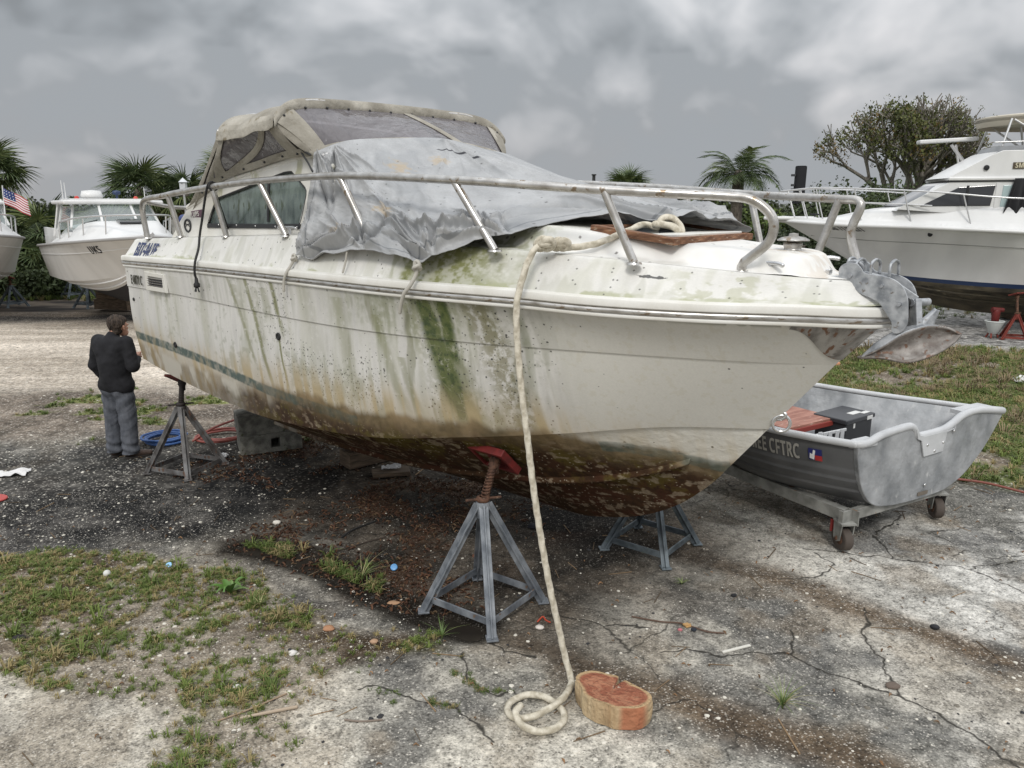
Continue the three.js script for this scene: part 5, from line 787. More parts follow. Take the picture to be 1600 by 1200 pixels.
// ---- log slice by the rope: a lobed cross-cut with a split running in from the edge
{
  const L = thing('log_slice', 'reddish cross-cut slice of tree trunk lying beside the rope', 'log', [0.6, 0, -4.1], 0);
  const R = (a) => { const x = Math.cos(a), z = Math.sin(a); let r = 1 / Math.sqrt((x * 0.81 + z * 0.59) ** 2 / 0.252 ** 2 + (z * 0.81 - x * 0.59) ** 2 / 0.148 ** 2); r *= 1 + 0.05 * Math.sin(a * 3 + 1) + 0.05 * (vn(Math.cos(a) * 2.5 + 5, Math.sin(a) * 2.5 + 5) - 0.5); const d = Math.abs(Math.atan2(Math.sin(a + 0.95), Math.cos(a + 0.95))); r *= 1 + 0.035 * Math.sin(a * 5 + 0.6) + 0.02 * Math.sin(a * 9); return r * (1 - 0.55 * sst(0.2, 0.0, d)); };
  const H = 0.14, col = (u, v, o) => { const x = u - 0.5, z = v - 0.5, r = Math.hypot(x, z) + (fbm(u * 5, v * 5, 3) - 0.5) * 0.12, a = Math.atan2(z, x), ring = Math.sin(r * 120) * 0.5 + 0.5, m = fbm(u * 9 + 3, v * 9, 4), ray = fbm(a * 9, r * 3, 3); const w = sst(0.4, 0.62, m); for (let k = 0; k < 3; k++) o[k] = lerp([0.26, 0.085, 0.045][k], [0.41, 0.185, 0.105][k], w * 0.7 + ring * 0.18 + (ray - 0.5) * 0.3); const rim = sst(0.42, 0.47, Math.hypot(x, z) + (m - 0.5) * 0.04); for (let k = 0; k < 3; k++) o[k] = lerp(o[k], [0.45, 0.31, 0.17][k], rim); const pale = sst(0.1, 0.03, Math.hypot(x - 0.12, z + 0.1)) * sst(0.45, 0.6, fbm(u * 22, v * 22, 3)); for (let k = 0; k < 3; k++) o[k] = lerp(o[k], [0.6, 0.5, 0.4][k], pale); };
  const ptR = (a, k) => R(a) * (1 - 0.03 * k * k);
  build('cut_face', sheet(120, 14, (u, v) => { const a = u * 6.2832, r = ptR(a, 1) * (1 - v); return V(Math.cos(a) * r, H + 0.006 * (fbm(Math.cos(a) * r * 20, Math.sin(a) * r * 20, 3) - 0.5) + 0.006 * (1 - v), Math.sin(a) * r); }, (u, v) => [0.5 + Math.cos(u * 6.2832) * 0.5 * (1 - v) , 0.5 + Math.sin(u * 6.2832) * 0.5 * (1 - v)]), M(WHITE, 0.85, { map: texture(512, 512, col, { wrap: false }), bumpMap: bumps(256, 0.5, 12, { seed: 44 }), bumpScale: 0.01 }), L, { uv: false });
  build('bark_side', sheet(120, 8, (u, v) => { const a = u * 6.2832, k = v * 2 - 1, r = ptR(a, k) * (1 + 0.02 * (fbm(u * 40, v * 4, 3) - 0.5)); return V(Math.cos(a) * r, lerp(0, H + 0.006, v), Math.sin(a) * r); }, (u, v) => [u * 1.2, v * 0.12]), M(WHITE, 0.9, { map: texture(512, 128, (u, v, o) => { const m = fbm(u * 9, v * 1.6 + 3, 4), f = fbm(u * 60, v * 8, 3), red = sst(0.1, 0.16, u) * sst(0.29, 0.24, u); for (let k = 0; k < 3; k++) { o[k] = lerp([0.36, 0.24, 0.13][k], [0.56, 0.44, 0.27][k], clamp(m * 1.4 - 0.2 + (f - 0.5) * 0.5)); o[k] = lerp(o[k], [0.36, 0.11, 0.05][k], red * 0.85); } }), bumpMap: bumps(256, 0.3, 8, { seed: 45 }), bumpScale: 0.012 }), L, { uv: false });
}
// ---------------------------------------------------------------- other boats in the yard
const yardM = {
  gel: M(WHITE, 0.35, { map: mottle(512, 3, [0.62, 0.62, 0.61], [0.74, 0.74, 0.73], { freq: 5, seed: 31, fine: 0.08, streak: 0.5 }) }),
  gelGrey: M(WHITE, 0.4, { map: mottle(512, 2.5, [0.5, 0.49, 0.47], [0.62, 0.61, 0.59], { freq: 5, seed: 33, fine: 0.08, spots: 0.25, c: [0.42, 0.41, 0.37], streak: 0.4 }) }),
  bottom: M(WHITE, 0.85, { map: mottle(512, 2, [0.035, 0.03, 0.022], [0.12, 0.1, 0.065], { freq: 6, seed: 34, spots: 0.3, c: [0.16, 0.14, 0.09], streak: 2.5 }) }),
  bottomDark: M([0.018, 0.016, 0.018], 0.85), cream: M([0.5, 0.46, 0.38], 0.6),
  smoke: new THREE.MeshPhysicalMaterial({ color: new THREE.Color().setRGB(0.035, 0.036, 0.04), roughness: 0.06, clearcoat: 1, side: THREE.DoubleSide }),
  clear: new THREE.MeshPhysicalMaterial({ color: new THREE.Color().setRGB(0.72, 0.8, 0.8), roughness: 0.05, transmission: 0.75, thickness: 0, side: THREE.DoubleSide }),
  blue: M([0.02, 0.04, 0.1], 0.4), alu: M([0.62, 0.62, 0.62], 0.3, { metalness: 0.6 }), black: M([0.012, 0.012, 0.014], 0.7),
};
// a hull from lines given as [distance aft of the bow, height]; half is the half-beam
function yardHull(o) {
  const { L, half, sheer, chine, keel, rake } = o;
  const full = (x, end, p, q) => { const t = clamp((x - end) / p); return Math.pow(1 - Math.pow(1 - t, 2.1), q); };   // 0 at the stem, 1 where the beam is full
  const C = {
    sheer: (t) => { const x = L * t; return V(-x, sheer(x), half * full(x, 0, o.fine, 0.75)); },
    chine: (t) => { const x = rake[0] + (L - rake[0]) * t; return V(-x, chine(x), half * 0.86 * full(x, rake[0], o.fine * 1.1, 1)); },
    keel: (t) => { const x = rake[0] + (L - rake[0]) * t; return V(-x, keel(x), 0); },
  };
  const tt = (u) => Math.pow(u, 1.6);
  return { C, tt,
    side: (t, v) => { const p = C.chine(t).lerp(C.sheer(t), v); p.z += -0.06 * Math.sin(v * Math.PI) * sst(0.5, 0.1, t) * sst(0, 0.06, t); return p; },
    low: (t, v) => C.keel(t).lerp(C.chine(t), v) };
}
function railing(parent, pts, posts, r, m, name = 'rail') { const g = build(name, tube(pts, r, 8, 120), m, parent); for (const [a, b] of posts) g.add(build('stanchion', rod(V(...a), V(...b), r * 0.85, r * 0.85, 8), m, null)); return g; }
function expressCruiser(label, [x, z], turn, group, number) {
  const t = thing('express_cruiser', label, 'boat', [x, 0, z], turn, group), Y = yardM, L = 7.6; t.scale.set(0.83, 1, 0.96);
  const h = yardHull({ L, half: 1.42, fine: 4.2, rake: [1.15, 1.35], sheer: curve1([[0, 2.28], [2.5, 2.13], [L, 1.9]]), chine: curve1([[1.15, 1.55], [2.2, 1.28], [4, 1.12], [L, 1.05]]), keel: curve1([[1.15, 1.55], [1.5, 1.2], [2.2, 0.82], [3.4, 0.58], [L, 0.55]]) });
  const two = (f) => bothSides(sheet(60, 10, f));
  build('hull', [...two((u, v) => h.side(h.tt(u), v)), ...two((u, v) => h.low(h.tt(u), v * 0.5 + 0.5)), sheet(2, 8, (u, v) => { const p = v < 0.5 ? h.low(1, v * 2) : h.side(1, v * 2 - 1); return V(-L, p.y, p.z * (1 - 2 * u)); })], Y.gelGrey, t);
  build('bottom_paint', two((u, v) => h.low(0.05 + 0.95 * h.tt(u), v * 0.52)).map((g) => g.translate(0, -0.004, 0)), Y.bottomDark, t);
  for (const k of [1, -1]) { for (const q of [0.62, 0.84]) build('strake', tube(Array.from({ length: 9 }, (_, i) => { const p = h.low(0.06 + 0.6 * i / 8, q); return V(p.x, p.y, k * (p.z + 0.012)); }), 0.022, 6), Y.gel, t);
    build('rub_rail', tube(Array.from({ length: 16 }, (_, i) => { const p = h.C.sheer(Math.pow(i / 15, 1.6)); return V(p.x, p.y, k * (p.z + 0.01)); }), 0.035, 8, 90), M([0.3, 0.29, 0.28], 0.6), t);
    build('side_crease', tube(Array.from({ length: 12 }, (_, i) => { const p = h.side(0.02 + 0.98 * i / 11, 0.72); return V(p.x, p.y, k * (p.z + 0.004)); }), 0.01, 6, 60), Y.gel, t); }
  const dk = (x, b) => { const s = h.C.sheer(clamp(x / L)), e = clamp(Math.abs(b) / Math.max(0.01, s.z)); const crown = 0.42 * sst(0.2, 2.4, x) * sst(1, 0.55, e) * (x < 5.6 ? 1 : 0); return s.y + 0.06 * sst(1, 0.93, e) + crown; };
  build('deck', sheet(60, 30, (u, v) => { const x = 0.02 + 5.2 * u, w = h.C.sheer(clamp(x / L)).z; const b = (v * 2 - 1) * w; return V(-x, dk(x, b), b); }), Y.gel, t);
  // windscreen in three panes with side lights
  const wb = [[-2.95, 2.52, 0.0], [-3.0, 2.5, 0.42], [-3.5, 2.44, 1.08], [-4.9, 2.36, 1.2]], wt = [[-3.55, 3.0, 0.0], [-3.58, 3.0, 0.38], [-3.95, 2.985, 0.92], [-4.9, 2.96, 1.05]];
  const pane = (i, k) => sheet(6, 4, (u, v) => V(...wb[i]).lerp(V(...wb[i + 1]), u).lerp(V(...wt[i]).lerp(V(...wt[i + 1]), u), v).multiply(V(1, 1, k)));
  build('windscreen_pane', [sheet(4, 4, (u, v) => { const a = V(...wb[1]), b = V(...wt[1]); const p = a.clone().lerp(b, v); p.z *= 1 - 2 * u; p.x += (1 - (1 - 2 * u) ** 2) * 0.05; return p; })], Y.clear, t);
  for (const k of [1, -1]) { build('windscreen_pane', pane(1, k), Y.clear, t); build('side_light', pane(2, k), Y.clear, t); for (const i of [1, 2, 3]) build('mullion', bar(V(...wb[i]).multiply(V(1, 1, k)), V(...wt[i]).multiply(V(1, 1, k)), 0.06, 0.05, 0.01), Y.gel, t); }
  build('wiper', [bar(V(-3.05, 2.56, 0.85), V(-3.4, 2.7, 0.2), 0.02, 0.02, 0.002)], Y.black, t); build('wiper', [bar(V(-3.05, 2.56, -0.2), V(-3.4, 2.68, -0.75), 0.02, 0.02, 0.002)], Y.black, t);
  build('helm_seat', [box(0.5, 0.6, 0.5, -4.4, 2.35, 0.5, 0.05), box(0.5, 0.6, 0.5, -4.4, 2.35, -0.5, 0.05)].slice(0, 1), Y.cream, t); build('cockpit_side', [box(2.6, 0.5, 0.06, -6.2, 2.15, 1.2), box(2.6, 0.5, 0.06, -6.2, 2.15, -1.2), box(0.06, 0.5, 2.4, -7.5, 2.15, 0)].slice(0, 1), Y.gel, t);
  const top = build('hardtop', [new RoundedBoxGeometry(2.2, 0.1, 2.4, 3, 0.045).translate(-4.55, 3.06, 0), new RoundedBoxGeometry(1.7, 0.05, 2.0, 2, 0.02).translate(-4.5, 3.125, 0)], Y.gel, t);
  for (const k of [1, -1]) top.add(build('hardtop_leg', bar(V(-5.4, 2.2, 1.2 * k), V(-5.2, 3.02, 1.05 * k), 0.16, 0.05, 0.01), Y.gel, null));
  top.add(build('radar', lathe([[0, 0], [0.26, 0], [0.27, 0.08], [0.23, 0.19], [0, 0.21]], 20).translate(-4.6, 3.16, 0.35), Y.gel, null)); top.add(build('light_dome', lathe([[0.03, 0], [0.03, 0.1], [0.1, 0.12], [0.1, 0.2], [0, 0.22]], 14).translate(-4.5, 3.15, -0.25), Y.blue, null));
  for (const [zz, c] of [[0.8, [0.5, 0.04, 0.03]], [-0.62, [0.5, 0.06, 0.04]]]) top.add(build('horn', new THREE.SphereGeometry(0.06, 10, 8).translate(-4.0, 3.16, zz), M(c, 0.5), null));
  for (const [zz, hh] of [[0.95, 0.45], [1.02, 0.5], [-1.0, 0.35]]) top.add(build('antenna', rod(V(-4.7, 3.1, zz), V(-4.72, 3.1 + hh, zz), 0.014, 0.008, 6), Y.gel, null));
  const rail = [], posts = []; for (let i = 0; i <= 12; i++) { const u = i / 12, p = h.C.sheer(u * 0.52), b = p.z * 0.9; rail.push(V(p.x - 0.05, p.y + 0.5 + 0.06 * Math.sin(u * 3), b)); if (i > 1 && i % 3 === 0) posts.push([[p.x - 0.25, p.y + 0.05, b], [p.x - 0.05, p.y + 0.52, b]]); }
  railing(t, rail, posts, 0.02, Y.alu, 'bow_rail'); railing(t, rail.map((p) => V(p.x, p.y, -p.z)), posts.map(([a, b]) => [[a[0], a[1], -a[2]], [b[0], b[1], -b[2]]]), 0.02, Y.alu, 'bow_rail');
  build('hatch', new RoundedBoxGeometry(0.55, 0.05, 0.55, 2, 0.02).rotateZ(-0.1).translate(-1.9, 2.62, 0), Y.smoke, t);
  build('anchor', [bar(V(0.05, 2.35, 0), V(-0.4, 2.34, 0), 0.04, 0.04, 0.005), bar(V(0.08, 2.37, -0.12), V(0.02, 2.2, 0.12), 0.03, 0.08, 0.005)], Y.alu, t);
  for (const k of [1, -1]) build('deck_window', plate([[-4.2, 2.28], [-3.4, 2.28], [-3.0, 2.24], [-3.5, 2.38], [-4.2, 2.4]], 0.02, 0.004).translate(0, 0, k * 1.08), Y.smoke, t);
  // registration painted on the bow
  for (const [ch, g] of glyphs(number, 0.21, fontBold, 0.004, 0.9)) { const p = g.attributes.position; g.applyMatrix4(new THREE.Matrix4().makeShear(0, 0, -0.35, 0, 0, 0)); for (let i = 0; i < p.count; i++) { const xx = 1.75 - p.getX(i), q = h.side(clamp(xx / L), 0.68 + p.getY(i) * 0.9); p.setXYZ(i, q.x, q.y, q.z + 0.012 + p.getZ(i)); } g.computeVertexNormals(); build('letter', g, Y.black, t); }
  return t;
}
const HEAD = -0.9;
expressCruiser('white express cruiser with hardtop and radar parked on stands left of the streaked boat', [-8.2, -17.6], HEAD, null, 'UKS');
expressCruiser('white cruiser cut off by the left edge of the picture, bow on', [-13.0, -18.9], HEAD, null, 'LVJ');
const bgStand = (label, p, turn) => makeStand(label, p, turn, { apex: 0.62, half: 0.42, mat: propM.standDark, padAt: V(0, 0.9, 0), padTilt: [-0.5, 0], padTurn: -1, group: 'boat stands in the left background', braceY: 0.12 });
bgStand('dark boat stand nearest under the hardtop cruiser on the left', [-12.7, -23.0], 0.4); bgStand('dark boat stand farther back under the stern of the hardtop cruiser', [-14.6, -25.6], 0.1); bgStand('dark boat stand under the boat cut off by the left edge', [-15.1, -23.2], 0.2);
{ const k = thing('keel_block', 'dark timber block under the keel of the hardtop cruiser', 'timber', [-11.7, 0, -22.6], -0.3); build('beam', box(1.2, 0.3, 0.4, 0, 0.15, 0, 0.01), propM.timber, k); build('beam', box(1.0, 0.25, 0.38, 0, 0.43, 0, 0.01), propM.timber, k); }
{ // flag on a short staff
  const f = thing('flag', 'small striped flag with blue canton on a white staff at the left edge', 'flag', [-13.5, 0, -21.0]);
  build('staff', rod(V(-0.08, 1.8, 0), V(0.0, 3.5, 0), 0.018, 0.014, 8), M([0.7, 0.7, 0.7], 0.5), f);
  const wave = (u, v) => V(0.02 + u * 0.62, 3.44 - v * 0.42 - 0.32 * u, 0.04 * Math.sin(u * 8 + v * 2));
  for (let i = 0; i < 13; i++) build('stripe', sheet(12, 1, (u, v) => wave(u, (i + v) / 13)), i % 2 ? M([0.7, 0.68, 0.68], 0.8) : M([0.42, 0.06, 0.07], 0.8), f);
  build('canton', sheet(6, 4, (u, v) => wave(u * 0.42, v * 0.54).add(V(0, 0, 0.006))), M([0.03, 0.05, 0.17], 0.8), f);
  for (let i = 0; i < 12; i++) build('star', plate(Array.from({ length: 10 }, (_, k) => { const a = k * Math.PI / 5, r = k % 2 ? 0.008 : 0.018; return [Math.sin(a) * r, Math.cos(a) * r]; }), 0.002, 0).applyMatrix4(new THREE.Matrix4().makeTranslation(...wave(0.06 + (i % 4) * 0.1, 0.1 + Math.floor(i / 4) * 0.17).add(V(0, 0, 0.012)).toArray())), M([0.75, 0.75, 0.75], 0.8), f);
}
// ---- the sport fisherman on the right
{
  const Y = yardM, S = thing('sport_fisher', 'big white flybridge boat with blue waterline stripe on the right', 'boat', [7.05, 0, -20.7], Math.PI - 0.315), L = 14;
  const h = yardHull({ L, half: 1.85, fine: 6.0, rake: [2.6, 1.2], sheer: curve1([[0, 2.62], [1.5, 2.54], [3, 2.51], [5.4, 2.42], [8, 2.3], [L, 2.1]]), chine: curve1([[2.6, 1.14], [3.6, 1.04], [5.5, 0.98], [L, 0.95]]), keel: curve1([[2.6, 1.12], [3.2, 0.75], [4.2, 0.45], [6, 0.34], [L, 0.34]]) });
  const two = (f, a = 80, b = 12) => bothSides(sheet(a, b, f));
  const flare = (t, v) => { const p = h.side(t, v); p.z -= 0.16 * Math.sin(v * Math.PI) * sst(0.5, 0.12, t) * sst(0.0, 0.1, t); return p; };
  build('hull', [...two((u, v) => flare(h.tt(u), 0.14 + v * 0.86))], Y.gel, S);
  build('waterline_stripe', two((u, v) => flare(h.tt(u), 0.07 + v * 0.07), 80, 3), Y.blue, S);
  build('bottom', [...two((u, v) => flare(h.tt(u), v * 0.07), 80, 2), ...two((u, v) => h.low(h.tt(u), v))], Y.bottom, S);
  for (const k of [1, -1]) { for (const q of [0.55, 0.8]) build('strake', tube(Array.from({ length: 12 }, (_, i) => { const p = h.low(0.04 + 0.9 * i / 11, q); return V(p.x, p.y, k * (p.z + 0.01)); }), 0.035, 6), Y.bottom, S);
    build('rub_rail', tube(Array.from({ length: 24 }, (_, i) => { const p = h.C.sheer(Math.pow(i / 23, 1.6)); return V(p.x, p.y - 0.02, k * (p.z + 0.02)); }), 0.05, 8, 120), Y.gel, S);
    build('side_crease', tube(Array.from({ length: 20 }, (_, i) => { const p = flare(0.01 + 0.9 * i / 19, 0.74 - 0.03 * i / 19); return V(p.x, p.y, k * (p.z + 0.003)); }), 0.009, 6, 90), M([0.25, 0.25, 0.24], 0.6), S); }
  build('bow_pulpit', [new RoundedBoxGeometry(1.3, 0.09, 0.7, 2, 0.04).translate(-0.25, 2.66, 0)], Y.gel, S);
  const deckY = (x, b) => { const s = h.C.sheer(clamp(x / L)), e = clamp(Math.abs(b) / Math.max(0.02, s.z)); return s.y + 0.1 * sst(1, 0.94, e) + (0.3 + 0.18 * sst(2, 6, x)) * sst(0.95, 0.72, e) * sst(0.9, 2.6, x); };
  build('deck', sheet(80, 40, (u, v) => { const x = 0.05 + 9 * u, w = h.C.sheer(clamp(x / L)).z, b = (v * 2 - 1) * w; return V(-x, deckY(x, b), b); }), Y.gel, S);
  // deckhouse: raked front, dark side glass, brow, flying bridge
  const house = (pts, w, d = 0.06) => plate(pts, d, 0.012).translate(0, 0, -w);
  for (const w of [1.32, -1.32]) {
    build('deckhouse_side', house([[-2.35, 2.9], [-3.4, 3.5], [-9.5, 3.56], [-9.5, 2.72], [-4, 2.78]].concat([]), w), Y.gel, S);
    const k = Math.sign(w), g = build('side_glass', house([[-2.85, 2.97], [-3.6, 3.38], [-4.32, 3.43], [-4.26, 2.99]], w + k * 0.036, 0.012), Y.smoke, S); g.add(build('glazing_bar', box(0.05, 0.46, 0.02, -3.78, 3.2, -w - k * 0.05), Y.black, null));
    build('side_glass', house([[-4.48, 2.96], [-4.5, 3.42], [-4.72, 3.43], [-4.72, 2.96]], w + k * 0.036, 0.012), M([0.4, 0.5, 0.5], 0.2), S); build('side_glass', house([[-4.86, 2.98], [-4.86, 3.44], [-7.5, 3.44], [-7.5, 2.98]], w + k * 0.036, 0.012), Y.smoke, S);
    for (const x of [-4.39, -4.79]) build('pillar', box(0.09, 0.6, 0.04, x, 3.19, -w - k * 0.03), Y.gel, S);
    build('drip_rail', box(6.2, 0.035, 0.05, -6.45, 3.53, -w - k * 0.03), Y.black, S);
  }
  build('deckhouse_front', sheet(8, 6, (u, v) => V(lerp(-2.35, -3.4, v) + 0.25 * (1 - (u * 2 - 1) ** 2), lerp(2.86, 3.5, v), (u * 2 - 1) * 1.32)), Y.gel, S);
  build('front_glass', sheet(8, 4, (u, v) => V(lerp(-2.5, -3.3, v) + 0.27 * (1 - (u * 2 - 1) ** 2) + 0.02, lerp(2.98, 3.44, v), (u * 2 - 1) * 1.2)), Y.smoke, S);
  build('roof', [new RoundedBoxGeometry(6.3, 0.08, 2.8, 2, 0.03).translate(-6.5, 3.58, 0)], Y.gel, S);
  for (const w of [1.3, -1.3]) build('bridge_side', house([[-3.35, 3.6], [-4.2, 4.1], [-4.4, 4.18], [-9, 4.22], [-9, 3.62]], w), Y.gel, S);
  build('bridge_front', sheet(8, 4, (u, v) => V(lerp(-3.35, -4.3, v) + 0.2 * (1 - (u * 2 - 1) ** 2), lerp(3.6, 4.17, v), (u * 2 - 1) * 1.3)), Y.gel, S);
  build('venturi_screen', sheet(20, 2, (u, v) => V(-4.25 - v * 0.1 - (u < 0.3 || u > 0.7 ? Math.abs(u - 0.5) * 5 - 1 : 0), 4.16 + v * 0.16, Math.sin((u - 0.5) * 3.14) * 1.2)), M([0.3, 0.31, 0.32], 0.2), S);
  build('bridge_rail', [tube([[-4.25, 4.38, 1.15], [-6, 4.4, 1.25], [-8.5, 4.4, 1.25]], 0.018, 8), tube([[-4.25, 4.38, -1.15], [-6, 4.4, -1.25], [-8.5, 4.4, -1.25]], 0.018, 8)].slice(1), Y.alu, S);
  build('porthole', lathe([[0, 0], [0.055, 0], [0.06, 0.02], [0, 0.02]], 16).rotateX(-1.57).translate(-4.1, 3.82, -1.34), Y.black, S);
  { const p = build('name_board', box(0.52, 0.14, 0.02, -4.88, 3.86, -1.345), M([0.08, 0.06, 0.035], 0.5), S); for (const [ch, g] of glyphs('SMRS-4', 0.11, fontBold, 0.004, 0.8)) { g.rotateY(Math.PI); g.translate(-4.66, 3.81, -1.36); p.add(build('letter', g, M([0.6, 0.55, 0.4], 0.5), null)); } }
  build('hardtop', [new THREE.CylinderGeometry(1, 1, 0.1, 40).scale(1.8, 1, 1.35).translate(-5.65, 4.93, 0), new THREE.SphereGeometry(1, 40, 10, 0, 6.2832, 0, 1.5708).scale(1.78, 0.1, 1.33).translate(-5.65, 4.98, 0), lathe([[0.97, -0.16], [1, -0.05], [1.0, 0.02]], 40).scale(1.8, 1, 1.35).translate(-5.65, 4.93, 0)], Y.cream, S);
  for (const k of [1, -1]) for (const [a, b] of [[[-4.2, 4.3], [-4.35, 4.9]], [[-5.2, 4.35], [-4.4, 4.88]], [[-5.2, 4.35], [-5.05, 4.9]], [[-5.2, 4.35], [-6.1, 4.9]]]) build('hardtop_post', rod(V(a[0], a[1], k * 1.12), V(b[0], b[1], k * 1.0), 0.025, 0.025, 8), Y.alu, S);
  build('radar_mast', [rod(V(-4.1, 3.6, 0.4), V(-3.45, 4.45, 0.4), 0.05, 0.04), rod(V(-3.75, 3.6, 0.4), V(-3.55, 4.45, 0.4), 0.03, 0.03)], Y.alu, S); build('radar_scanner', new RoundedBoxGeometry(1.35, 0.09, 0.3, 2, 0.03).rotateZ(-0.05).rotateY(0.15).translate(-3.35, 4.55, 0.4), Y.gel, S);
  build('life_ring', new THREE.TorusGeometry(0.09, 0.035, 8, 18).translate(-5.1, 4.28, -1.3), M([0.5, 0.05, 0.05], 0.6), S);
  build('antenna', rod(V(-5.2, 5.0, -0.6), V(-5.21, 5.5, -0.6), 0.012, 0.006, 6), Y.alu, S); build('antenna', rod(V(-4.95, 4.3, -1.1), V(-4.95, 4.75, -1.1), 0.01, 0.006, 6), Y.alu, S);
  // rails on both sides of the foredeck
  for (const k of [1, -1]) {
    const y = (x) => deckY(x, 0.93 * h.C.sheer(x / L).z), b = (x) => k * 0.93 * h.C.sheer(x / L).z;
    const top = [[-0.0, 3.33, 0], [0.0, 3.34, k * 0.22], ...[0.8, 1.6, 2.4, 3.4, 4.6, 6, 8].map((x) => [-x, 3.42 - 0.012 * x * x * (x < 5 ? 1 : 0.8), b(x)])];
    railing(S, top, [0.15, 0.45, 0.8, 1.65, 2.7, 3.9, 5.3, 7].map((x) => [[-x - 0.22, y(x + 0.22) - 0.02, b(x + 0.22)], [-x, 3.42 - 0.012 * x * x * (x < 5 ? 1 : 0.8) - (x < 0.5 ? 0.06 : 0), b(x)]]), 0.019, Y.alu, 'foredeck_rail');
    build('mid_rail', tube([[-1.7, 3.06, b(1.7)], [-2.4, 3.03, b(2.4)], [-3.3, 2.98, b(3.3)]], 0.015, 8), Y.alu, S);
  }
  build('cleat', [tube([[-0.75, 2.76, -0.3], [-0.95, 2.76, -0.34]], 0.02, 6), rod(V(-0.85, 2.7, -0.32), V(-0.85, 2.76, -0.32), 0.02)], Y.black, S);
  for (const [ch, g] of glyphs('LG 7771 277', 0.15, fontBold, 0.004, 0.66)) { const p = g.attributes.position; g.applyMatrix4(new THREE.Matrix4().makeShear(0, 0, -0.3, 0, 0, 0)); for (let i = 0; i < p.count; i++) { const xx = 1.0 + p.getX(i), q = flare(clamp(xx / L), 0.885 + p.getY(i) * 0.5); p.setXYZ(i, q.x, q.y, -(q.z + 0.012 + p.getZ(i))); } g.computeVertexNormals(); build('letter', g, Y.black, S); }
  { const q = flare(3.1 / L, 0.88); build('hull_fitting', lathe([[0, 0], [0.05, 0], [0.055, 0.02], [0, 0.02]], 14).rotateX(-1.57).translate(q.x, q.y, -q.z - 0.01), Y.black, S); }
  for (const c of S.children) if (/^(deckhouse|side_glass|pillar|drip|front_glass|roof|bridge|venturi|porthole|name_board|hardtop|radar|life_ring|antenna)/.test(c.name)) c.position.x = /^(hardtop|radar)/.test(c.name) ? -0.45 : -0.24;
  const tw = thing('black_towel', 'black cloth hung from the bridge overhang of the flybridge boat', 'cloth', [7.05, 0, -20.7], Math.PI - 0.315);
  build('cloth', thick(sheet(26, 26, (u, v) => { const xx = -5.42 + u * 0.5, bottom = 0.72 + 0.22 * (u > 0.3 && u < 0.75 ? 1 : 0) + 0.05 * Math.sin(u * 20); return V(xx + 0.16 * v * u, 3.58 - v * bottom, -1.43 + 0.05 * Math.sin(u * 16 + v) * (0.3 + v)); }), 0.01), Y.black, tw);
}
{ // an outboard kept on a post behind the stern of the streaked boat
  const o = thing('outboard_motor', 'outboard motor with a dark blue cowl seen through the stern rail of the streaked boat', 'outboard motor', [-6.75, 0, -16.2]);
  build('cowl', new RoundedBoxGeometry(0.36, 0.42, 0.5, 3, 0.1).translate(0.12, 2.6, 0), M([0.03, 0.05, 0.16], 0.35), o); build('cowl_base', new RoundedBoxGeometry(0.3, 0.1, 0.42, 2, 0.03).translate(0.12, 2.35, 0), M([0.25, 0.25, 0.26], 0.4), o);
  build('midsection', box(0.14, 1.3, 0.2, 0.12, 1.68, 0, 0.03), M([0.06, 0.06, 0.07], 0.5), o); build('bracket_post', [box(0.12, 2.7, 0.12, -0.2, 1.35, 0, 0.01), box(0.3, 0.08, 0.12, -0.05, 2.2, 0, 0.01)], propM.frame, o); build('skeg', box(0.05, 0.4, 0.3, 0.12, 0.9, 0, 0.02), M([0.06, 0.06, 0.07], 0.5), o);
}
makeStand('red boat stand under the flybridge boat at the right edge', [11.55, -17.45], 0.3, { apex: 0.55, half: 0.36, mat: propM.redOld, padAt: V(0.15, 1.0, -0.2), padTilt: [-0.35, 0], padTurn: 0, padMat: propM.redOld, group: 'red stand on the right', braceY: 0.05 });
{ const b = thing('white_bucket', 'white bucket with a red pump head beside the red stand', 'bucket', [11.15, 0, -17.6]); build('pail', lathe([[0, 0.1], [0.1, 0.1], [0.2, 0.38], [0.21, 0.38], [0.2, 0.4], [0.19, 0.38]], 20), M([0.55, 0.57, 0.55], 0.5), b); build('pump', [lathe([[0, 0.38], [0.08, 0.38], [0.09, 0.62], [0.05, 0.66], [0, 0.66]], 16), rod(V(-0.1, 0.65, 0), V(0.16, 0.64, 0), 0.06, 0.05)], propM.red, b); build('stand', [rod(V(-0.1, 0, 0.1), V(-0.05, 0.2, 0), 0.02), rod(V(0.12, 0, 0), V(0.05, 0.2, 0), 0.02), rod(V(-0.1, 0, -0.1), V(-0.05, 0.2, 0), 0.02)], propM.redOld, b); }
for (const [i, x] of [[0, 10.2], [1, 13.6]].values()) { const k = thing('keel_block', i ? 'far right timber block stack under the flybridge boat' : 'timber block stack under the forefoot of the flybridge boat', 'timber', [x, 0, -20.7]); build('beam', box(0.5, 0.18, 1.2, 0, 0.1, 0, 0.01), propM.timber, k); build('beam', box(1.0, 0.16, 0.4, 0, 0.27, 0, 0.01), propM.timber, k); }
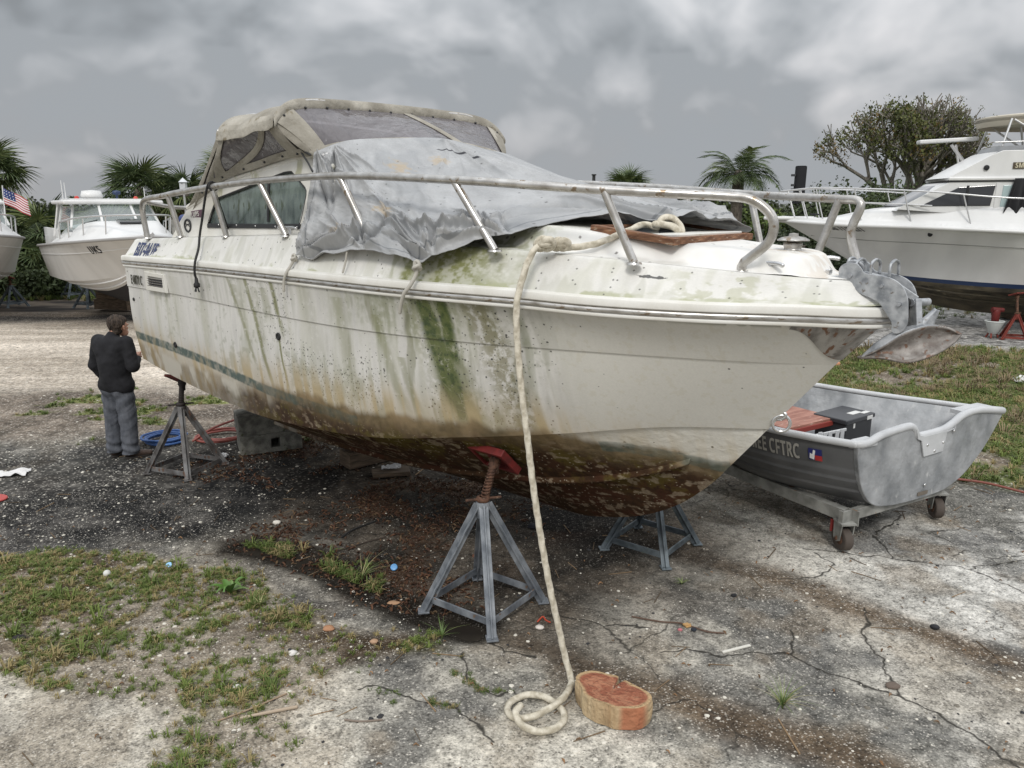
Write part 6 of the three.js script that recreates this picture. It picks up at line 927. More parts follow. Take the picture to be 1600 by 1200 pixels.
// ---------------------------------------------------------------- palms, broadleaf tree, shrubs, far wood
const leafM = {
  palm: M(WHITE, 0.6, { map: mottle(256, 0.7, [0.035, 0.06, 0.02], [0.1, 0.135, 0.05], { freq: 6, seed: 41 }) }), palmPale: M(WHITE, 0.6, { map: mottle(256, 0.7, [0.08, 0.11, 0.03], [0.17, 0.2, 0.07], { freq: 6, seed: 42 }) }),
  dead: M(WHITE, 0.85, { map: mottle(256, 0.7, [0.09, 0.06, 0.028], [0.2, 0.14, 0.07], { freq: 6, seed: 43 }) }), bark: M(WHITE, 0.95, { map: mottle(256, 0.5, [0.06, 0.05, 0.04], [0.2, 0.17, 0.14], { freq: 6, streak: 0.4, seed: 44 }), bumpMap: bumps(256, 0.3, 7, { seed: 4 }), bumpScale: 0.02 }),
  barkPale: M(WHITE, 0.9, { map: mottle(256, 0.5, [0.12, 0.105, 0.085], [0.27, 0.245, 0.21], { freq: 6, streak: 0.4, seed: 46 }) }), leaf: M(WHITE, 0.7),
};
function tris(list) { const g = new THREE.BufferGeometry(); g.setAttribute('position', new THREE.Float32BufferAttribute(list.flat(), 3)); g.computeVertexNormals(); return g; }
function blade(p, q, side, w, droop, out, n = 3) { // a narrow leaflet folded along its middle, from p to q, sagging
  let a = null; const d = q.clone().sub(p);
  for (let i = 0; i <= n; i++) { const t = i / n, c = p.clone().addScaledVector(d, t); c.y -= droop * t * t; const ww = w * (i === n ? 0.05 : 1 - 0.55 * t) * (i === 0 ? 0.6 : 1), l = c.clone().addScaledVector(side, ww), r = c.clone().addScaledVector(side, -ww), m = c.clone(); m.y -= ww * 0.6; if (a) out.push([...a.l.toArray(), ...l.toArray(), ...a.m.toArray()], [...a.m.toArray(), ...l.toArray(), ...m.toArray()], [...a.m.toArray(), ...m.toArray(), ...a.r.toArray()], [...a.r.toArray(), ...m.toArray(), ...r.toArray()]); a = { l, r, m }; }
}
function fanFrond(seed, R = 0.85, pet = 0.75, droop = 0.3, n = 24) { // grows along +x from the origin
  const r = rngOf(seed), o = []; const tipP = V(pet, -0.05, 0); blade(V(0, 0, 0), tipP, V(0, 0, 1), 0.022, 0.03, o, 2);
  for (let i = 0; i < n; i++) { const a = (i / (n - 1) - 0.5) * 4.1, len = R * (1 - 0.2 * Math.abs(a) / 2) * (0.85 + 0.25 * r()), dir = V(Math.cos(a), 0.16 * Math.cos(a * 2) - 0.05, Math.sin(a)); blade(tipP.clone().addScaledVector(dir, 0.03), tipP.clone().addScaledVector(dir, len), V(-Math.sin(a), 0.25, Math.cos(a)).normalize(), 0.028, droop * (0.6 + 0.8 * r()), o, 3); }
  return tris(o);
}
function featherFrond(seed, L = 2.0, n = 30) {
  const r = rngOf(seed), o = [], at = (t) => V(L * (t - 0.12 * t * t * t), 0.55 * t - 1.05 * t * t * t, 0); let prev = at(0);
  for (let i = 1; i <= 10; i++) { const q = at(i / 10); blade(prev, q, V(0, 0, 1), 0.025 * (1 - i / 14), 0, o, 1); prev = q; }
  for (let i = 0; i < n; i++) for (const s of [-1, 1]) { const t = 0.14 + 0.86 * i / n, p = at(t), l = 0.62 * Math.sin(Math.min(1, t * 1.2 + 0.2) * 2.7) + 0.12; blade(p, p.clone().add(V(l * 0.62, -0.06, s * l * 0.75).multiplyScalar(0.85 + 0.3 * r())), V(0.7, 0.1, -s * 0.7).normalize(), 0.024, 0.3 * l * (0.7 + r()), o, 2); }
  return tris(o);
}
const fans = [1, 2, 3].map((i) => fanFrond(i * 7, 0.85, 0.7, 0.26 + i * 0.05)), hang = [1, 2].map((i) => fanFrond(50 + i, 0.7, 0.7, 0.75, 20)), feathers = [1, 2, 3].map((i) => featherFrond(90 + i));
fans.concat(hang, feathers).forEach((g) => boxUV(g));
function palm(name, label, cat, [x, z], h, crown, { n = 36, dead = 8, seed = 1, lean = 0, feather = false, rTrunk = 0.17, pale = 0.2, group, minEl = -0.5 } = {}) {
  const t = thing(name, label, cat, [x, 0, z], 0, group), r = rngOf(seed);
  if (h > 0.5) build('trunk', tube([[0, -0.1, 0], [lean * 0.2, h * 0.4, 0], [lean * 0.7, h * 0.8, 0], [lean, h, 0]], rTrunk, 10, 24), leafM.bark, t);
  for (let i = 0; i < n + dead; i++) {
    const d = i >= n, g = feather ? feathers[i % 3] : d ? hang[i % 2] : fans[i % 3], m = new THREE.Mesh(g, d ? leafM.dead : r() < pale ? leafM.palmPale : leafM.palm); m.name = d ? 'dead_frond' : 'frond'; m.castShadow = m.receiveShadow = true;
    const el = d ? -0.75 - r() * 0.6 : lerp(feather ? 1.2 : 1.35, minEl, Math.pow((i + r()) / n, feather ? 0.62 : 0.85)), k = crown * (0.82 + 0.36 * r());
    m.rotation.set((r() - 0.5) * 0.7, i * 2.39996 + r() * 0.4, el, 'YZX'); m.position.set(lean, h, 0); m.scale.setScalar(k); t.add(m);
  }
  return t;
}
palm('cabbage_palm', 'cabbage palm with browning fronds at the left edge', 'palm tree', [-19.9, -30.2], 4.15, 1.1, { n: 40, dead: 16, seed: 3, pale: 0.35 });
palm('cabbage_palm', 'dense round cabbage palm behind the hardtop cruiser', 'palm tree', [-13.9, -29.5], 3.5, 1.02, { n: 40, dead: 8, seed: 5 });
palm('cabbage_palm', 'cabbage palm with hanging lower fronds just right of the dense round palm', 'palm tree', [-12.3, -29.8], 3.3, 0.95, { n: 36, dead: 12, seed: 8 });
palm('cabbage_palm', 'cabbage palm half hidden behind the canvas top of the streaked boat', 'palm tree', [-11.2, -31.5], 4.1, 0.95, { n: 34, dead: 8, seed: 12 });
palm('cabbage_palm', 'small cabbage palm showing above the bow rail of the streaked boat', 'palm tree', [6.0, -41], 3.75, 1.0, { n: 34, dead: 6, seed: 15, minEl: -0.2 });
palm('queen_palm', 'feathery palm with long drooping fronds above the hatch', 'palm tree', [8.35, -29.3], 4.05, 0.82, { n: 24, dead: 0, seed: 21, feather: true, rTrunk: 0.21, minEl: -0.35 });
for (const [i, [x, z, h, k]] of [[-18.4, -27, 1.3, 1.15], [-16.8, -28.0, 1.75, 1.2], [-16.1, -27.2, 0.9, 1.05], [-17.3, -26.6, 0.7, 1.0], [-19.5, -27.6, 2.1, 1.25], [-15.2, -28.6, 1.2, 1.05], [-14.2, -28.2, 0.8, 1.0], [-20.6, -27.4, 1.2, 1.2]].entries())
  palm('fan_palm_shrub', ['low dark fan palm at the left edge behind the cut-off boat', 'taller low fan palm rising left of the hardtop cruiser', 'low fan palm touching the stern of the hardtop cruiser', 'low fan palm in front of the other low fan palms', 'low fan palm under the browning cabbage palm', 'low fan palm partly behind the hardtop cruiser', 'low fan palm seen under the dense round palm', 'low fan palm at the far left margin'][i], 'palm shrub', [x, z], h, k, { n: 24, dead: 4, seed: 30 + i, pale: 0.4, minEl: -0.7, rTrunk: 0.13, group: undefined });
// leaf clumps
function clump(seed, n = 14, R = 0.2, leaf = 0.075) { const r = rngOf(seed), o = []; for (let i = 0; i < n; i++) { const p = V(r() - 0.5, r() - 0.5, r() - 0.5).multiplyScalar(2 * R), d = V(r() - 0.5, r() - 0.35, r() - 0.5).normalize(), s = V(r() - 0.5, r() - 0.5, r() - 0.5).cross(d).normalize(), L = leaf * (0.7 + 0.7 * r()), a = p.clone().addScaledVector(d, L), b = p.clone().addScaledVector(d, L * 0.45).addScaledVector(s, L * 0.34), c = p.clone().addScaledVector(d, L * 0.45).addScaledVector(s, -L * 0.34); o.push([...p.toArray(), ...b.toArray(), ...a.toArray()], [...p.toArray(), ...a.toArray(), ...c.toArray()]); } return boxUV(tris(o)); }
const clumps = clump(5, 16, 0.22, 0.11), clumpBig = clump(6, 18, 0.32, 0.17);
{
  // the half-bare tree behind the flybridge boat
  const t = thing('broadleaf_tree', 'half-bare broadleaf tree with olive leaves behind the flybridge boat', 'tree', [19.4, 0, -38]), r = rngOf(77), wood = [[], []], tips = [];
  const grow = (p, d, len, rad, lvl) => { const e = p.clone().addScaledVector(d, len); e.x += (r() - 0.5) * len * 0.2; wood[lvl > 1 ? 1 : 0].push(tube([p.toArray(), p.clone().lerp(e, 0.5).add(V((r() - 0.5) * 0.12, 0, (r() - 0.5) * 0.12)).toArray(), e.toArray()], rad, lvl > 2 ? 4 : 7, lvl > 2 ? 3 : 6)); tips.push([e, lvl]); if (lvl > 1) tips.push([p.clone().lerp(e, 0.5), lvl]); if (lvl >= 6) return; const n = lvl < 1 ? 6 : lvl < 3 ? 3 : 2 + (r() < 0.35 ? 1 : 0); for (let i = 0; i < n; i++) { const q = d.clone().add(V((r() - 0.5) * 1.55, (r() - 0.25) * 0.7, (r() - 0.5) * 1.55)).normalize(); grow(p.clone().lerp(e, lvl < 1 ? 0.6 + 0.4 * r() : 0.75 + 0.25 * r()), q, len * (0.68 + 0.22 * r()), rad * 0.67, lvl + 1); } };
  t.scale.set(0.86, 1, 0.9); grow(V(0, -0.1, 0), V(-0.05, 1, 0), 2.35, 0.28, 0);
  build('trunk', wood[0], leafM.barkPale, t); build('branches', wood[1], leafM.barkPale, t).userData.kind = 'stuff';
  const list = [], cols = []; for (const [p, l] of tips) { if (l < 3) continue; const bare = p.y > 5.6 && p.x > -1.4 ? 0.94 : p.y > 4.4 && p.x > -0.8 ? 0.8 : 0.5; if (r() < bare) { if (r() < 0.25) { list.push([p.x, p.y, p.z, r() * 6, 0.35, r() * 6]); cols.push(0.3); } continue; } for (let k = 0; k < 2; k++) { if (r() < 0.4) continue; list.push([p.x + (r() - 0.5) * 0.5, p.y + (r() - 0.5) * 0.45, p.z + (r() - 0.5) * 0.5, r() * 6, 0.45 + r() * 0.5, r() * 6]); cols.push(r()); } }
  for (let i = 0; i < 200; i++) { const a = r() * 6.28, q = Math.sqrt(r()) * 3.6, x = Math.cos(a) * q, y = 1.0 + r() * 2.0 + 0.5 * Math.sin(x * 2); list.push([x, y, Math.sin(a) * q * 0.8, r() * 6, 0.9 + r() * 0.7, r() * 6]); cols.push(r() * 0.8); }
  stuff('crown', clumpBig, leafM.leaf, list, null, null, (i) => { const c = cols[i]; return c > 0.82 ? [0.16, 0.11, 0.035] : [0.055 + 0.075 * c, 0.068 + 0.07 * c, 0.016 + 0.016 * c]; }, t);
}
function shrub(label, [x, z], [w, h, d], tone, seed, n = 420) {
  const t = thing('shrub', label, 'shrub', [x, 0, z]), r = rngOf(seed), list = [], c = [];
  build('stems', Array.from({ length: 7 }, () => { const a = r() * 6.28; return tube([[0, -0.05, 0], [Math.cos(a) * w * 0.15, h * 0.4, Math.sin(a) * d * 0.15], [Math.cos(a) * w * 0.32, h * 0.8, Math.sin(a) * d * 0.3]], 0.035, 5, 8); }), leafM.bark, t);
  const lobes = Array.from({ length: 9 }, () => [(r() - 0.5) * w * 0.75, h * (0.3 + 0.5 * r()), (r() - 0.5) * d * 0.7, 0.22 + 0.16 * r()]);
  for (let i = 0; i < n; i++) { const l = lobes[i % 9], u = V(r() - 0.5, r() - 0.5, r() - 0.5).normalize().multiplyScalar(Math.pow(r(), 0.4)); list.push([l[0] + u.x * w * l[3] * 1.4, Math.max(0.1, l[1] + u.y * h * l[3] * 1.5), l[2] + u.z * d * l[3] * 1.4, r() * 6, 0.8 + r() * 0.7, r() * 6]); c.push(r()); }
  stuff('foliage', clumps, leafM.leaf, list, null, null, (i) => { const q = 0.55 + 0.9 * c[i]; return [tone[0] * q, tone[1] * q, tone[2] * q]; }, t); return t;
}
const G1 = [0.085, 0.12, 0.025], G2 = [0.045, 0.065, 0.02], G3 = [0.03, 0.045, 0.018];
[['bright yellow-green shrub below the feathery palm', [7.4, -31], [2.4, 2.9, 1.8], G1, 1], ['mid-green shrub right of the feathery palm trunk', [10.3, -32], [2.6, 2.9, 1.8], G1, 2], ['dark shrub left of the feathery palm', [6.3, -33], [2.4, 2.5, 1.8], G2, 3], ['dark green shrub behind the pulpit of the flybridge boat', [12.3, -31.5], [2.8, 3.2, 2], G2, 4], ['olive shrub behind the foredeck rail of the flybridge boat', [14.6, -32], [3, 3.4, 2], G2, 5], ['tall shrub under the half-bare tree', [16.8, -34], [3.2, 3.7, 2], G2, 6], ['dark low shrub seen under the bow of the flybridge boat', [9.6, -27.5], [2.6, 2.0, 1.6], G3, 7], ['low shrub in shade under the flybridge boat', [12.4, -28], [3, 1.6, 1.6], G3, 8], ['shrub at the right edge behind the flybridge boat', [20.5, -33], [3, 3.6, 2], G2, 9],
  ['dark shrub under the browning cabbage palm', [-18.6, -29.2], [3.6, 2.6, 2], G3, 10], ['dark undergrowth behind the hardtop cruiser', [-14.8, -30.4], [3.6, 2.5, 2], G3, 11], ['dark undergrowth seen between the two left boats', [-16.4, -29.4], [3, 2.3, 1.6], G3, 12], ['low green weeds growing in front of the fan palms', [-16.5, -25.9], [2.6, 0.8, 1.2], G2, 13], ['dark shrub behind the dense round palm', [-12.2, -31.5], [3.6, 2.7, 2], G3, 14]].forEach(([l, p, s, c, k]) => shrub(l, p, s, c, 200 + k));
{ // a dark timber pile with cleats, and a thin post
  const p = thing('dock_pile', 'black mooring pile standing above the shrubs right of the feathery palm', 'pile', [12.0, 0, -33.2]); build('post', rod(V(0, 0, 0), V(0.05, 4.55, 0), 0.24, 0.23, 18), M([0.013, 0.013, 0.016], 0.8), p); build('cap', lathe([[0, 0], [0.22, 0], [0.2, 0.03], [0, 0.04]], 18).translate(0.05, 4.55, 0), M([0.02, 0.02, 0.025], 0.7), p);
  for (const [y, w] of [[4.2, 0.16], [3.8, 0.12], [3.62, 0.1]]) build('bracket', box(w, 0.09, 0.12, -0.27, y, 0.05), M([0.05, 0.05, 0.055], 0.6), p);
  const q = thing('thin_post', 'thin dark post standing behind the tarp', 'post', [4.1, 0, -40]); build('post', rod(V(0, 0, 0), V(0.02, 4.45, 0), 0.09, 0.08, 10), M([0.03, 0.03, 0.03], 0.8), q); build('cap', box(0.22, 0.06, 0.22, 0.02, 4.47, 0), M([0.03, 0.03, 0.03], 0.8), q);
  const lp = thing('lamp_post', 'distant white lantern post between the palms behind the canvas top', 'lamp post', [-11.4, 0, -27.5]); build('post', rod(V(0, 0, 0), V(0, 3.4, 0), 0.04, 0.035, 8), M([0.4, 0.4, 0.4], 0.5), lp); build('lantern', [box(0.2, 0.3, 0.2, 0, 3.6, 0, 0.02), lathe([[0.17, 0], [0.02, 0.14], [0, 0.16]], 8).translate(0, 3.76, 0)], M([0.6, 0.62, 0.64], 0.4), lp);
}
{ const r = rngOf(5), list = [], c = []; for (let i = 0; i < 5200; i++) { const x = (r() - 0.5) * 190, k = 1.6 + 2.3 * fbm(x * 0.12 + 4, 2, 3); list.push([x, r() * k, -66 - r() * 5, r() * 6, 1.8 + r(), r() * 6]); c.push(r()); } stuff('far_wood', clumpBig, leafM.leaf, list, 'low dark line of trees along the horizon', 'trees', (i) => { const q = 0.5 + c[i]; return [0.04 * q, 0.05 * q, 0.024 * q]; }); }
// ---------------------------------------------------------------- the man by the stern, seen from behind, looking down at his hands
{
  function sdfMesh(parts, centre, half, res, k = 0.035, dent) { // parts: [p, q, r1, r2] tapered capsules joined smoothly
    const mc = new MarchingCubes(res, new THREE.MeshStandardMaterial(), false, false, 400000); mc.isolation = 0;
    const h2 = res / 2, p = V(0, 0, 0);
    const pre = parts.map(([a, b, r1, r2]) => ({ a, d: b.clone().sub(a), l: Math.max(1e-6, b.distanceToSquared(a)), r1, r2: r2 ?? r1 }));
    for (let z = 0; z < res; z++) for (let y = 0; y < res; y++) for (let x = 0; x < res; x++) {
      p.set(centre.x + (x - h2) / h2 * half, centre.y + (y - h2) / h2 * half, centre.z + (z - h2) / h2 * half);
      let s = 0; let best = 9;
      for (const c of pre) { const ax = p.x - c.a.x, ay = p.y - c.a.y, az = p.z - c.a.z, t = clamp((ax * c.d.x + ay * c.d.y + az * c.d.z) / c.l), dx = ax - c.d.x * t, dy = ay - c.d.y * t, dz = az - c.d.z * t, d = Math.sqrt(dx * dx + dy * dy + dz * dz) - lerp(c.r1, c.r2, t); if (best > 8) best = d; else { const h = Math.max(k - Math.abs(best - d), 0) / k; best = Math.min(best, d) - h * h * k * 0.25; } }
      if (dent) best += dent(p);
      mc.field[x + y * res + z * res * res] = -best;
    }
    mc.update(); const n = mc.count ?? mc.geometry.drawRange.count, g = new THREE.BufferGeometry(), pos = mc.positionArray.slice(0, n * 3), nor = mc.normalArray.slice(0, n * 3);
    for (let i = 0; i < n; i++) { pos[i * 3] = pos[i * 3] * half + centre.x; pos[i * 3 + 1] = pos[i * 3 + 1] * half + centre.y; pos[i * 3 + 2] = pos[i * 3 + 2] * half + centre.z; }
    g.setAttribute('position', new THREE.BufferAttribute(pos, 3)); g.setAttribute('normal', new THREE.BufferAttribute(nor, 3)); g.computeVertexNormals(); let m = mergeVertices(g.deleteAttribute('normal') && g, 1e-4); m.computeVertexNormals(); return m;
  }
  const P = thing('person', 'man in black sweater and grey trousers standing by the stern, seen from behind', 'person', [-4.74, 0, -8.97], -0.28);
  const v = V, c = (a, b, r1, r2) => [v(...a), v(...b), r1, r2];
  const HD = [0.045, 1.6, -0.075];      // head tipped forward and to the right
  const skin = M([0.5, 0.27, 0.19], 0.55), face = M([0.45, 0.23, 0.16], 0.55);
  const ARM_R = [[[0.2, 1.42, -0.01], [0.285, 1.15, 0.02]], [[0.285, 1.15, 0.02], [0.12, 1.19, -0.25]]], ARM_L = [[[-0.2, 1.42, -0.01], [-0.265, 1.13, 0.03]], [[-0.265, 1.13, 0.03], [-0.2, 0.9, -0.06]]];
  const body = [c([0, 0.95, 0], [0, 1.2, 0.0], 0.12, 0.13), c([0, 1.2, -0.01], [0, 1.38, -0.01], 0.12, 0.09), c([-0.15, 1.4, -0.01], [0.15, 1.4, -0.01], 0.05), c([0, 1.42, 0], [0.02, 1.53, -0.035], 0.062, 0.056),
    c([HD[0], HD[1] + 0.03, HD[2] + 0.015], [HD[0], HD[1] + 0.01, HD[2] - 0.02], 0.088, 0.082), c([HD[0], HD[1], HD[2]], [HD[0] + 0.025, HD[1] - 0.085, HD[2] - 0.055], 0.072, 0.05),
    c(ARM_R[0][0], ARM_R[0][1], 0.05, 0.042), c(ARM_R[1][0], ARM_R[1][1], 0.042, 0.03), c(ARM_L[0][0], ARM_L[0][1], 0.05, 0.042), c(ARM_L[1][0], ARM_L[1][1], 0.042, 0.03),
    c([-0.1, 0.92, 0], [-0.11, 0.5, -0.01], 0.09, 0.06), c([-0.11, 0.5, -0.01], [-0.11, 0.1, 0.02], 0.06, 0.04), c([0.1, 0.92, 0], [0.1, 0.5, -0.01], 0.09, 0.06), c([0.1, 0.5, -0.01], [0.11, 0.1, 0.02], 0.06, 0.04)];
  const bodyG = sdfMesh(body, v(0, 0.9, 0), 0.95, 110);
  // head details: ears, nose, brows on their own finer grid
  const headG = sdfMesh([c([HD[0], HD[1] + 0.03, HD[2] + 0.015], [HD[0], HD[1] + 0.01, HD[2] - 0.02], 0.088, 0.082), c([HD[0], HD[1], HD[2]], [HD[0] + 0.025, HD[1] - 0.085, HD[2] - 0.055], 0.07, 0.045),
    c([HD[0] + 0.03, HD[1] - 0.01, HD[2] - 0.085], [HD[0] + 0.038, HD[1] - 0.036, HD[2] - 0.098], 0.011, 0.015), c([HD[0] - 0.02, HD[1] + 0.01, HD[2] - 0.088], [HD[0] + 0.07, HD[1] + 0.008, HD[2] - 0.075], 0.014), c([HD[0] + 0.02, HD[1] - 0.082, HD[2] - 0.095], [HD[0] + 0.055, HD[1] - 0.084, HD[2] - 0.085], 0.009),
    c([HD[0] + 0.088, HD[1] + 0.0, HD[2] + 0.012], [HD[0] + 0.09, HD[1] - 0.035, HD[2] + 0.004], 0.016, 0.01), c([HD[0] - 0.086, HD[1] + 0.0, HD[2] + 0.012], [HD[0] - 0.084, HD[1] - 0.035, HD[2] + 0.004], 0.016, 0.01)], v(HD[0], HD[1] - 0.03, HD[2] - 0.02), 0.18, 72, 0.014, (p) => { const e1 = Math.hypot(p.x - HD[0] - 0.0, p.y - HD[1] + 0.012, p.z - HD[2] + 0.1), e2 = Math.hypot(p.x - HD[0] - 0.065, p.y - HD[1] + 0.012, p.z - HD[2] + 0.088); return 0.01 * Math.exp(-e1 * e1 / 0.0003) + 0.01 * Math.exp(-e2 * e2 / 0.0003); });
  function hand(w, dir, side, curl) { // palm, four fingers, thumb, rooted at the wrist
    const f = v(...dir).normalize(), s = v(...side).normalize(), n = f.clone().cross(s), W = v(...w), at = (a, b, d) => W.clone().addScaledVector(f, a).addScaledVector(s, b).addScaledVector(n, d), out = [];
    out.push([W.clone(), at(0.05, 0, 0), 0.026, 0.03]);
    for (let i = 0; i < 4; i++) { out.push([at(0.03, (i - 1.5) * 0.014, 0), at(0.09, (i - 1.5) * 0.02, 0), 0.017, 0.013]); const L = [0.036, 0.042, 0.039, 0.03][i], b = (i - 1.5) * 0.021; const k1 = at(0.09 + L * Math.cos(curl), b, L * Math.sin(curl)), k2 = at(0.09 + L * Math.cos(curl) + L * 0.8 * Math.cos(curl * 2), b, L * Math.sin(curl) + L * 0.8 * Math.sin(curl * 2)); out.push([at(0.09, b, 0), k1, 0.0095, 0.009], [k1, k2, 0.009, 0.0075]); }
    out.push([at(0.02, 0.024, 0.004), at(0.055, 0.05, 0.02), 0.015, 0.0105], [at(0.055, 0.05, 0.02), at(0.085, 0.052, 0.036), 0.0105, 0.0085]);
    return sdfMesh(out, at(0.07, 0.005, 0.02), 0.13, 64, 0.008);
  }
  const hands = [hand([-0.2, 0.9, -0.06], [0.05, -1, -0.15], [0.3, 0, -1], 0.5), hand([0.12, 1.19, -0.25], [-0.7, 0.15, -0.6], [0.3, 1, -0.2], 0.9)];
  build('body', [bodyG, headG, ...hands], skin, P);
  const fold = (y0, s, amp) => (p) => amp * (fbm(p.x * s + 5 + p.z * 3, p.y * s * 1.6 + p.z * s, 3) - 0.5);
  const cloth = [c([0, 0.98, 0.005], [0, 1.18, 0.012], 0.165, 0.165), c([-0.055, 1.02, 0.0], [-0.075, 1.3, 0.015], 0.125, 0.13), c([0.055, 1.02, 0.0], [0.075, 1.3, 0.015], 0.125, 0.13), c([-0.13, 1.375, 0.005], [0.13, 1.375, 0.005], 0.115), c([0, 1.25, 0.03], [0, 1.4, 0.015], 0.12, 0.1), c([0, 1.43, 0.0], [0.012, 1.485, -0.015], 0.082, 0.072),
    c(ARM_R[0][0], ARM_R[0][1], 0.082, 0.07), c(ARM_R[1][0], [0.15, 1.18, -0.2], 0.068, 0.05), c(ARM_L[0][0], ARM_L[0][1], 0.082, 0.066), c(ARM_L[1][0], [-0.21, 0.94, -0.05], 0.062, 0.048), c([-0.085, 0.9, 0.005], [0.085, 0.9, 0.005], 0.138)];
  build('sweater', sdfMesh(cloth, v(0, 1.2, 0), 0.5, 110, 0.03, (p) => fold(1, 9, 0.014)(p) + (p.y < 0.825 + 0.01 * Math.sin(p.x * 20) ? 0.2 : 0)), M(WHITE, 0.92, { map: mottle(256, 0.4, [0.007, 0.007, 0.009], [0.014, 0.014, 0.017], { freq: 8, seed: 61 }) }), P);
  const legs = [c([-0.085, 0.9, 0.0], [-0.11, 0.5, 0.0], 0.118, 0.096), c([-0.11, 0.5, 0], [-0.115, 0.06, 0.03], 0.096, 0.088), c([0.085, 0.9, 0.0], [0.105, 0.5, 0.0], 0.118, 0.1), c([0.105, 0.5, 0], [0.12, 0.06, 0.03], 0.1, 0.092), c([-0.075, 0.88, 0.012], [0.075, 0.88, 0.012], 0.122)];
  const tr = build('trousers', sdfMesh(legs, v(0, 0.5, 0), 0.56, 112, 0.022, (p) => fold(1, 10, 0.016)(p) + 0.01 * Math.sin((p.y + p.x * 0.35) * 62) * sst(0.34, 0.06, p.y) + 0.006 * Math.sin((p.y - Math.abs(p.x) * 0.8) * 40) * sst(0.3, 0.75, p.y) + (p.y < 0.055 || p.y > 0.985 ? 0.2 : 0)), M(WHITE, 0.9, { map: mottle(256, 0.35, [0.06, 0.066, 0.08], [0.115, 0.122, 0.14], { freq: 8, streak: 0.4, seed: 62 }) }), P);
  const pocket = M([0.075, 0.08, 0.095], 0.9);
  for (const s of []) tr.add(build('pocket', sheet(6, 6, (u, w) => { const x = s * (0.03 + u * 0.11), y = 0.745 + w * 0.12; return V(x, y, 0.03 + Math.sqrt(Math.max(0, 0.0145 - (Math.abs(x) - 0.085) ** 2)) + 0.004); }), pocket, null));
  for (const [s, a] of [[-1, 0.25], [1, -0.75]]) { // shoes
    const cx = s * 0.118, sh = sdfMesh([c([0, 0.06, 0.03], [0, 0.05, -0.07], 0.045, 0.042), c([0, 0.045, -0.07], [0, 0.035, -0.2], 0.044, 0.036), c([0, 0.08, 0.03], [0, 0.1, 0.03], 0.048, 0.05)], v(0, 0.06, -0.08), 0.2, 56, 0.03, (p) => p.y < 0.012 ? 0.1 : 0);
    const q = build('shoe', sh.rotateY(a).translate(cx, 0, 0.02), M([0.055, 0.035, 0.026], 0.6), P);
    const sole = new THREE.Shape(Array.from({ length: 30 }, (_, i) => { const t = i / 30 * 6.2832; return new THREE.Vector2(Math.cos(t) * (0.05 - 0.008 * Math.sin(t)), Math.sin(t) * 0.155); }));
    q.add(build('sole', new THREE.ExtrudeGeometry(sole, { depth: 0.022, bevelEnabled: false }).rotateX(-1.5708).translate(0, 0, -0.075).rotateY(a).translate(cx, 0.0, 0.02), M([0.03, 0.025, 0.022], 0.8), null));
  }
  // short dark hair: a shell over crown and nape with a ragged edge
  const hairG = sdfMesh([c([HD[0], HD[1] + 0.04, HD[2] + 0.025], [HD[0], HD[1] + 0.03, HD[2] - 0.035], 0.096, 0.088), c([HD[0], HD[1] + 0.015, HD[2] + 0.028], [HD[0] + 0.003, HD[1] - 0.05, HD[2] + 0.032], 0.082, 0.062)], v(HD[0], HD[1] + 0.03, HD[2]), 0.17, 84, 0.02, (p) => { const dx = p.x - HD[0], dz = p.z - HD[2], front = sst(0.02, -0.07, dz), cut = HD[1] - 0.085 + front * 0.14 + sst(0.055, 0.085, Math.abs(dx)) * 0.06 + (fbm(p.x * 60, p.z * 60, 2) - 0.5) * 0.03; return (p.y < cut ? (cut - p.y) * 1.6 : 0) + 0.034 * (fbm(p.x * 70 + p.y * 20, p.z * 70 + p.y * 14, 3) - 0.5); });
  build('hair', hairG, M(WHITE, 0.85, { map: mottle(256, 0.1, [0.014, 0.01, 0.008], [0.075, 0.053, 0.038], { freq: 14, streak: 0.25, seed: 63 }) }), P);
}
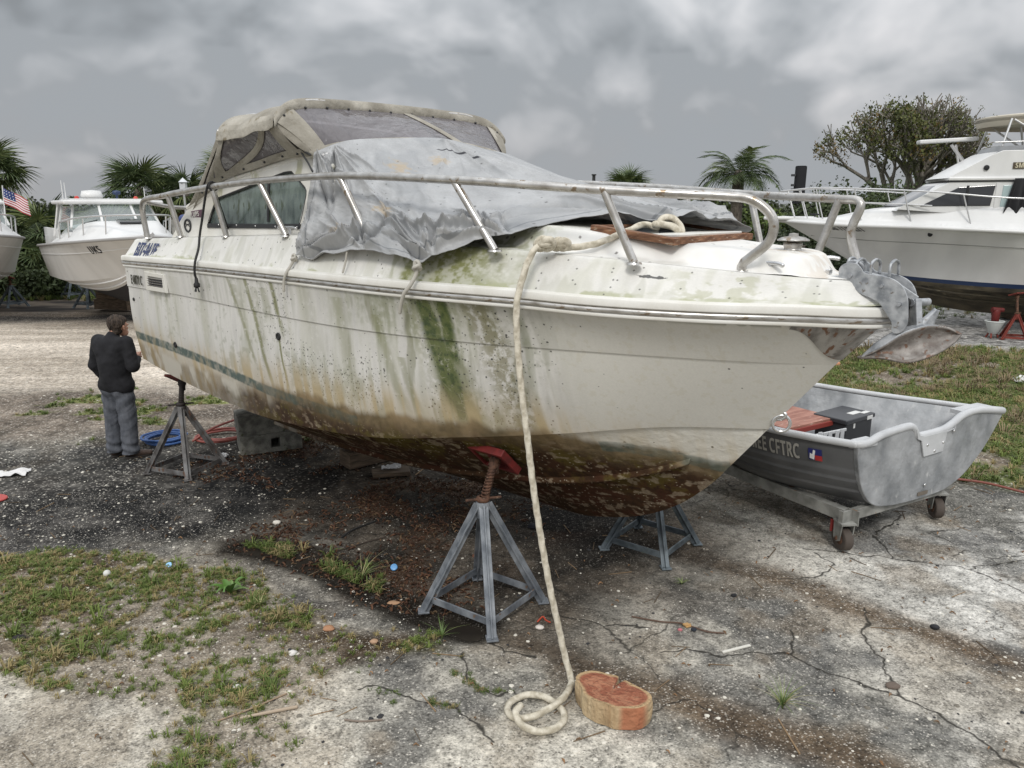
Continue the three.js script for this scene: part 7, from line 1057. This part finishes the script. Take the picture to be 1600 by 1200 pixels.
// ---------------------------------------------------------------- grass, litter, stones and rubbish on the ground
{
  const r = rngOf(2024), o = [0, 0, 0];
  const tuftGeo = (seed, n, h, spread, w = 0.004) => { const q = rngOf(seed), l = []; for (let i = 0; i < n; i++) { const a = q() * 6.283, s = spread * Math.sqrt(q()), b = V(Math.cos(a) * s * 0.35, -0.004, Math.sin(a) * s * 0.35), lean = 0.3 + q() * 0.9, hh = h * (0.5 + 0.6 * q()), m = b.clone().add(V(Math.cos(a) * hh * lean * 0.35, hh * 0.62, Math.sin(a) * hh * lean * 0.35)), e = b.clone().add(V(Math.cos(a) * hh * lean * 0.95, hh * (0.95 - lean * 0.35), Math.sin(a) * hh * lean * 0.95)), sd = V(-Math.sin(a), 0, Math.cos(a)).multiplyScalar(w); const p = (v, k) => v.clone().addScaledVector(sd, k).toArray(); l.push([...p(b, 1), ...p(b, -1), ...p(m, 0.8)], [...p(m, 0.8), ...p(b, -1), ...p(m, -0.8)], [...p(m, 0.8), ...p(m, -0.8), ...e.toArray()]); } return boxUV(tris(l)); };
  const short = tuftGeo(1, 16, 0.045, 0.055, 0.0035), mid = tuftGeo(2, 18, 0.1, 0.09, 0.005), tall = tuftGeo(3, 16, 0.2, 0.15, 0.006), gm = M(WHITE, 0.75);
  const green = (q, dry) => q < dry ? [0.26 + 0.1 * q, 0.21 + 0.08 * q, 0.1] : [0.06 + 0.09 * q, 0.095 + 0.1 * q, 0.022 + 0.02 * q];
  const spread = (n, x0, x1, z0, z1, keep) => { const out = []; for (let i = 0; i < n; i++) { const x = lerp(x0, x1, r()), z = lerp(z0, z1, r()); if (Math.abs(x) > -z * 0.72 + 1.2) continue; const w = ground(x, z, o), k = keep(w, x, z); if (k > 0 && r() < k) out.push([x, groundY(x, z), z, r() * 6.283, 0.6 + 0.8 * r()]); } return out; };
  const ramp = (x, z) => sst(0.47, 0.64, fbm(x * 3.1 + 11, z * 3.1 + 6, 4));
  let l = spread(34000, -5.6, 0.2, -6.6, -3.2, (w, x, z) => w.grass * (0.16 + 0.5 * sst(-5.0, -5.5, z) + 0.6 * ramp(x, z)) * 0.7 * sst(0.3, 0.6, fbm(x * 11, z * 11, 2) + 0.08)); let t = l.map(() => r());
  stuff('grass', short, gm, l.map((q) => [q[0], q[1], q[2], q[3], q[4] * 0.8]), 'short patchy grass and moss on the sandy ground at lower left', 'grass', (i) => green(t[i], 0.4));
  l = spread(3000, -5.6, 0.2, -6.6, -3.2, (w, x, z) => w.grass * ramp(x, z) * 0.14); t = l.map(() => r()); stuff('grass', mid, gm, l, 'scattered taller grass tufts among the short grass at lower left', 'grass', (i) => green(t[i], 0.3));
  l = spread(26000, 3.5, 15, -17.5, -7.3, (w, x, z) => w.field * (0.15 + 0.85 * sst(0.36, 0.54, fbm(x * 0.9 + 17, z * 0.9 + 3, 5)))); t = l.map(() => r()); stuff('grass', mid, gm, l.map((q) => [q[0], q[1] - 0.06 * 0, q[2], q[3], q[4] * 0.95]), 'rough grass in the field behind the dinghy', 'grass', (i) => green(t[i], 0.3));
  l = spread(2600, 3.5, 15, -17, -7.6, (w, x, z) => w.field * sst(0.45, 0.6, fbm(x * 0.7 + 57, z * 0.7 + 3, 3))); t = l.map(() => r()); stuff('dry_weeds', tall, gm, l, 'dry brown weed stalks in the field behind the dinghy', 'weeds', (i) => [0.13 + 0.16 * t[i], 0.1 + 0.12 * t[i], 0.06 + 0.06 * t[i]]);
  l = spread(9000, -13, 0, -13.4, -9.2, (w, x, z) => w.mid2 * sst(0.52, 0.62, fbm(x * 0.9 + 4, z * 1.7 + 31, 4)) * 0.9); t = l.map(() => r()); stuff('grass', short, gm, l.map((q) => [q[0], q[1], q[2], q[3], q[4] * 1.3]), 'mossy grass patches between the sandy road and the man', 'grass', (i) => green(t[i], 0.15));
  l = spread(5000, -30, -6, -30, -25, (w) => w.back * 0.8); t = l.map(() => r()); stuff('grass', tall, gm, l.map((q) => [q[0], -0.05, q[2], q[3], q[4]]), 'grass strip under the palms in the left background', 'grass', (i) => green(t[i], 0.12));
  l = spread(2600, 7, 26, -30, -20.5, () => 0.5); t = l.map(() => r()); stuff('grass', tall, gm, l.map((q) => [q[0], -0.05, q[2], q[3], q[4]]), 'grass in the shade beyond the flybridge boat', 'grass', (i) => green(t[i], 0.2));
  { l = []; for (let i = 0; i < 150; i++) { const k = Math.floor(r() * (TRENCH.length - 1)), q = r(), side = (r() - 0.5) * 0.34, x = lerp(TRENCH[k][0], TRENCH[k + 1][0], q) + side, z = lerp(TRENCH[k][1], TRENCH[k + 1][1], q) - Math.abs(side) * 0.5 - 0.04; if (r() < sst(-0.7, -1.1, x) && vn(x * 4.5, z * 4.5) > 0.52) l.push([x, groundY(x, z), z, r() * 6.28, 0.5 + 0.7 * r()]); } t = l.map(() => r()); stuff('trench_weeds', mid, gm, l, 'low weeds growing in the wet gutter in front of the hull', 'weeds', (i) => green(t[i] * 0.7, 0.22)); }
  { l = []; for (const c of [...CRACKS.slice(4, 7), [[-0.45, -4.6], [-0.3, -4.4], [-0.16, -4.3], [0.1, -4.25]], [[-0.5, -4.25], [-0.75, -4.2]]]) for (let i = 0; i < 60; i++) { const k = Math.floor(r() * (c.length - 1)), q = r(); const x = lerp(c[k][0], c[k + 1][0], q) + (r() - 0.5) * 0.05, z = lerp(c[k][1], c[k + 1][1], q) + (r() - 0.5) * 0.05; if (vn(x * 5, z * 5) > 0.5) l.push([x, groundY(x, z) - 0.004, z, r() * 6, 0.3 + 0.4 * r()]); } t = l.map(() => r()); stuff('moss', short, gm, l, 'moss and tiny weeds growing along the cracks in the concrete', 'moss', (i) => green(t[i] * 0.5, 0.1)); }
  // leaves
  const leafG = (s) => { const q = []; const P = (u, v) => [u * 0.03, 0.012 * Math.sin(u * 2.2 + s) + 0.014 * v * v, v * 0.011 * (1 - u * u)]; for (let i = 0; i < 4; i++) for (let k = 0; k < 2; k++) { const u0 = i / 2 - 1, u1 = u0 + 0.5, v0 = k - 1 || -1, v1 = k; const a = P(u0, k ? 0 : -1), b = P(u1, k ? 0 : -1), c = P(u1, k ? 1 : 0), d = P(u0, k ? 1 : 0); q.push([...a, ...b, ...c], [...a, ...c, ...d]); } return boxUV(tris(q)); };
  l = spread(24000, -5.2, 1.2, -10.2, -5.3, (w, x, z) => { const [s, b] = toBoat(x, z); return (sst(1.9, 0.9, Math.abs(b + 0.1)) * sst(-0.6, -1.6, s) * sst(-6, -4.6, s) * sst(0.4, 0.58, fbm(x * 1.4, z * 1.4 + 4, 3)) + 0.8 * sst(0.55, 0.2, Math.hypot(x + 0.75, z + 5.62)) + 0.7 * sst(0.45, 0.1, segDist(x, z, [[-2.3, -6.7], [-1.2, -5.95], [-0.5, -5.5]]))) * 0.6; });
  t = l.map(() => r()); stuff('leaf_litter', leafG(0.4), M(WHITE, 0.8), l.map((q) => [q[0], q[1] + 0.003, q[2], q[3], q[4] * 0.7, (r() - 0.5) * 0.7, (r() - 0.5) * 0.7]), 'reddish brown fallen leaves drifted under the hull and round the stands', 'leaves', (i) => t[i] < 0.85 ? [0.05 + 0.09 * t[i], 0.024 + 0.04 * t[i], 0.014 + 0.018 * t[i]] : [0.17, 0.11, 0.06]);
  l = spread(1600, -5, 5, -9, -3, (w) => 0.3); t = l.map(() => r()); stuff('leaf_litter', leafG(1.2), M(WHITE, 0.8), l.map((q) => [q[0], q[1] + 0.002, q[2], q[3], q[4] * 0.5, (r() - 0.5) * 0.6, (r() - 0.5) * 0.6]), 'stray bits of dead leaf strewn over the concrete', 'leaves', (i) => [0.13 + 0.2 * t[i], 0.08 + 0.11 * t[i], 0.045 + 0.05 * t[i]]);
  // stones and shell
  const stone = (seed) => { const g = new THREE.IcosahedronGeometry(0.01, 1), p = g.attributes.position; for (let i = 0; i < p.count; i++) { const k = 0.72 + 0.55 * n3(p.getX(i) * 130 + seed, p.getY(i) * 130, p.getZ(i) * 130); p.setXYZ(i, p.getX(i) * k * 1.25, p.getY(i) * k * 0.6, p.getZ(i) * k); } g.computeVertexNormals(); return boxUV(flat(g)); };
  l = spread(44000, -6.5, 6.5, -10, -2.9, (w, x, z) => 0.10 + 0.4 * w.asph + 0.5 * w.grass + 0.25 * sst(0.5, 0.62, fbm(x * 1.8, z * 1.8, 3))); t = l.map(() => r()); stuff('gravel', stone(1), M(WHITE, 0.85), l.map((q) => [q[0], q[1] + 0.001, q[2], q[3], q[4] * (0.24 + 0.95 * r() ** 5)]), 'small shell and stone chips strewn over the yard', 'gravel', (i) => t[i] < 0.5 ? [0.55 + 0.25 * t[i], 0.52 + 0.24 * t[i], 0.45 + 0.22 * t[i]] : t[i] < 0.78 ? [0.3 * t[i], 0.27 * t[i], 0.22 * t[i]] : [0.03, 0.03, 0.032]);
  l = spread(9000, -14, -1, -20, -9.5, () => 0.28).concat(spread(9000, 4, 16, -22, -8, (w) => 0.2 + 0.5 * w.gravel)); t = l.map(() => r()); stuff('gravel', stone(2), M(WHITE, 0.85), l.map((q) => [q[0], q[1] - 0.004, q[2], q[3], q[4] * (0.7 + 1.3 * r() ** 4)]), 'pale stones scattered over the farther yard and road', 'gravel', (i) => t[i] < 0.6 ? [0.6, 0.57, 0.5] : [0.16, 0.14, 0.12]);
  l = spread(900, -6, 6, -9, -3, (w) => 0.25); t = l.map(() => r()); stuff('twigs', new THREE.CylinderGeometry(0.0025, 0.0035, 0.16, 5).rotateZ(1.57), M(WHITE, 0.9), l.map((q) => [q[0], q[1] + 0.004, q[2], q[3], q[4] * (0.4 + r())]), 'broken twigs and pine straw lying about', 'twigs', (i) => [0.09 + 0.2 * t[i], 0.065 + 0.13 * t[i], 0.04 + 0.07 * t[i]]);
  // things one can point at
  const on = (x, z, d = 0) => [x, groundY(x, z) + d, z];
  const dock = thing('weed_plant', 'broad-leaved green weed growing at the edge of the dark asphalt', 'plant', on(-2.24, -5.57));
  for (let i = 0; i < 9; i++) { const a = i * 2.4, L = 0.11 + 0.07 * r(), g = sheet(8, 4, (u, v) => { const w = 0.026 * Math.sin(Math.min(1, u * 1.1 + 0.12) * 2.9) * (1 + 0.2 * Math.sin(u * 20)); return V(u * L, 0.09 * Math.sin(u * 2.2) * (0.5 + (i % 3) * 0.4) + 0.25 * w * Math.abs(v * 2 - 1), (v * 2 - 1) * w).applyAxisAngle(V(0, 1, 0), a); }); build('leaf', g, M(i % 3 ? [0.09, 0.19, 0.035] : [0.17, 0.27, 0.08], 0.5), dock); }
  const bladeTuft = (name, label, [x, z], n, h, seed, cols) => { const q = rngOf(seed), g = thing(name, label, 'grass tuft', on(x, z)); for (let i = 0; i < n; i++) { const a = q() * 6.283, hh = h * (0.5 + 0.6 * q()), ln = 0.35 + 0.9 * q(), w = 0.0045; build('blade', sheet(1, 6, (u, v) => { const s = hh * ln * v * v * 0.9 + 0.02 * v, y = hh * v * (1 - 0.42 * ln * v); return V(Math.cos(a) * s - Math.sin(a) * (u - 0.5) * 2 * w * (1 - v * 0.95), y, Math.sin(a) * s + Math.cos(a) * (u - 0.5) * 2 * w * (1 - v * 0.95)); }), cols[i % cols.length], g); } };
  const gA = M([0.1, 0.16, 0.04], 0.6), gB = M([0.19, 0.23, 0.08], 0.6), gC = M([0.38, 0.34, 0.17], 0.7);
  bladeTuft('grass_tuft', 'spiky grass tuft growing in the concrete at lower right', [1.66, -4.14], 46, 0.24, 5, [gA, gA, gB, gC]);
  bladeTuft('grass_tuft', 'long-bladed grass tuft in the wet gutter beside the blue cap', [-1.25, -5.86], 24, 0.3, 6, [gA, gB, gC]);
  bladeTuft('grass_tuft', 'dark grass tuft left of the near boat stand', [-0.5, -4.92], 18, 0.2, 7, [gA, gA, gB]);
  bladeTuft('grass_tuft', 'pale yellow-green grass tuft at the edge of the asphalt', [-1.93, -5.35], 30, 0.13, 8, [gB, gC, gB]);
  bladeTuft('grass_tuft', 'small grass tuft beside the white ball', [-3.2, -5.6], 24, 0.1, 9, [gA, gB]);
  bladeTuft('grass_tuft', 'small green weed on the concrete right of the far stand', [1.38, -5.71], 26, 0.07, 10, [gA, gB]);
  const capG = () => lathe([[0, 0.013], [0.024, 0.013], [0.028, 0.008], [0.028, 0], [0.025, 0], [0.024, 0.009], [0, 0.01]], 20), blueP = M([0.12, 0.33, 0.62], 0.35);
  solo('bottle_cap', capG().rotateX(0.35).translate(...on(-2.92, -6.02, 0.012)), M([0.3, 0.55, 0.8], 0.4), 'pale blue plastic cap lying in the grass', 'cap'); solo('bottle_cap', capG().scale(1.1, 1.4, 1.1).rotateX(0.7).translate(...on(-1.0, -5.99, 0.02)), blueP, 'bright blue cap lying in the wet gutter', 'cap');
  solo('white_stick', box(0.235, 0.012, 0.02, 0, 0, 0, 0.003).rotateY(0.38).translate(...on(1.56, -4.78, 0.008)), M([0.68, 0.66, 0.6], 0.6), 'short white stick lying on the concrete right of the log', 'stick');
  const rag = (s, w, d) => thick(sheet(24, 18, (u, v) => V((u - 0.5) * w, 0.02 + 0.09 * Math.max(0, fbm(u * 4 + s, v * 4, 3) - 0.35), (v - 0.5) * d * (0.7 + 0.4 * vn(u * 3 + s, 2)))), 0.006);
  solo('white_rag', rag(3, 0.42, 0.22).rotateY(0.25).translate(...on(-5.75, -8.3, 0.0)), M([0.66, 0.65, 0.64], 0.8), 'crumpled white rag at the left edge on the asphalt', 'rag'); solo('white_rag', rag(9, 0.22, 0.1).rotateY(0.1).translate(-1.38, 0.055, -8.33), M([0.6, 0.6, 0.6], 0.8), 'small white rag lying on the plank under the hull', 'rag'); solo('white_rag', rag(14, 0.16, 0.12).translate(...on(-3.75, -10.55)), M([0.66, 0.65, 0.62], 0.8), 'white scrap on the ground behind the red hose', 'rag'); solo('paper_scrap', rag(19, 0.14, 0.08).translate(...on(-3.55, -8.95)), M([0.66, 0.67, 0.68], 0.8), 'flat white paper scrap in front of the concrete blocks', 'paper');
  solo('styrofoam_lump', rag(24, 0.4, 0.34).scale(1, 1.6, 1).translate(...on(8.9, -13.0)), M([0.7, 0.7, 0.68], 0.85), 'white lump of foam in the field at the right edge', 'foam'); solo('orange_ball', new THREE.SphereGeometry(0.055, 14, 10).translate(...on(6.2, -14.35, 0.05)), M([0.55, 0.24, 0.13], 0.6), 'small orange ball in the grass below the anchor', 'ball');
  solo('white_ball', new THREE.SphereGeometry(0.03, 16, 12).translate(...on(-3.35, -5.83, 0.026)), M([0.62, 0.62, 0.58], 0.5), 'dirty white ball lying in the grass', 'ball');
  const rock = (name, label, cat, [x, z], s, c, sx = 1.2, sy = 0.7) => solo(name, (() => { const g = new THREE.IcosahedronGeometry(s, 3), p = g.attributes.position; for (let i = 0; i < p.count; i++) { const k = 0.75 + 0.5 * n3(p.getX(i) / s * 1.6 + x * 7, p.getY(i) / s * 1.6, p.getZ(i) / s * 1.6 + z * 5); p.setXYZ(i, p.getX(i) * k * sx, p.getY(i) * k * sy, p.getZ(i) * k); } const m = mergeVertices(g.deleteAttribute('normal').deleteAttribute('uv'), 1e-5); m.computeVertexNormals(); return m.translate(...on(x, z, s * sy * 0.6)); })(), M(c, 0.85), label, cat);
  rock('black_stone', 'round black stone on the concrete at the right edge', 'stone', [3.09, -5.06], 0.026, [0.02, 0.02, 0.023], 1.2, 0.8); rock('black_stone', 'black stone between the brown streaks right of the far stand', 'stone', [1.75, -5.52], 0.02, [0.015, 0.015, 0.017]); rock('black_stone', 'small black stone right of the thin brown root', 'stone', [1.32, -5.02], 0.018, [0.02, 0.025, 0.035]); rock('black_stone', 'black stone behind the rope in the shade', 'stone', [0.21, -6.85], 0.045, [0.02, 0.02, 0.026], 1.3, 0.6);
  solo('red_disc', lathe([[0, 0.02], [0.09, 0.02], [0.1, 0.012], [0.1, 0], [0.092, 0], [0, 0.012]], 24).scale(1.2, 1, 0.8).rotateX(0.12).translate(...on(-5.4, -7.55, 0.012)), M([0.42, 0.07, 0.06], 0.5), 'faded red plastic lid lying near the white rag at the left edge', 'disc'); rock('black_stone', 'black lump in the grass at the left edge', 'stone', [-3.5, -4.9], 0.035, [0.02, 0.018, 0.017], 1.4, 0.6); rock('white_stone', 'white stone in the grass above the bleached stick', 'stone', [-1.75, -4.32], 0.022, [0.62, 0.6, 0.55]); rock('white_stone', 'white stone left of the orange-brown brick chip', 'stone', [-1.5, -4.7], 0.024, [0.66, 0.64, 0.6]);
  rock('clod', 'brown clod of dirt on the crack at lower right', 'clod', [2.44, -4.36], 0.032, [0.13, 0.1, 0.08], 1.4, 0.6); rock('white_stone', 'white stone in the leaves under the hull', 'stone', [-2.28, -6.95], 0.028, [0.66, 0.62, 0.55], 1.3, 0.8); rock('shell', 'white shell beside the rope near the stand foot', 'shell', [0.2, -5.06], 0.024, [0.66, 0.6, 0.54], 1.3, 0.6);
  rock('brick_chip', 'small orange-brown brick chip in the grass at left of centre', 'brick chip', [-1.33, -5.02], 0.03, [0.38, 0.2, 0.11], 1.4, 0.6); rock('brick_chip', 'tan chip of brick just right of the orange-brown chip', 'brick chip', [-0.97, -4.85], 0.024, [0.42, 0.27, 0.17], 1.2, 0.6); rock('wood_chip', 'tan wood chip lying in the wet gutter', 'wood chip', [-0.93, -5.5], 0.03, [0.4, 0.24, 0.14], 1.7, 0.35);
  const stickOf = (name, label, pts, rad, c) => solo(name, tube(pts.map(([x, z], i) => [x, groundY(x, z) + rad * 1.2 + (i % 2) * 0.004, z]), rad, 6, 40), M(c, 0.9), label, 'stick');
  stickOf('root', 'long thin brown root lying across the concrete behind the log', [[0.9, -5.2], [1.1, -5.12], [1.25, -5.1], [1.4, -4.99], [1.52, -4.97]], 0.007, [0.11, 0.07, 0.05]); stickOf('branch_stick', 'bleached stick lying in the grass at lower left', [[-1.62, -4.02], [-1.5, -4.06], [-1.32, -4.13]], 0.011, [0.4, 0.32, 0.24]); stickOf('branch_stick', 'thin brown stick parallel to the bleached stick', [[-1.75, -4.0], [-1.6, -4.1], [-1.42, -4.26]], 0.006, [0.3, 0.22, 0.15]); stickOf('branch_stick', 'black bent stick in the shade under the hull', [[-1.58, -6.62], [-1.5, -6.78], [-1.33, -6.98]], 0.009, [0.02, 0.02, 0.02]); stickOf('branch_stick', 'thin dark twig below the black bent stick', [[-1.55, -6.35], [-1.35, -6.5], [-1.18, -6.62]], 0.006, [0.06, 0.045, 0.035]); stickOf('branch_stick', 'small brown twig on the pale concrete at bottom', [[-1.0, -4.02], [-0.9, -4.0], [-0.78, -4.02]], 0.006, [0.2, 0.16, 0.13]);
  solo('wrapper', [box(0.045, 0.012, 0.05, 0, 0, 0, 0.003), box(0.05, 0.005, 0.012, 0, 0.01, 0.01, 0)].map((g) => g.rotateY(0.4).translate(...on(1.28, -5.07, 0.012))), M([0.5, 0.3, 0.12], 0.6), 'small orange wrapper beside the thin brown root', 'wrapper'); rock('pink_scrap', 'small pink scrap beside the orange wrapper', 'scrap', [1.22, -5.02], 0.014, [0.5, 0.16, 0.18]); stickOf('red_string', 'bit of red string near the foot of the near boat stand', [[0.19, -5.14], [0.23, -5.2], [0.25, -5.16], [0.28, -5.12]], 0.006, [0.5, 0.08, 0.04]); rock('brick_piece', 'flat red brick piece on the ground behind the near boat stand', 'brick', [-0.29, -6.23], 0.05, [0.16, 0.07, 0.04], 1.2, 0.25);
}
renderer.render(scene, camera);
